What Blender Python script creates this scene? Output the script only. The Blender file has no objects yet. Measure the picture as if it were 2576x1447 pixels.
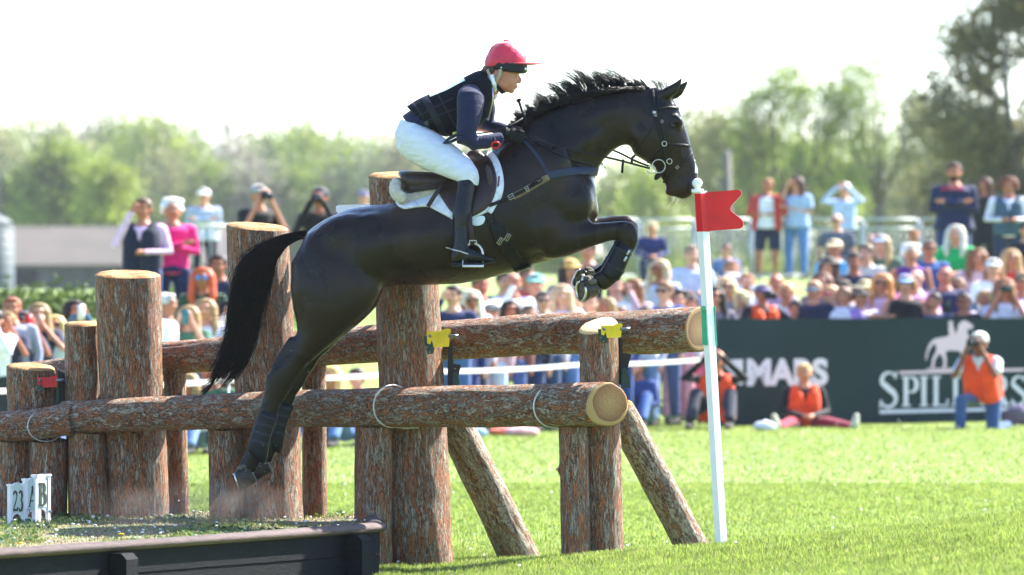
import bpy, math, random, sys
import numpy as np
from mathutils import Vector, Matrix, noise
from mathutils.bvhtree import BVHTree
S = bpy.context.scene
COL = S.collection
RAD = math.radians
# ------------------------------------------------------------------ camera, sky, sun, exposure
F, CZ, D0 = 14311.0, 1.555, 32.0          # focal length in photo units, eye height, distance to the horse
cam_d = bpy.data.cameras.new('camera')
cam = bpy.data.objects.new('camera', cam_d); COL.objects.link(cam)
cam.location = (0, -D0, CZ); cam.rotation_euler = (RAD(90 + 0.086), 0, 0)
cam_d.sensor_width = 36; cam_d.lens = 200; cam_d.clip_start = 1; cam_d.clip_end = 6000
cam_d.dof.use_dof = True; cam_d.dof.focus_distance = 31.95; cam_d.dof.aperture_fstop = 3.6
S.camera = cam
w = bpy.data.worlds.new('World'); S.world = w; w.use_nodes = True
wn = w.node_tree; bg = wn.nodes['Background']
SUN_EL, SUN_AZ = 45.0, 35.0               # elevation; azimuth from +X towards +Y
sky = wn.nodes.new('ShaderNodeTexSky'); sky.sky_type = 'NISHITA'; sky.sun_disc = False
sky.sun_elevation = RAD(SUN_EL); sky.sun_rotation = RAD(90 - SUN_AZ)
sky.air_density = 1.0; sky.dust_density = .5; sky.ozone_density = 1.0
tn = wn.nodes.new('ShaderNodeMix'); tn.data_type = 'RGBA'; tn.blend_type = 'MULTIPLY'; tn.inputs[0].default_value = 1; tn.inputs[7].default_value = (.90, .97, 1.12, 1)
wn.links.new(sky.outputs[0], tn.inputs[6]); wn.links.new(tn.outputs[2], bg.inputs[0]); bg.inputs[1].default_value = 0.10
sd = bpy.data.lights.new('sun', 'SUN'); sd.energy = 5.0; sd.angle = RAD(0.5); sd.color = (1.0, 0.95, 0.87)
so = bpy.data.objects.new('sun', sd); COL.objects.link(so)
_s = Vector((math.cos(RAD(SUN_EL)) * math.cos(RAD(SUN_AZ)), math.cos(RAD(SUN_EL)) * math.sin(RAD(SUN_AZ)), math.sin(RAD(SUN_EL))))
so.rotation_euler = _s.to_track_quat('Z', 'Y').to_euler(); so.location = (8, 8, 20)
S.view_settings.view_transform = 'Standard'; S.view_settings.look = 'None'; S.view_settings.gamma = 1
S.view_settings.exposure = 2.1
S.cycles.max_bounces = 6; S.cycles.transparent_max_bounces = 12; S.cycles.transmission_bounces = 4
S.cycles.use_denoising = True
S.cycles.caustics_reflective = False; S.cycles.caustics_refractive = False

# ------------------------------------------------------------------ helpers
def W(px, py, Y=0.0):
    d = D0 + Y
    return Vector(((px - 1288) * d / F, Y, CZ + (745 - py) * d / F))

class MB:
    def __init__(s): s.v = []; s.f = []; s.m = []; s.mi = 0
    def add(s, vs, fs):
        o = len(s.v); s.v += [tuple(a) for a in vs]
        for f in fs: s.f.append(tuple(i + o for i in f)); s.m.append(s.mi)
    def rings(s, rs, cap=True):
        n = len(rs[0]); vs = []; fs = []
        for r in rs: vs += r
        for k in range(len(rs) - 1):
            for i in range(n):
                j = (i + 1) % n
                fs.append((k*n + i, k*n + j, (k+1)*n + j, (k+1)*n + i))
        if cap:
            for k, rev in ((0, True), (len(rs) - 1, False)):
                c = sum((Vector(p) for p in rs[k]), Vector()) / n
                vs.append(c); ci = len(vs) - 1
                for i in range(n):
                    j = (i + 1) % n
                    fs.append((ci, k*n + j, k*n + i) if rev else (ci, k*n + i, k*n + j))
        s.add(vs, fs)
    def tube(s, pts, rad, n=12, cap=True, up=None, flat=1.0, round_ends=False):
        """tube through pts; rad number/list, or (ru, rv) pairs; flat scales the second axis"""
        pts = [Vector(p) for p in pts]; m = len(pts)
        if not isinstance(rad, (list, tuple)): rad = [rad] * m
        rad = [(r, r * flat) if not isinstance(r, tuple) else r for r in rad]
        T = []
        for i in range(m):
            t = pts[min(i+1, m-1)] - pts[max(i-1, 0)]
            T.append(t.normalized() if t.length > 1e-9 else Vector((0, 0, 1)))
        u = Vector(up) if up is not None else (Vector((0, 0, 1)) if abs(T[0].z) < .9 else Vector((1, 0, 0)))
        rs = []
        if round_ends:
            pts = [pts[0] - T[0]*rad[0][0]*.8, pts[0] - T[0]*rad[0][0]*.45] + pts + [pts[-1] + T[-1]*rad[-1][0]*.45, pts[-1] + T[-1]*rad[-1][0]*.8]
            rad = [tuple(a*.35 for a in rad[0]), tuple(a*.8 for a in rad[0])] + rad + [tuple(a*.8 for a in rad[-1]), tuple(a*.35 for a in rad[-1])]
            T = [T[0], T[0]] + T + [T[-1], T[-1]]
        for p, t, r in zip(pts, T, rad):
            uu = (u - t * u.dot(t))
            if uu.length < 1e-6: uu = t.orthogonal()
            uu.normalize(); vv = t.cross(uu)
            if up is None: u = uu
            rs.append([p + uu * (r[0] * math.cos(a)) + vv * (r[1] * math.sin(a)) for a in (2*math.pi*k/n for k in range(n))])
        s.rings(rs, cap)
    def prof(s, st, yc=0.0, n=20, e=2.0):
        """loft of side-view stations (x1,y1,x2,y2,halfwidth[,yc]) in photo units"""
        rs = []
        for q in st:
            y0 = q[5] if len(q) > 5 else yc
            a = W(q[0], q[1]); b = W(q[2], q[3]); c = (a + b) / 2; U = (a - b) / 2
            r = []
            for k in range(n):
                t = 2*math.pi*k/n; ct, stt = math.cos(t), math.sin(t)
                fx = math.copysign(abs(ct) ** (2/e), ct); fy = math.copysign(abs(stt) ** (2/e), stt)
                r.append(c + U * fx + Vector((0, y0 + q[4] * fy, 0)))
            rs.append(r)
        s.rings(rs)
    def ell(s, c, r, R=None, nu=14, nv=10):
        c = Vector(c); rs = []
        for j in range(1, nv):
            p = math.pi * j / nv
            ring = []
            for k in range(nu):
                t = 2*math.pi*k/nu
                v = Vector((r[0]*math.sin(p)*math.cos(t), r[1]*math.sin(p)*math.sin(t), r[2]*math.cos(p)))
                ring.append(c + (R @ v if R else v))
            rs.append(ring)
        o = len(s.v); s.rings(rs, cap=True)
        top = Vector((0, 0, r[2])); 
        s.v[-2] = tuple(c + (R @ top if R else top)); s.v[-1] = tuple(c - (R @ top if R else top))
    def box(s, c, size, R=None):
        c = Vector(c); hx, hy, hz = (a/2 for a in size)
        vs = []
        for x in (-hx, hx):
            for y in (-hy, hy):
                for z in (-hz, hz):
                    v = Vector((x, y, z)); vs.append(c + (R @ v if R else v))
        s.add(vs, [(0,1,3,2), (4,6,7,5), (0,4,5,1), (2,3,7,6), (0,2,6,4), (1,5,7,3)])
    def prism(s, poly, ext):
        """poly: list of 3D points (planar), ext: extrusion vector"""
        n = len(poly); e = Vector(ext); P = [Vector(p) for p in poly]
        s.add(P + [p + e for p in P], [tuple(range(n))[::-1], tuple(range(n, 2*n))] + [(i, (i+1) % n, n + (i+1) % n, n + i) for i in range(n)])
    def ribbon(s, pts, nor, wd, th):
        """strap: flat band along pts, facing normals nor, width wd (number/list), thickness th"""
        m = len(pts); rs = []
        if not isinstance(wd, (list, tuple)): wd = [wd] * m
        for i in range(m):
            t = (pts[min(i+1, m-1)] - pts[max(i-1, 0)]).normalized(); nn = nor[i].normalized()
            b = t.cross(nn).normalized() * (wd[i]/2); k = nn * th
            p = pts[i]
            rs.append([p - b - k*.3, p - b*.96 + k*.7, p - b*.8 + k, p + b*.8 + k, p + b*.96 + k*.7, p + b - k*.3])
        s.rings(rs)
    def mesh(s, name='mesh', smooth=True):
        me = bpy.data.meshes.new(name)
        me.from_pydata([tuple(v) for v in s.v], [], s.f)
        me.update(); 
        if smooth: me.polygons.foreach_set('use_smooth', [True] * len(me.polygons))
        if any(s.m): me.polygons.foreach_set('material_index', s.m)
        return me

def newobj(name, me, mats=None, parent=None, label=None, cat=None, group=None, kind=None):
    o = bpy.data.objects.new(name, me); COL.objects.link(o)
    if mats is not None:
        if not isinstance(mats, (list, tuple)): mats = [mats]
        if me is not None and len(me.materials) == 0:
            for m_ in mats: me.materials.append(m_)
    if parent is not None: o.parent = parent
    if label: o['label'] = label
    if cat: o['category'] = cat
    if group: o['group'] = group
    if kind: o['kind'] = kind
    return o
def thing(name, loc, label, cat, group=None):
    o = newobj(name, None, None, None, label, cat, group); o.location = loc; o.empty_display_size = .1
    return o
def put(mb, name, mat, parent=None, smooth=True, edge=None, **k):
    """mesh given in world coordinates, parented to an unrotated empty"""
    me = mb.mesh(name, smooth)
    if edge is not None: sharp(me, edge)
    o = newobj(name, me, mat, parent, **k)
    if parent is not None: me.transform(Matrix.Translation(-parent.location))
    return o
def sharp(me, deg=40):
    me.polygons.foreach_set('use_smooth', [True] * len(me.polygons))
    try: me.set_sharp_from_angle(angle=RAD(deg))
    except Exception: pass
def remesh(me, voxel, it=3, fac=.5):
    o = bpy.data.objects.new('tmp', me); COL.objects.link(o)
    r = o.modifiers.new('r', 'REMESH'); r.mode = 'VOXEL'; r.voxel_size = voxel; r.use_smooth_shade = True
    if it:
        q = o.modifiers.new('s', 'SMOOTH'); q.factor = fac; q.iterations = it
    dg = bpy.context.evaluated_depsgraph_get()
    out = bpy.data.meshes.new_from_object(o.evaluated_get(dg), depsgraph=dg)
    bpy.data.objects.remove(o)
    out.materials.clear()
    out.polygons.foreach_set('use_smooth', [True] * len(out.polygons))
    return out
def putr(mb, name, mat, parent, voxel, it=3, fac=.5, disp=None, **k):
    me = remesh(mb.mesh(name), voxel, it, fac)
    if disp: displace(me, *disp)
    o = newobj(name, me, mat, parent, **k)
    if parent is not None: me.transform(Matrix.Translation(-parent.location))
    return o
def displace(me, amp, scale, seed=0):
    n = len(me.vertices); co = np.empty(n*3, 'f'); me.vertices.foreach_get('co', co)
    no = np.empty(n*3, 'f'); me.vertices.foreach_get('normal', no)
    co = co.reshape(-1, 3); no = no.reshape(-1, 3)
    off = Vector((seed*7.1, seed*3.3, seed*1.7))
    a = np.array([noise.noise(Vector(p) * scale + off) for p in co.tolist()], 'f')
    co += no * (a * amp)[:, None]
    me.vertices.foreach_set('co', co.ravel()); me.update()
def lerp(a, b, t): return a + (b - a) * t
def spline(pts, n):
    """Catmull-Rom through pts (tuples of any length), n samples"""
    P = [pts[0]] + list(pts) + [pts[-1]]; m = len(pts) - 1; out = []
    for k in range(n):
        u = k * m / (n - 1); i = min(int(u), m - 1); t = u - i
        a, b, c, d = P[i], P[i+1], P[i+2], P[i+3]
        out.append(tuple(.5*((2*q) + (-p + r)*t + (2*p - 5*q + 4*r - s_)*t*t + (-p + 3*q - 3*r + s_)*t**3) for p, q, r, s_ in zip(a, b, c, d)))
    return out

# ------------------------------------------------------------------ materials
def nmat(name):
    m = bpy.data.materials.new(name); m.use_nodes = True
    return m, m.node_tree.nodes, m.node_tree.links, m.node_tree.nodes['Principled BSDF']
def rgba(c): return (c[0], c[1], c[2], 1)
def hx(h):
    h = h.lstrip('#'); c = [int(h[i:i+2], 16) / 255 for i in (0, 2, 4)]
    return tuple((x / 12.92 if x <= .04045 else ((x + .055) / 1.055) ** 2.4) for x in c)
def ramp(n, stops):
    r = n.new('ShaderNodeValToRGB'); e = r.color_ramp.elements
    while len(e) < len(stops): e.new(.5)
    for el, (p, c) in zip(e, stops): el.position = p; el.color = rgba(c) if not isinstance(c, (int, float)) else (c, c, c, 1)
    return r
def simple(name, col, rough=.6, var=.12, scale=20, bump=0, bscale=60, spec=.28, metal=0, sheen=0, coat=0, trans=0, stretch=(1, 1, 1), col2=None, bdist=.01):
    m, n, l, b = nmat(name)
    tc = n.new('ShaderNodeTexCoord'); mp = n.new('ShaderNodeMapping'); mp.inputs['Scale'].default_value = stretch
    l.new(tc.outputs['Object'], mp.inputs[0])
    nz = n.new('ShaderNodeTexNoise'); nz.inputs['Scale'].default_value = scale; nz.inputs['Detail'].default_value = 5
    l.new(mp.outputs[0], nz.inputs[0])
    c2 = col2 or tuple(x * (1 - var) for x in col); c1 = col if col2 else tuple(min(1, x * (1 + var)) for x in col)
    r = ramp(n, [(.35, c2), (.65, c1)]); l.new(nz.outputs[0], r.inputs[0]); l.new(r.outputs[0], b.inputs['Base Color'])
    b.inputs['Roughness'].default_value = rough; b.inputs['Specular IOR Level'].default_value = spec
    b.inputs['Metallic'].default_value = metal; b.inputs['Sheen Weight'].default_value = sheen; b.inputs['Coat Weight'].default_value = coat
    if bump:
        n2 = n.new('ShaderNodeTexNoise'); n2.inputs['Scale'].default_value = bscale; n2.inputs['Detail'].default_value = 4
        l.new(mp.outputs[0], n2.inputs[0])
        bp = n.new('ShaderNodeBump'); bp.inputs['Strength'].default_value = bump; bp.inputs['Distance'].default_value = bdist
        l.new(n2.outputs[0], bp.inputs['Height']); l.new(bp.outputs[0], b.inputs['Normal'])
    if trans:
        t = n.new('ShaderNodeBsdfTranslucent'); l.new(r.outputs[0], t.inputs[0])
        mx = n.new('ShaderNodeMixShader'); mx.inputs[0].default_value = trans
        l.new(b.outputs[0], mx.inputs[1]); l.new(t.outputs[0], mx.inputs[2])
        l.new(mx.outputs[0], n['Material Output'].inputs[0])
    return m
def bark(name, sx=11, sz=2.6, red=(.50, .20, .085), grey=(.54, .43, .32), moss=.15, shift=0.):
    m, n, l, b = nmat(name)
    tc = n.new('ShaderNodeTexCoord'); mp = n.new('ShaderNodeMapping'); mp.inputs['Scale'].default_value = (sx, sx, sz)
    l.new(tc.outputs['Object'], mp.inputs[0])
    def N(sc_, det, ro=.6, dist=0):
        q = n.new('ShaderNodeTexNoise'); q.inputs['Scale'].default_value = sc_; q.inputs['Detail'].default_value = det; q.inputs['Roughness'].default_value = ro; q.inputs['Distortion'].default_value = dist
        l.new(mp.outputs[0], q.inputs[0]); return q
    def MIX(kind, fac, a_, b_):
        q = n.new('ShaderNodeMix'); q.data_type = 'RGBA'; q.blend_type = kind
        if isinstance(fac, float): q.inputs[0].default_value = fac
        else: l.new(fac, q.inputs[0])
        for i, v_ in ((6, a_), (7, b_)):
            if isinstance(v_, tuple): q.inputs[i].default_value = rgba(v_)
            else: l.new(v_, q.inputs[i])
        return q.outputs[2]
    dz = N(1.6, 4)
    ma = n.new('ShaderNodeVectorMath'); ma.operation = 'MULTIPLY_ADD'; l.new(dz.outputs['Color'], ma.inputs[0]); ma.inputs[1].default_value = (1.5, 1.5, 1.2); l.new(mp.outputs[0], ma.inputs[2])
    v = n.new('ShaderNodeTexVoronoi'); v.feature = 'DISTANCE_TO_EDGE'; v.inputs['Scale'].default_value = 3.6; l.new(ma.outputs[0], v.inputs['Vector'])
    big = N(2.6, 9, .70, .9); fine = N(9, 6, .72, .5)
    r1 = ramp(n, [(.455 + shift, grey), (.50 + shift, tuple(x*.72 for x in grey)), (.515 + shift, tuple(x*.62 for x in red)), (.56 + shift, red), (.75 + shift, tuple(x*1.3 for x in red))]); l.new(big.outputs[0], r1.inputs[0])
    rf = ramp(n, [(.30, .40), (.5, .92), (.68, 1.3)]); l.new(fine.outputs[0], rf.inputs[0])
    c = MIX('MULTIPLY', 1.0, r1.outputs[0], rf.outputs[0])
    # cracks, only where a broad mask allows
    cr = ramp(n, [(.0, .0), (.035, .35), (.09, 1.0)]); l.new(v.outputs['Distance'], cr.inputs[0])
    mk = N(.9, 4); rm = ramp(n, [(.36, .45), (.55, 1.)]); l.new(mk.outputs[0], rm.inputs[0])
    dk = n.new('ShaderNodeMath'); dk.operation = 'SUBTRACT'; dk.inputs[0].default_value = 1; l.new(cr.outputs[0], dk.inputs[1])
    df = n.new('ShaderNodeMath'); df.operation = 'MULTIPLY'; l.new(dk.outputs[0], df.inputs[0]); l.new(rm.outputs[0], df.inputs[1])
    c = MIX('MIX', df.outputs[0], c, (.03, .018, .014))
    n3 = n.new('ShaderNodeTexNoise'); n3.inputs['Scale'].default_value = 2.2; n3.inputs['Detail'].default_value = 6; l.new(tc.outputs['Object'], n3.inputs[0])
    r3 = ramp(n, [(.56, 0.), (.72, moss * 2.5)]); l.new(n3.outputs[0], r3.inputs[0])
    c = MIX('MIX', r3.outputs[0], c, (.14, .14, .06)); l.new(c, b.inputs['Base Color'])
    b.inputs['Roughness'].default_value = .6; b.inputs['Specular IOR Level'].default_value = .35
    h = n.new('ShaderNodeMath'); h.operation = 'MULTIPLY_ADD'; l.new(df.outputs[0], h.inputs[0]); h.inputs[1].default_value = -.9
    st = ramp(n, [(.47 + shift, 1.), (.53 + shift, .35), (.8, .0)]); l.new(big.outputs[0], st.inputs[0]); l.new(st.outputs[0], h.inputs[2])
    h2 = n.new('ShaderNodeMath'); h2.operation = 'MULTIPLY_ADD'; l.new(fine.outputs[0], h2.inputs[0]); h2.inputs[1].default_value = 1.3; l.new(h.outputs[0], h2.inputs[2])
    bp = n.new('ShaderNodeBump'); bp.inputs['Strength'].default_value = 1; bp.inputs['Distance'].default_value = .014
    l.new(h2.outputs[0], bp.inputs['Height']); l.new(bp.outputs[0], b.inputs['Normal'])
    return m
def endgrain(name, cx=0., cy=0., light=(.80, .58, .31), heart=(.60, .34, .14), r0=.125):
    """sawn end: rings around an off-centre pith, pale sapwood rim; object Z is the log axis"""
    m, n, l, b = nmat(name)
    tc = n.new('ShaderNodeTexCoord'); mp = n.new('ShaderNodeMapping'); mp.inputs['Location'].default_value = (-cx, -cy, 0); mp.inputs['Scale'].default_value = (1, 1, 0)
    l.new(tc.outputs['Object'], mp.inputs[0])
    nz = n.new('ShaderNodeTexNoise'); nz.inputs['Scale'].default_value = 7; nz.inputs['Detail'].default_value = 2; l.new(tc.outputs['Object'], nz.inputs[0])
    ln = n.new('ShaderNodeVectorMath'); ln.operation = 'LENGTH'; l.new(mp.outputs[0], ln.inputs[0])
    a = n.new('ShaderNodeMath'); a.operation = 'MULTIPLY_ADD'; l.new(nz.outputs[0], a.inputs[0]); a.inputs[1].default_value = .035; l.new(ln.outputs['Value'], a.inputs[2])
    sc = n.new('ShaderNodeMath'); sc.operation = 'MULTIPLY'; l.new(a.outputs[0], sc.inputs[0]); sc.inputs[1].default_value = 1 / r0
    base = ramp(n, [(.0, tuple(x*.95 for x in light)), (.45, tuple(lerp(x, y, .55) for x, y in zip(light, heart))), (.74, heart), (.80, tuple(x*.8 for x in heart)), (.83, light), (1.0, light)])
    l.new(sc.outputs[0], base.inputs[0])
    sn = n.new('ShaderNodeMath'); sn.operation = 'MULTIPLY'; l.new(a.outputs[0], sn.inputs[0]); sn.inputs[1].default_value = 560
    si = n.new('ShaderNodeMath'); si.operation = 'SINE'; l.new(sn.outputs[0], si.inputs[0])
    rr = ramp(n, [(.0, .62), (.6, 1.0)]); mr = n.new('ShaderNodeMapRange'); mr.inputs[1].default_value = -1; l.new(si.outputs[0], mr.inputs[0]); l.new(mr.outputs[0], rr.inputs[0])
    mul = n.new('ShaderNodeMix'); mul.data_type = 'RGBA'; mul.blend_type = 'MULTIPLY'; mul.inputs[0].default_value = .75
    l.new(base.outputs[0], mul.inputs[6]); l.new(rr.outputs[0], mul.inputs[7]); l.new(mul.outputs[2], b.inputs['Base Color'])
    b.inputs['Roughness'].default_value = .7
    n2 = n.new('ShaderNodeTexNoise'); n2.inputs['Scale'].default_value = 60; n2.inputs['Detail'].default_value = 4; l.new(tc.outputs['Object'], n2.inputs[0])
    bp = n.new('ShaderNodeBump'); bp.inputs['Strength'].default_value = .35; bp.inputs['Distance'].default_value = .004; l.new(n2.outputs[0], bp.inputs['Height']); l.new(bp.outputs[0], b.inputs['Normal'])
    return m
# ================================================================== GROUND
def d_front(px):                      # distance of the rope / front row of the crowd, by photo column
    t = max(-.6, min(1.0, px / 1750.0)); return 1 / lerp(1/54., 1/68.2, t)
def pl(x, tab):
    if x <= tab[0][0]: return tab[0][1]
    for (a, b), (c, d) in zip(tab, tab[1:]):
        if x <= c: return b + (d - b) * (x - a) / (c - a)
    return tab[-1][1]
BANK = [(0, 0), (2.0, .05), (4.2, .55), (6, .95), (8, 1.28), (11, 1.5), (17, 1.62), (26, 1.8), (50, 2.0), (90, 1.9), (200, 1.5), (600, 1.0), (3000, -2)]
AMP = [(-.9, 0.0), (-.5, .02), (.1, .075), (.62, .118), (1.15, .155), (2.0, .26), (2.9, .37), (4.5, .5), (9, .6)]
def ground(x, y):
    d = y + D0
    px = 1288 + x * F / max(d, 5)
    u = d - d_front(px) if d > 40 else 0
    z = pl(u, BANK) * lerp(.84, 1.0, max(0, min(1, (px - 700) / 500.0))) if u > 0 else 0.0
    t = max(0.0, min(1.0, (y + .75) / 2.0)); t = t*t*(3 - 2*t)
    z += pl(x, AMP) * (1 - t) if y < 1.3 else 0
    if y < 1.5: z += .012 * math.sin(x * 2.1 + y * 1.3) * (0 if x < -.6 else 1)
    return z
def grid(xs, ys, fz):
    mb = MB(); nx, ny = len(xs), len(ys)
    mb.v = [(x, y, fz(x, y)) for y in ys for x in xs]
    mb.f = [(j*nx + i, j*nx + i + 1, (j+1)*nx + i + 1, (j+1)*nx + i) for j in range(ny - 1) for i in range(nx - 1)]
    mb.m = [0] * len(mb.f); return mb
xs = sorted(set([-1500, -900, -500, -300, -180, -110, -70, -45, -30, -22] + [round(-18 + .6*i, 2) for i in range(61)] + [22, 30, 45, 70, 110, 180, 300, 500, 900, 1500]))
xs = sorted(set(xs + [round(-4 + .2*i, 2) for i in range(41)]))
ys = [-60, -40, -31, -25, -18, -12, -9, -7, -5] + [round(-4 + .2*i, 2) for i in range(31)] + [2.6, 3.5, 5, 7, 10, 14, 18, 20] + [21 + i for i in range(45)] + [68, 72, 78, 86, 95, 110, 140, 180, 240, 320, 450, 700, 1200, 3000]
g = grid(xs, ys, ground)
m, n, l, b = nmat('lawn')
tc = n.new('ShaderNodeTexCoord'); nz = n.new('ShaderNodeTexNoise'); nz.inputs['Scale'].default_value = 1.1; nz.inputs['Detail'].default_value = 8
l.new(tc.outputs['Object'], nz.inputs[0])
r = ramp(n, [(.3, (.14, .205, .035)), (.55, (.175, .245, .042)), (.75, (.21, .275, .06))]); l.new(nz.outputs[0], r.inputs[0]); l.new(r.outputs[0], b.inputs['Base Color'])
b.inputs['Roughness'].default_value = .8
n2 = n.new('ShaderNodeTexNoise'); n2.inputs['Scale'].default_value = 45; n2.inputs['Detail'].default_value = 3; l.new(tc.outputs['Object'], n2.inputs[0])
bp = n.new('ShaderNodeBump'); bp.inputs['Strength'].default_value = .8; bp.inputs['Distance'].default_value = .03; l.new(n2.outputs[0], bp.inputs['Height']); l.new(bp.outputs[0], b.inputs['Normal'])
M_LAWN = m
newobj('ground', g.mesh('ground'), M_LAWN, kind='structure', label='mown green lawn rising to a bank behind the crowd')

# ---------------------------------------------------------------- grass blades
def blades(name, P, h, wd, seed, mats, lean=.45, kindlabel='short green grass', dirs=None):
    """P: (n,3) roots; builds one mesh of bent tapering blades"""
    rg = np.random.default_rng(seed); n = len(P)
    a = rg.uniform(0, 2*np.pi, n); hh = h * rg.uniform(.55, 1.25, n); ww = wd * rg.uniform(.7, 1.3, n)
    ln = lean * rg.uniform(.2, 1.3, n); b_ = rg.uniform(0, 2*np.pi, n)
    side = np.stack([np.cos(a), np.sin(a), np.zeros(n)], 1) * (ww / 2)[:, None]
    ld = np.stack([np.cos(b_), np.sin(b_), np.zeros(n)], 1)
    up = np.array([0, 0, 1.0])
    m1 = P + up * (hh*.55)[:, None] + ld * (hh*ln*.3)[:, None]
    tip = P + up * (hh*(1 - .25*ln))[:, None] + ld * (hh*ln)[:, None]
    V = np.stack([P - side, P + side, m1 + side*.75, m1 - side*.75, tip], 1).reshape(-1, 3)
    k = np.arange(n) * 5
    q = np.stack([k, k+1, k+2, k+3], 1); t = np.stack([k+3, k+2, k+4], 1)
    me = bpy.data.meshes.new(name)
    me.vertices.add(n*5); me.vertices.foreach_set('co', V.astype('f').ravel())
    me.loops.add(n*7); me.polygons.add(n*2)
    li = np.concatenate([q, t], 1).ravel(); me.loops.foreach_set('vertex_index', li.astype('i'))
    st = np.stack([np.arange(n)*7, np.arange(n)*7 + 4], 1).ravel(); me.polygons.foreach_set('loop_start', st.astype('i'))
    mi = np.repeat(rg.choice(len(mats), n, p=[mm[1] for mm in mats]), 2); 
    for mm in mats: me.materials.append(mm[0])
    me.polygons.foreach_set('material_index', mi.astype('i'))
    me.update(calc_edges=True); me.validate()
    return newobj(name, me, None, kind='stuff', label=kindlabel)
G1 = simple('grass_green', (.165, .232, .045), .42, .2, 3, trans=.58, spec=.4)
G2 = simple('grass_lime', (.24, .305, .062), .42, .2, 3, trans=.62, spec=.4)
G3 = simple('grass_straw', (.42, .38, .17), .5, .2, 3, trans=.4)
G4 = simple('grass_dark', (.08, .14, .018), .5, .3, 3, trans=.35)
GM = [(G1, .36), (G2, .54), (G3, .06), (G4, .04)]
rg = np.random.default_rng(5)
def scatter(n, x0, x1, y0, y1, keep=None, zf=ground):
    X = rg.uniform(x0, x1, n); Y = rg.uniform(y0, y1, n)
    # keep inside the (widened) view wedge
    k = np.abs(X) < (Y + D0) * .105 + .5
    X, Y = X[k], Y[k]
    if keep is not None:
        kk = np.array([keep(x, y) for x, y in zip(X, Y)]); X, Y = X[kk], Y[kk]
    Z = np.array([zf(x, y) for x, y in zip(X, Y)])
    return np.stack([X, Y, Z], 1)
# platform outline (plan): take-off platform on the left
PLAT = [(-.83, -.72), (-.95, 1.5), (-5.5, 3.2), (-5.5, -9.0), (-5.02, -8.5)]
EX0, EY0 = W(940, 1335, -.8).x, -.8
EX1, EY1 = -2.53, -3.95
def on_plat(x, y):
    # front edge line from (EX0,EY0) to (EX1,EY1), extended; right edge from (EX0,EY0) back
    if y > 2.2 or x > EX0 - .0 - .03*(y - EY0): return False
    t = (EX0 - x) / (EX0 - EX1); return y > EY0 + (EY1 - EY0) * t
def lawn_keep(x, y): return not on_plat(x, y) and not (x < EX0 and y < 2.2)
blades('grass_near', scatter(270000, -1.2, 3.7, -7.2, 2.6, lawn_keep), .040, .0046, 1, GM, kindlabel='short green lawn grass around the log fence')
blades('grass_middle', scatter(170000, -4.6, 4.8, 2.2, 15, lambda x, y: not on_plat(x, y)), .030, .0062, 2, GM, kindlabel='sunlit lawn grass behind the log fence')
blades('grass_far', scatter(120000, -8, 8, 14.6, 40), .026, .010, 3, GM, kindlabel='sunlit lawn grass in front of the crowd')
# little white flowers far and near on the lawn
mb = MB(); P = scatter(420, -7, 8, -2, 37, lawn_keep)
for p in P.tolist():
    s_ = .005 + .005*rg.random(); c = Vector(p) + Vector((0, 0, .06))
    mb.add([c + Vector((s_, 0, 0)), c + Vector((0, s_, .004)), c + Vector((-s_, 0, 0)), c + Vector((0, -s_, -.004))], [(0, 1, 2, 3)])
    mb.add([c, c + Vector((.003, 0, -.07)), c + Vector((-.003, 0, -.07))], [(0, 1, 2)])
newobj('daisies', mb.mesh('daisies', False), simple('daisy', (.8, .8, .74), .7, .05), kind='stuff', label='tiny white daisies scattered over the lawn')

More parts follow.
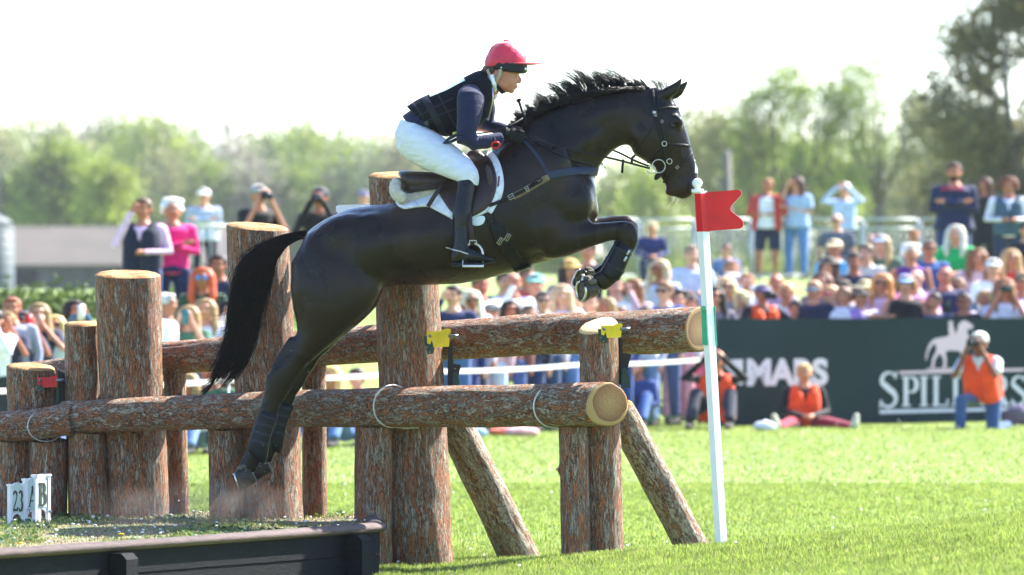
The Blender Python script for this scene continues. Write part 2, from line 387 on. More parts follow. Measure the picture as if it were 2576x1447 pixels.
# ================================================================== LOGS
BK_V = bark('bark_upright', 19, 3.0, shift=-.018)
BK_H = bark('bark_rail', 14, 7, shift=-.01)
BK_B = bark('bark_brace', 14, 4.0, red=(.50, .24, .12), shift=.03)
WOOD_TOP = simple('sawn_top', (.46, .27, .11), .8, .2, 9, bump=.9, bscale=60, col2=(.24, .095, .03))
WOOD_CUT = simple('axe_cut', (.82, .62, .36), .7, .1, 14, bump=.5, bscale=50, stretch=(1, 1, 4), col2=(.66, .42, .2))
KNOT = simple('knot_wood', (.44, .27, .12), .7, .3, 60, bump=.4, bscale=90)
def log(name, a, b, ra, rb, mat, label, cat='log', group=None, top=None, bottom=None, nt=56, rough=.045, seed=0, path=None, chamfer=True, oval=None, cut_a=None, cut_b=None, topname='sawn_top', botname='sawn_end', knots=()):
    """log whose local Z runs a -> b, bark mesh plus sawn ends as parts; cut_* tilt the end plane (dx, dy slopes)"""
    a = Vector(a); b = Vector(b); L = (b - a).length; ax = (b - a).normalized()
    R = ax.to_track_quat('Z', 'Y').to_matrix().to_4x4(); R.translation = a
    root = newobj(name, None, None, None, label, cat, group); root.matrix_world = R; root.empty_display_size = .1
    nz_ = max(10, int(L / .035)); rings = []; Ri = R.inverted()
    rnd = random.Random(seed); off = Vector((rnd.random()*50, rnd.random()*50, rnd.random()*50))
    def pt(t, th):
        r = lerp(ra, rb, t)
        c = Vector((0, 0, L*t))
        if path: c += path(t)
        d = Vector((math.cos(th), math.sin(th), 0))
        q = Vector((d.x, d.y, L*t / (2*r) * .5))
        w_ = noise.noise(q * 1.1 + off) * rough + noise.noise(Vector((d.x*5, d.y*5, L*t*4)) + off) * rough * .55 + noise.noise(Vector((d.x*13, d.y*13, L*t*10)) + off) * rough * .4
        for kt, kth, ka, ks in knots:
            dd = ((t - kt)*L/ks)**2 + (((th - kth + math.pi) % (2*math.pi) - math.pi)*r/ks)**2
            w_ += ka / r * math.exp(-dd)
        rr = r * (1 + w_)
        if oval: d = Vector((d.x*oval[0], d.y*oval[1], 0))
        p = c + d * rr
        if cut_b and len(cut_b) == 3:
            nl = Ri.to_3x3() @ Vector(cut_b); u_ = max(0., (t - .8)*5); p.z += -u_*(nl.x*d.x + nl.y*d.y)/nl.z*rr
        elif cut_b and t > .5: p.z += (t - .5)*2 * (cut_b[0]*d.x + cut_b[1]*d.y) * rr if t < 1 else (cut_b[0]*d.x + cut_b[1]*d.y) * rr
        if cut_a and t < .5: p.z += (.5 - t)*2 * (cut_a[0]*d.x + cut_a[1]*d.y) * rr
        return p
    ths = [2*math.pi*k/nt for k in range(nt)]
    for k in range(nz_ + 1): rings.append([pt(k/nz_, th) for th in ths])
    mb = MB(); mb.rings(rings, cap=False)
    # inner rim so the bark has a thickness at the ends
    newobj('bark', mb.mesh('bark'), mat, root)
    def cap(ring, m_, nm, sgn):
        c = sum(ring, Vector()) / nt; q = MB(); rs = []
        for f_, lift in ((1.0, -.006), (.965, .002), (.88, .012 if chamfer else .003), (.5, .014 if chamfer else .003), (.25, .014 if chamfer else .003)):
            rs.append([c + (p - c)*f_ + Vector((0, 0, sgn*(lift + (.0015*noise.noise(p*40*f_) if chamfer else 0)))) for p in ring])
        q.rings(rs, cap=False); o = len(q.v); q.add([c + Vector((0, 0, sgn*(.014 if chamfer else .003)))] + rs[-1], [(0, 1 + i, 1 + (i+1) % nt) for i in range(nt)])
        newobj(nm, q.mesh(nm), m_, root)
    if top is not None: cap(rings[-1], top, topname, 1)
    for kt, kth, ka, ks in knots:
        p = pt(kt, kth); d = Vector((math.cos(kth), math.sin(kth), 0)); q = MB(); rr_ = ks*.42
        q.tube([p - d*.012, p + d*.002, p + d*.004], [rr_, rr_, rr_*.8], n=14); newobj('knot', q.mesh('knot'), KNOT, root)
    if bottom is not None: cap(rings[0], bottom, botname, -1)
    return root
def post(px_t, py_t, px_b, py_b, wt, wb, Y, label, seed, mat=None, group='upright posts of the log fence', top=WOOD_TOP, down=.35, **k):
    """upright post given by its top-centre and bottom-centre in the photo, widths in photo units"""
    t_, b_ = W(px_t, py_t, Y), W(px_b, py_b, Y)
    dirn = (b_ - t_).normalized(); b_ = b_ + dirn * down
    s_ = (D0 + Y) / F
    return log('log_post', b_, t_, wb/2*s_, wt/2*s_, mat or BK_V, label, 'post', group, top=top, seed=seed, **{**dict(cut_b=(.03 + .05*math.sin(seed*2.), -.11, 1.0)), **k})
YL = lambda px: .27 + (950 - px) * .00085        # depth of the lower rail by photo column
kn = lambda t, th, a=.02, s=.035: (t, th, a, s)
# tall posts (their tops seen), left to right
post(80, 925, 92, 1330, 122, 150, YL(90) + .30, 'short stout bark post with the red clip, leftmost of the fence', 1, rough=.07)
post(208, 817, 225, 1320, 94, 108, YL(215) + .36, 'bark post left of the broad flat-topped post, half hidden by it', 2)
post(321, 692, 348, 1320, 166, 152, YL(335) + .30, 'broad bark post with orange sawn top, behind the number signs', 3, rough=.06)
post(648, 572, 688, 1325, 156, 156, YL(670) + .30, 'tall bark post with cream sawn top, behind the horse tail', 4, rough=.055)
post(1005, 443, 1062, 1460, 158, 166, YL(1030) + .34, 'tallest bark post, rising behind the saddle and belly', 5, rough=.06, knots=[kn(.42, 4.3), kn(.62, 4.9, .015, .02)])
p6 = post(1505, 822, 1520, 1412, 98, 98, YL(1510) + .26, 'bark post with pale slanting cut top and yellow clip', 6, rough=.05, cut_b=(-.22, -.34, 1.0), top=WOOD_CUT, topname='cut_top')
# short props under the lower rail
G_P = 'short props under the lower rail'
post(36, 1108, 32, 1330, 88, 92, YL(30) + .12, 'short prop under the lower rail, leftmost, behind the number signs', 11, group=G_P, top=None)
post(122, 1108, 122, 1330, 96, 92, YL(120) + .10, 'short prop with a knot under the lower rail, right of the number signs', 12, group=G_P, top=None, knots=[kn(.72, 4.4, .012, .02)])
post(217, 1085, 224, 1320, 92, 100, YL(217) + .10, 'short prop under the rail in front of the half hidden post', 13, group=G_P, top=None)
post(566, 1078, 572, 1325, 84, 92, YL(566) + .10, 'short prop under the rail below the horse tail', 14, group=G_P, top=None)
post(940, 1070, 938, 1460, 92, 100, YL(940) + .06, 'short prop under the rail, behind the platform corner', 15, group=G_P, top=None)
post(1442, 1070, 1450, 1412, 72, 76, YL(1442) + .08, 'slim prop with a round knot under the sawn rail end', 16, group=G_P, top=None, knots=[kn(.78, 4.6, .018, .02)])
# rear props behind, carrying the upper rail
G_R = 'rear props of the log fence'
post(440, 930, 447, 1320, 56, 60, YL(440) + .62, 'thin rear post right of the broad orange-topped post', 21, group=G_R, top=None)
post(790, 900, 792, 1330, 60, 64, YL(790) + .62, 'thin rear post right of the hind legs, under the upper rail', 22, group=G_R, top=None)
# braces
def brace(x0, y0, x1, y1, wd, Y0, Y1, label, seed, knots=()):
    s_ = (D0 + Y0) / F
    a = W(x1, y1, Y1); b_ = W(x0, y0, Y0); a = a + (a - b_).normalized() * .25
    log('brace_log', a, b_, wd*.60*s_, wd*.53*s_, BK_B, label, 'brace', 'leaning brace logs of the fence', top=WOOD_TOP, seed=seed, rough=.07, knots=knots)
brace(1122, 1022, 1315, 1420, 84, YL(1060) + .55, YL(1060) + 1.0, 'leaning brace log beside the tallest post', 31, knots=[kn(.45, 4.7, .012, .025), kn(.62, 4.9, .012, .02)])
brace(1556, 1030, 1750, 1392, 72, YL(1510) + .5, YL(1510) + .85, 'leaning brace log ending near the white flag pole', 32)
# rails
def rail(pts, label, seed, endmat, cut, name='rail_log', oval=None):
    """rail through photo stations (px, py_centre, diameter_px, Y); straight axis with small path offsets"""
    a = W(pts[0][0], pts[0][1], pts[0][3]); b_ = W(pts[-1][0], pts[-1][1], pts[-1][3]); L = (b_ - a).length
    ax = (b_ - a).normalized(); R = ax.to_track_quat('Z', 'Y').to_matrix(); Rt = R.transposed()
    tab = []
    for q in pts:
        p = Rt @ (W(q[0], q[1], q[3]) - a); tab.append((p.z / L, p.x, p.y, q[2]/2*(D0 + q[3])/F))
    def path(t):
        for A, B in zip(tab, tab[1:]):
            if t <= B[0] + 1e-6 or B is tab[-1]:
                u = (t - A[0]) / (B[0] - A[0]); u = u*u*(3 - 2*u) if len(tab) > 2 else u
                return Vector((lerp(A[1], B[1], u), lerp(A[2], B[2], u), 0))
    ra, rb = tab[0][3], tab[-1][3]
    return log(name, a, b_, ra, rb, BK_H, label, 'rail', 'horizontal rails of the log fence', top=endmat, seed=seed, path=path, rough=.055, nt=72, chamfer=False, cut_b=cut, topname='sawn_end', oval=oval)
# lower rail (right, with the round sawn end) and its left neighbour
E1 = endgrain('end_grain_pale', .012, .01, light=(.40, .25, .085), heart=(.22, .095, .026), r0=.15)
E2 = endgrain('end_grain_dark', -.005, 0., light=(.27, .16, .06), heart=(.14, .068, .024), r0=.145)
lowR = rail([(160, 1050, 80, YL(160)), (420, 1040, 86, YL(420)), (700, 1030, 98, YL(700)), (1000, 1024, 102, YL(1000)), (1300, 1020, 108, YL(1300)), (1528, 1018, 112, YL(1528))],
     'lower bark rail with a big round sawn end', 41, E1, (.70, -.965, 0))
lowL = rail([(-120, 1073, 72, YL(-120) - .02), (60, 1071, 74, YL(60) - .02), (190, 1054, 82, YL(190) - .03)], 'short lower rail at the far left, dipping below its neighbour', 42, None, None)
YU = lambda px: YL(px) + .62
upR = rail([(60, 950, 74, YU(60)), (480, 896, 88, YU(480)), (900, 868, 98, YU(900)), (1300, 846, 108, YU(1300)), (1760, 828, 114, YU(1760))], 'upper bark rail with sawn end behind the white flag pole', 43, E2, (.816, -.666, 0))
# ================================================================== HORSE
m, n, l, b = nmat('horse_coat')
tc = n.new('ShaderNodeTexCoord')
nz = n.new('ShaderNodeTexNoise'); nz.inputs['Scale'].default_value = 3.2; nz.inputs['Detail'].default_value = 7; l.new(tc.outputs['Object'], nz.inputs[0])
r = ramp(n, [(.32, (.007, .005, .004)), (.54, (.015, .009, .0065)), (.72, (.036, .020, .012))]); l.new(nz.outputs[0], r.inputs[0]); l.new(r.outputs[0], b.inputs['Base Color'])
b.inputs['Roughness'].default_value = .38; b.inputs['Coat Weight'].default_value = .13; b.inputs['Coat Roughness'].default_value = .14; b.inputs['Specular IOR Level'].default_value = .14; b.inputs['Sheen Weight'].default_value = .0; b.inputs['Sheen Roughness'].default_value = .4
n1 = n.new('ShaderNodeTexNoise'); n1.inputs['Scale'].default_value = 22; n1.inputs['Detail'].default_value = 8; n1.inputs['Roughness'].default_value = .6; n1.inputs['Distortion'].default_value = 1.2; l.new(tc.outputs['Object'], n1.inputs[0])
bp = n.new('ShaderNodeBump'); bp.inputs['Strength'].default_value = .6; bp.inputs['Distance'].default_value = .007; l.new(n1.outputs[0], bp.inputs['Height'])
mp = n.new('ShaderNodeMapping'); mp.inputs['Scale'].default_value = (90, 90, 500); mp.inputs['Rotation'].default_value = (0, .6, 0); l.new(tc.outputs['Object'], mp.inputs[0])
n2 = n.new('ShaderNodeTexNoise'); n2.inputs['Scale'].default_value = 1; l.new(mp.outputs[0], n2.inputs[0])
b2 = n.new('ShaderNodeBump'); b2.inputs['Strength'].default_value = .25; b2.inputs['Distance'].default_value = .002; l.new(n2.outputs[0], b2.inputs['Height']); l.new(bp.outputs[0], b2.inputs['Normal']); l.new(b2.outputs[0], b.inputs['Normal']); l.new(b2.outputs[0], b.inputs['Coat Normal'])
rr = ramp(n, [(.35, .22), (.7, .36)]); l.new(nz.outputs[0], rr.inputs[0]); l.new(rr.outputs[0], b.inputs['Roughness'])
M_COAT = m
M_HOOF = simple('hoof_horn', (.035, .028, .022), .4, .4, 30, bump=.5, bscale=60, stretch=(1, 1, 3))
M_SOLE = simple('hoof_sole', (.10, .085, .065), .8, .4, 40, bump=1, bscale=50)
M_STEEL = simple('steel', (.62, .61, .58), .28, .1, 30, metal=1)
M_HAIR = simple('horse_hair', (.008, .007, .008), .4, .5, 12, spec=.22)
M_HAIRT = simple('tail_hair', (.005, .004, .004), .5, .4, 12, spec=.12, col2=(.010, .005, .004))
HL = 'dark bay horse jumping over the log fence with its front legs tucked'
horse = thing('horse', (0, 0, 1.2), HL, 'horse')
hb = MB()
# trunk
hb.prof([(766, 592, 752, 625, .05), (785, 573, 745, 690, .14), (822, 548, 770, 760, .20), (872, 526, 830, 762, .245), (935, 516, 925, 738, .275), (1000, 508, 1003, 715, .285),
         (1060, 497, 1070, 718, .30), (1120, 470, 1140, 716, .305), (1180, 432, 1210, 706, .30), (1235, 388, 1275, 690, .285), (1275, 352, 1345, 667, .265), (1318, 318, 1400, 653, .25),
         (1355, 330, 1440, 610, .235), (1400, 352, 1480, 575, .21), (1440, 392, 1500, 552, .17), (1468, 428, 1507, 540, .12), (1485, 440, 1506, 520, .06)], n=28, e=2.15)
# neck
hb.prof([(1180, 420, 1400, 640, .16), (1250, 365, 1455, 560, .17), (1306, 312, 1488, 470, .145), (1352, 284, 1503, 440, .12), (1405, 264, 1513, 412, .10), (1462, 247, 1530, 392, .088), (1520, 234, 1550, 376, .082),
         (1575, 225, 1572, 366, .080), (1612, 222, 1588, 366, .080), (1640, 222, 1600, 372, .078)], n=24)
# head
hb.prof([(1618, 222, 1583, 330, .050), (1650, 220, 1588, 352, .078), (1678, 234, 1587, 366, .092), (1697, 254, 1588, 380, .098), (1710, 280, 1598, 392, .100), (1721, 312, 1614, 400, .094), (1731, 345, 1633, 411, .080),
         (1741, 376, 1650, 428, .066), (1749, 406, 1661, 446, .058), (1755, 432, 1670, 461, .054), (1757, 452, 1677, 475, .056), (1752, 474, 1683, 488, .052), (1741, 492, 1697, 496, .040), (1730, 499, 1712, 500, .022)], n=22, e=2.3)
hb.ell(W(1691, 482, 0), (.042, .040, .028))                         # lower lip
def sym(fn):
    for s_ in (-1, 1): fn(s_)
Rt = lambda a: Matrix.Rotation(RAD(a), 3, 'Y')      # positive turns clockwise in the photo
def muscles(s):
    e = lambda px, py, y, r, a=0: hb.ell(W(px, py) + Vector((0, s*y, 0)), r, Rt(a))
    e(1622, 342, .060, (.085, .040, .075), 50)      # cheek
    e(1704, 306, .074, (.040, .024, .026), 60)      # brow
    e(1700, 358, .055, (.12, .022, .018), 66)       # facial crest
    e(1733, 468, .036, (.030, .022, .036), 20)      # nostril flare
    e(1375, 445, .17, (.21, .075, .10), -58)        # shoulder blade
    e(1440, 515, .150, (.12, .085, .14), 20)        # point of shoulder
    e(1350, 570, .175, (.17, .085, .14), -20)       # triceps
    e(1470, 490, .085, (.07, .075, .13), 0)         # breast muscle
    e(1395, 625, .125, (.09, .06, .055), -10)       # elbow
    e(862, 600, .15, (.19, .11, .13), -25)          # gluteals
    e(800, 670, .155, (.10, .10, .20), 0)           # hamstrings
    e(935, 562, .18, (.09, .07, .06), -10)          # hip
    e(895, 735, .17, (.10, .085, .11), -30)          # stifle
    e(1450, 320, .07, (.27, .030, .05), -24)        # neck muscle upper
    e(1425, 385, .10, (.22, .045, .07), -32)        # neck muscle lower
    e(1300, 395, .11, (.14, .075, .09), -40)        # withers side
sym(muscles)
# near hind leg
def hind(s, dx=0, dy=0):
    y = s
    hb.prof([(q[0] + dx*q[5], q[1] + dy*q[5], q[2] + dx*q[5], q[3] + dy*q[5], q[4], y*q[6]) for q in
        [(775, 585, 925, 560, .10, 0, .10), (733, 660, 955, 660, .13, 0, .14), (731, 725, 962, 730, .135, .1, .155), (738, 775, 940, 775, .122, .25, .16), (747, 815, 902, 813, .100, .4, .165), (749, 842, 860, 847, .082, .6, .165),
         (736, 872, 816, 883, .064, .75, .16), (712, 900, 772, 922, .050, .9, .16), (688, 924, 752, 952, .046, 1, .16), (674, 945, 738, 972, .046, 1, .158), (670, 968, 727, 992, .042, 1, .156), (664, 1000, 708, 1018, .033, 1, .153),
         (652, 1042, 694, 1054, .029, 1, .15), (640, 1082, 680, 1092, .029, 1, .148), (628, 1115, 672, 1126, .034, 1, .145), (620, 1135, 662, 1150, .034, 1, .143), (611, 1152, 652, 1174, .031, 1, .14), (604, 1168, 645, 1190, .030, 1, .14)]], n=20, e=2.1)
    hb.ell(W(700 + dx, 938 + dy) + Vector((0, y*.16, 0)), (.035, .045, .05), Rt(30))
    hb.tube([W(745 + dx*.5, 850 + dy*.5) + Vector((0, y*.16, 0)), W(690 + dx, 925 + dy) + Vector((0, y*.16, 0))], [.035, .018], n=10)   # hamstring tendon
hind(-1); hind(1, 34, -22)
# fore legs
def fore(s, dx, dy):
    hb.prof([(a + dx, b_ + dy, c + dx, d + dy, w_, s*yc) for a, b_, c, d, w_, yc in
        [(1385, 545, 1370, 655, .085, .14), (1425, 548, 1400, 652, .085, .145), (1462, 556, 1440, 643, .072, .145), (1505, 560, 1485, 624, .058, .143), (1545, 558, 1532, 608, .045, .14), (1573, 556, 1556, 604, .040, .14),
         (1592, 562, 1556, 606, .041, .14), (1604, 580, 1556, 609, .041, .14), (1606, 603, 1557, 611, .038, .14), (1600, 622, 1555, 614, .034, .14), (1588, 640, 1546, 628, .028, .14), (1578, 662, 1537, 645, .027, .14),
         (1567, 684, 1524, 662, .029, .14), (1558, 702, 1512, 678, .036, .14), (1545, 716, 1502, 684, .036, .14), (1530, 728, 1492, 688, .032, .14), (1516, 736, 1482, 694, .031, .14)]], n=20, e=2.1)
fore(-1, 0, 0); fore(1, 3, -15)
# ears
for s_, bx, by, tx, ty in ((-1, 1672, 238, 1718, 193), (1, 1686, 238, 1733, 199)):
    Y = s_ * .052; A = W(bx, by) + Vector((0, Y, 0)); B = W(tx, ty) + Vector((0, Y*1.15, 0))
    P = [lerp(A, B, t) + Vector((0, 0, .018*math.sin(t*3.1)*-1)) for t in (-.25, 0, .25, .5, .75, .95, 1)]
    hb.tube(P, [(.034, .024), (.034, .026), (.036, .026), (.032, .022), (.020, .014), (.006, .005), (.003, .003)], n=14, up=(0, 0, 1))
me = remesh(hb.mesh('body'), .0095, 2, .5)
def wsmooth(me, it, wf):
    nv = len(me.vertices); co = np.empty(nv*3, 'f'); me.vertices.foreach_get('co', co); co = co.reshape(-1, 3).astype('d')
    ed = np.empty(len(me.edges)*2, 'i'); me.edges.foreach_get('vertices', ed); ed = ed.reshape(-1, 2)
    dg = np.bincount(ed.ravel(), minlength=nv)[:, None].clip(1); w_ = wf(co)[:, None]
    def lap(c):
        s_ = np.zeros_like(c)
        for k in range(3):
            s_[:, k] = np.bincount(ed[:, 0], c[ed[:, 1], k], nv) + np.bincount(ed[:, 1], c[ed[:, 0], k], nv)
        return s_/dg - c
    for _ in range(it):
        co += .6*w_*lap(co); co -= .61*w_*lap(co)*.80
    me.vertices.foreach_set('co', co.astype('f').ravel()); me.update()
def wbody(c):
    px = 1288 + c[:, 0]*447.2; py = 745 - (c[:, 2] - CZ)*447.2
    head = np.clip((px - 1560)/60, 0, 1); hleg = np.clip((py - 830)/60, 0, 1)*(px < 1000); fleg = np.clip((px - 1500)/50, 0, 1)*(py > 540)
    return np.clip(1 - .93*np.maximum(np.maximum(head, hleg), fleg), .05, 1)
wsmooth(me, 130, wbody)
displace(me, .0045, 7, 3); displace(me, .0018, 22, 4)
BVH_H = BVHTree.FromPolygons([v.co.copy() for v in me.vertices], [tuple(p.vertices) for p in me.polygons])
me.transform(Matrix.Translation(-horse.location)); newobj('body', me, M_COAT, horse)
def hugp(px, py, off=.004, side=-1, bvh=None, fb=None):
    p = W(px, py); o = Vector((p.x, side*3, p.z))
    h, nn, _, _ = (bvh or BVH_H).ray_cast(o, Vector((0, -side, 0)))
    if h is None: return (Vector((p.x, fb, p.z)) if fb is not None else None), Vector((0, side, 0))
    return h + nn * off, nn
def near_surf(p, off, bvh=None):
    h, nn, _, _ = (bvh or BVH_H).find_nearest(p); return h + nn*off, nn
def strap(mb, pts, wd, th=.004, off=.0025, side=-1, n=None, bvh=None):
    """flat strap following the horse's surface through photo points"""
    k = n or max(6, int(sum(math.dist(a[:2], b_[:2]) for a, b_ in zip(pts, pts[1:])) / 7))
    P, N = [], []
    for q in spline(pts, k):
        h, nn = hugp(q[0], q[1], off, side, bvh)
        if h is not None: P.append(h); N.append(nn)
    if len(P) < 3: return
    for _ in range(2):
        N = [N[0]] + [(a + b_*2 + c).normalized() for a, b_, c in zip(N, N[1:], N[2:])] + [N[-1]]
        P = [P[0]] + [(a + b_*2 + c)/4 for a, b_, c in zip(P, P[1:], P[2:])] + [P[-1]]
    mb.ribbon(P, N, wd, th)
def buckle(mb, px, py, ang, w_, h_, r=.0018, side=-1, off=.010, bvh=None):
    h, nn = hugp(px, py, off, side, bvh)
    if h is None: return
    ca, sa = math.cos(RAD(ang)), math.sin(RAD(ang)); u = Vector((ca, 0, sa)); u = (u - nn*u.dot(nn)).normalized(); v = nn.cross(u)
    c = [h + u*w_/2*a + v*h_/2*b_ for a, b_ in ((-1, -1), (1, -1), (1, 1), (-1, 1), (-1, -1))]
    mb.tube(c, r, n=6); mb.tube([h - u*w_/2, h + u*w_/2 + nn*.002], r*.8, n=6)
# eyes
M_EYE = simple('horse_eye', (.02, .008, .004), .06, .2, 10, spec=.8)
M_DARK = simple('nostril_dark', (.006, .004, .004), .6, .1, 10)
for s_ in (-1, 1):
    h, nn = hugp(1691, 317, 0, s_)
    q = MB(); q.ell(h - nn*.010, (.021, .016, .015), Rt(15)); put(q, 'eye', M_EYE, horse)
    q = MB()
    for up_, zz in ((1, .008), (-1, -.011)):
        P, N = [], []
        for t in range(9):
            a = t/8; pp, nn2 = hugp(lerp(1681, 1702, a), 317 - up_*(6.5 if up_ > 0 else 5.5)*math.sin(math.pi*a)**.8 - (2 - 2*a), .006, s_); P.append(pp); N.append(nn2)
        q.ribbon(P, N, .007, .004)
    put(q, 'eyelid', M_COAT, horse)
    q = MB(); h, nn = hugp(1735, 468, -.004, s_); q.ell(h + nn*.001, (.016, .008, .026), Rt(25)); put(q, 'nostril', M_DARK, horse)
# mouth line and chin whiskers
q = MB(); strap(q, [(1716, 500), (1708, 485), (1700, 470), (1690, 458)], .004, .0008, .0005); put(q, 'mouth_line', M_DARK, horse)
q = MB(); rnd = random.Random(8)
for k in range(70):
    p = W(rnd.uniform(1682, 1735), rnd.uniform(488, 501), rnd.uniform(-.04, .04)); L = rnd.uniform(.02, .05)
    q.tube([p, p + Vector((-.3*L, 0, -.8*L)), p + Vector((-.7*L, 0, -1.2*L))], [.0007, .0006, .0003], n=3)
put(q, 'whiskers', simple('whisker', (.14, .11, .08), .5), horse)
# hooves
def hoof(C, N, f, H, w_, s_):
    """C coronet centre, N sole normal, f heel-to-toe direction"""
    N = N.normalized(); f = (f - N*f.dot(N)).normalized(); sd = f.cross(N).normalized(); n_ = 30
    q = MB(); rs = []
    for t in (-.16, 0, .06, .35, .7, 1.0):
        c = C + N*(H*t) + f*(w_*.22*max(0, t)); fl = (.70 if t < 0 else .86 + .20*t); r = []
        for k in range(n_):
            a = 2*math.pi*k/n_; x = math.cos(a); y = math.sin(a)
            if x < 0: x *= .80
            r.append(c + f*(x*w_*fl*1.12) + sd*(y*w_*fl*.94) + N*(.30*w_*x*(1 - max(0, t))*-1 if t > -.1 else -.2*w_*x))
        rs.append(r)
    q.rings(rs, cap=True); put(q, 'hoof', M_HOOF, horse)
    bc = C + N*H + f*(w_*.22)
    def arc(rr, z, a0=-2.5, a1=2.5, k_=24): return [bc + N*z + f*(math.cos(a)*w_*1.16*rr*(.80 if math.cos(a) < 0 else 1)) + sd*(math.sin(a)*w_*.98*rr) for a in (lerp(a0, a1, i/k_) for i in range(k_+1))]
    A, B, A2, B2 = arc(1.0, .0), arc(.76, .0), arc(.99, .009), arc(.78, .009)
    q = MB(); q.rings([[a, b_, c, d] for a, b_, c, d in zip(A, A2, B2, B)]); put(q, 'horseshoe', M_STEEL, horse)
    q = MB(); R = Matrix((f, sd, N)).transposed()
    q.ell(bc + N*.001 + f*.004, (w_*.84, w_*.74, .004), R); q.ell(bc - f*w_*.35 + N*.003, (w_*.5, w_*.20, .010), R)
    for k in (-1, 1): q.ell(C + N*H*.45 - f*w_*.82 + sd*k*w_*.36, (w_*.30, w_*.34, H*.42), R)
    putr(q, 'sole', M_SOLE, horse, .004, 2, .5, (.004, 70, 3))
    p = bc - f*w_*.62 + sd*w_*.62*(1 if s_ < 0 else -1)
    q = MB(); q.tube([p, p + N*.020], [.0055, .0035], n=8); put(q, 'stud', M_STEEL, horse)
for s_, (dx, dy) in ((-1, (0, 0)), (1, (34, -22))):
    hoof(W(633 + dx, 1190 + dy) + Vector((0, s_*.14, 0)), Vector((-.96, 0, -.28)), Vector((-.05, 0, -1)), .080, .057, s_)
hoof(W(1494, 722) + Vector((0, -.14, 0)), Vector((-.84, -.50, -.10)), Vector((-.42, .25, -.90)), .078, .058, -1)
hoof(W(1489, 706) + Vector((0, .13, 0)), Vector((-.80, -.45, .30)), Vector((-.50, .25, -.80)), .078, .058, 1)
# mane: hairs thrown up and back
def strand(mb, root, d0, d1, L, w_, k=6, sag=0., rnd=random):
    P = [root.copy()]; d = d0.normalized()
    for i in range(k):
        t = (i+1)/k; dd = (d0.normalized()*(1-t) + d1.normalized()*t); dd.z -= sag*t; P.append(P[-1] + dd.normalized()*L/k)
    w2 = [w_*(1 - .0*i) if i < k*.6 else w_*(1 - (i/k - .6)/.42) for i in range(k+1)]
    side = Vector((rnd.uniform(-.5, .5), 1, rnd.uniform(-.3, .3))).normalized()
    vs = []; 
    for p, ww, i in zip(P, w2, range(k+1)):
        t = (P[min(i+1, k)] - P[max(i-1, 0)]).normalized(); bb = t.cross(side).normalized()
        vs += [p - bb*ww/2, p + bb*ww/2, p + side*ww*.5]
    mb.add(vs, [f for i in range(k) for f in ((3*i, 3*i+3, 3*i+4, 3*i+1), (3*i+1, 3*i+4, 3*i+5, 3*i+2), (3*i+2, 3*i+5, 3*i+3, 3*i))])
rnd = random.Random(21)
crest = [(1288, 338), (1312, 312), (1350, 287), (1405, 266), (1462, 248), (1520, 235), (1575, 226), (1628, 222)]
hgt = [(0, 10), (.12, 18), (.25, 26), (.38, 30), (.48, 40), (.60, 46), (.72, 48), (.84, 40), (.93, 22), (1, 14)]
q = MB()
ct = spline(crest, 400)
NL = 74; locks = [(rnd.uniform(-.5, .5), rnd.uniform(-.35, .25), rnd.uniform(-.30, .55), rnd.uniform(.65, 1.35), rnd.uniform(-.25, .25)) for _ in range(NL)]
for i in range(2900):
    u = rnd.random(); k = min(NL - 1, int(u*NL + rnd.gauss(0, .35)) % NL); lx, ly, lz, ll, l0 = locks[k]; uc = (k + .5)/NL
    ur = max(0, min(1, lerp(u, uc, .25))); c = ct[int(ur*399)]; h = pl(ur, hgt) / 447
    p = W(c[0], c[1] + rnd.uniform(0, 8)) + Vector((0, rnd.uniform(-.022, .022), 0)); r_ = rnd.random(); g_ = lambda s_: rnd.gauss(0, s_)
    if r_ < .78:
        L = h*1.9*ll*(.55 + .45*rnd.random()**.5)
        strand(q, p, Vector((.10 + l0 + g_(.08), g_(.08), 1)), Vector((-1.15 + lx + g_(.10), ly + g_(.07), .12 + lz + g_(.08))), L, rnd.uniform(.0014, .0030), 8, 0, rnd)
    else:
        strand(q, p + Vector((0, -.02, .004)), Vector((-.4, -.5, .5)), Vector((-.8, -.15, -.35 + g_(.1))), h*.9 + .02, rnd.uniform(.002, .004), 6, .1, rnd)
for i in range(110):                                                # fly-away wisps
    u = rnd.uniform(.05, .97); c = ct[int(u*399)]; h = pl(u, hgt)/447
    strand(q, W(c[0], c[1]), Vector((-.2, 0, 1)), Vector((-1.2 + rnd.uniform(-.3, .9), rnd.uniform(-.2, .2), .5 + rnd.uniform(-.3, .6))), h*2.1 + .02, .0013, 9, 0, rnd)
put(q, 'mane', M_HAIR, horse)
q = MB(); q.prof([(1290, 335, 1300, 350, .02), (1312, 306, 1325, 330, .020), (1350, 280, 1362, 302, .018), (1405, 258, 1416, 281, .018), (1462, 238, 1468, 262, .018), (1520, 221, 1523, 249, .018), (1575, 212, 1577, 238, .018), (1612, 213, 1614, 232, .016), (1634, 219, 1634, 228, .01)], yc=-.004, n=12)
me = q.mesh('mane_roots'); displace(me, .012, 40, 2); me.transform(Matrix.Translation(-horse.location)); newobj('mane_roots', me, M_HAIR, horse)
q = MB()
for i in range(90):                                               # forelock blown back between the ears
    p = W(rnd.uniform(1650, 1682), rnd.uniform(222, 234)) + Vector((0, rnd.uniform(-.03, .03), 0))
    strand(q, p, Vector((.1, 0, 1)), Vector((-1, rnd.uniform(-.2, .2), .15 + rnd.uniform(-.3, .3))), rnd.uniform(.06, .13), rnd.uniform(.0008, .0018), 8, 0, rnd)
put(q, 'forelock', M_HAIR, horse)
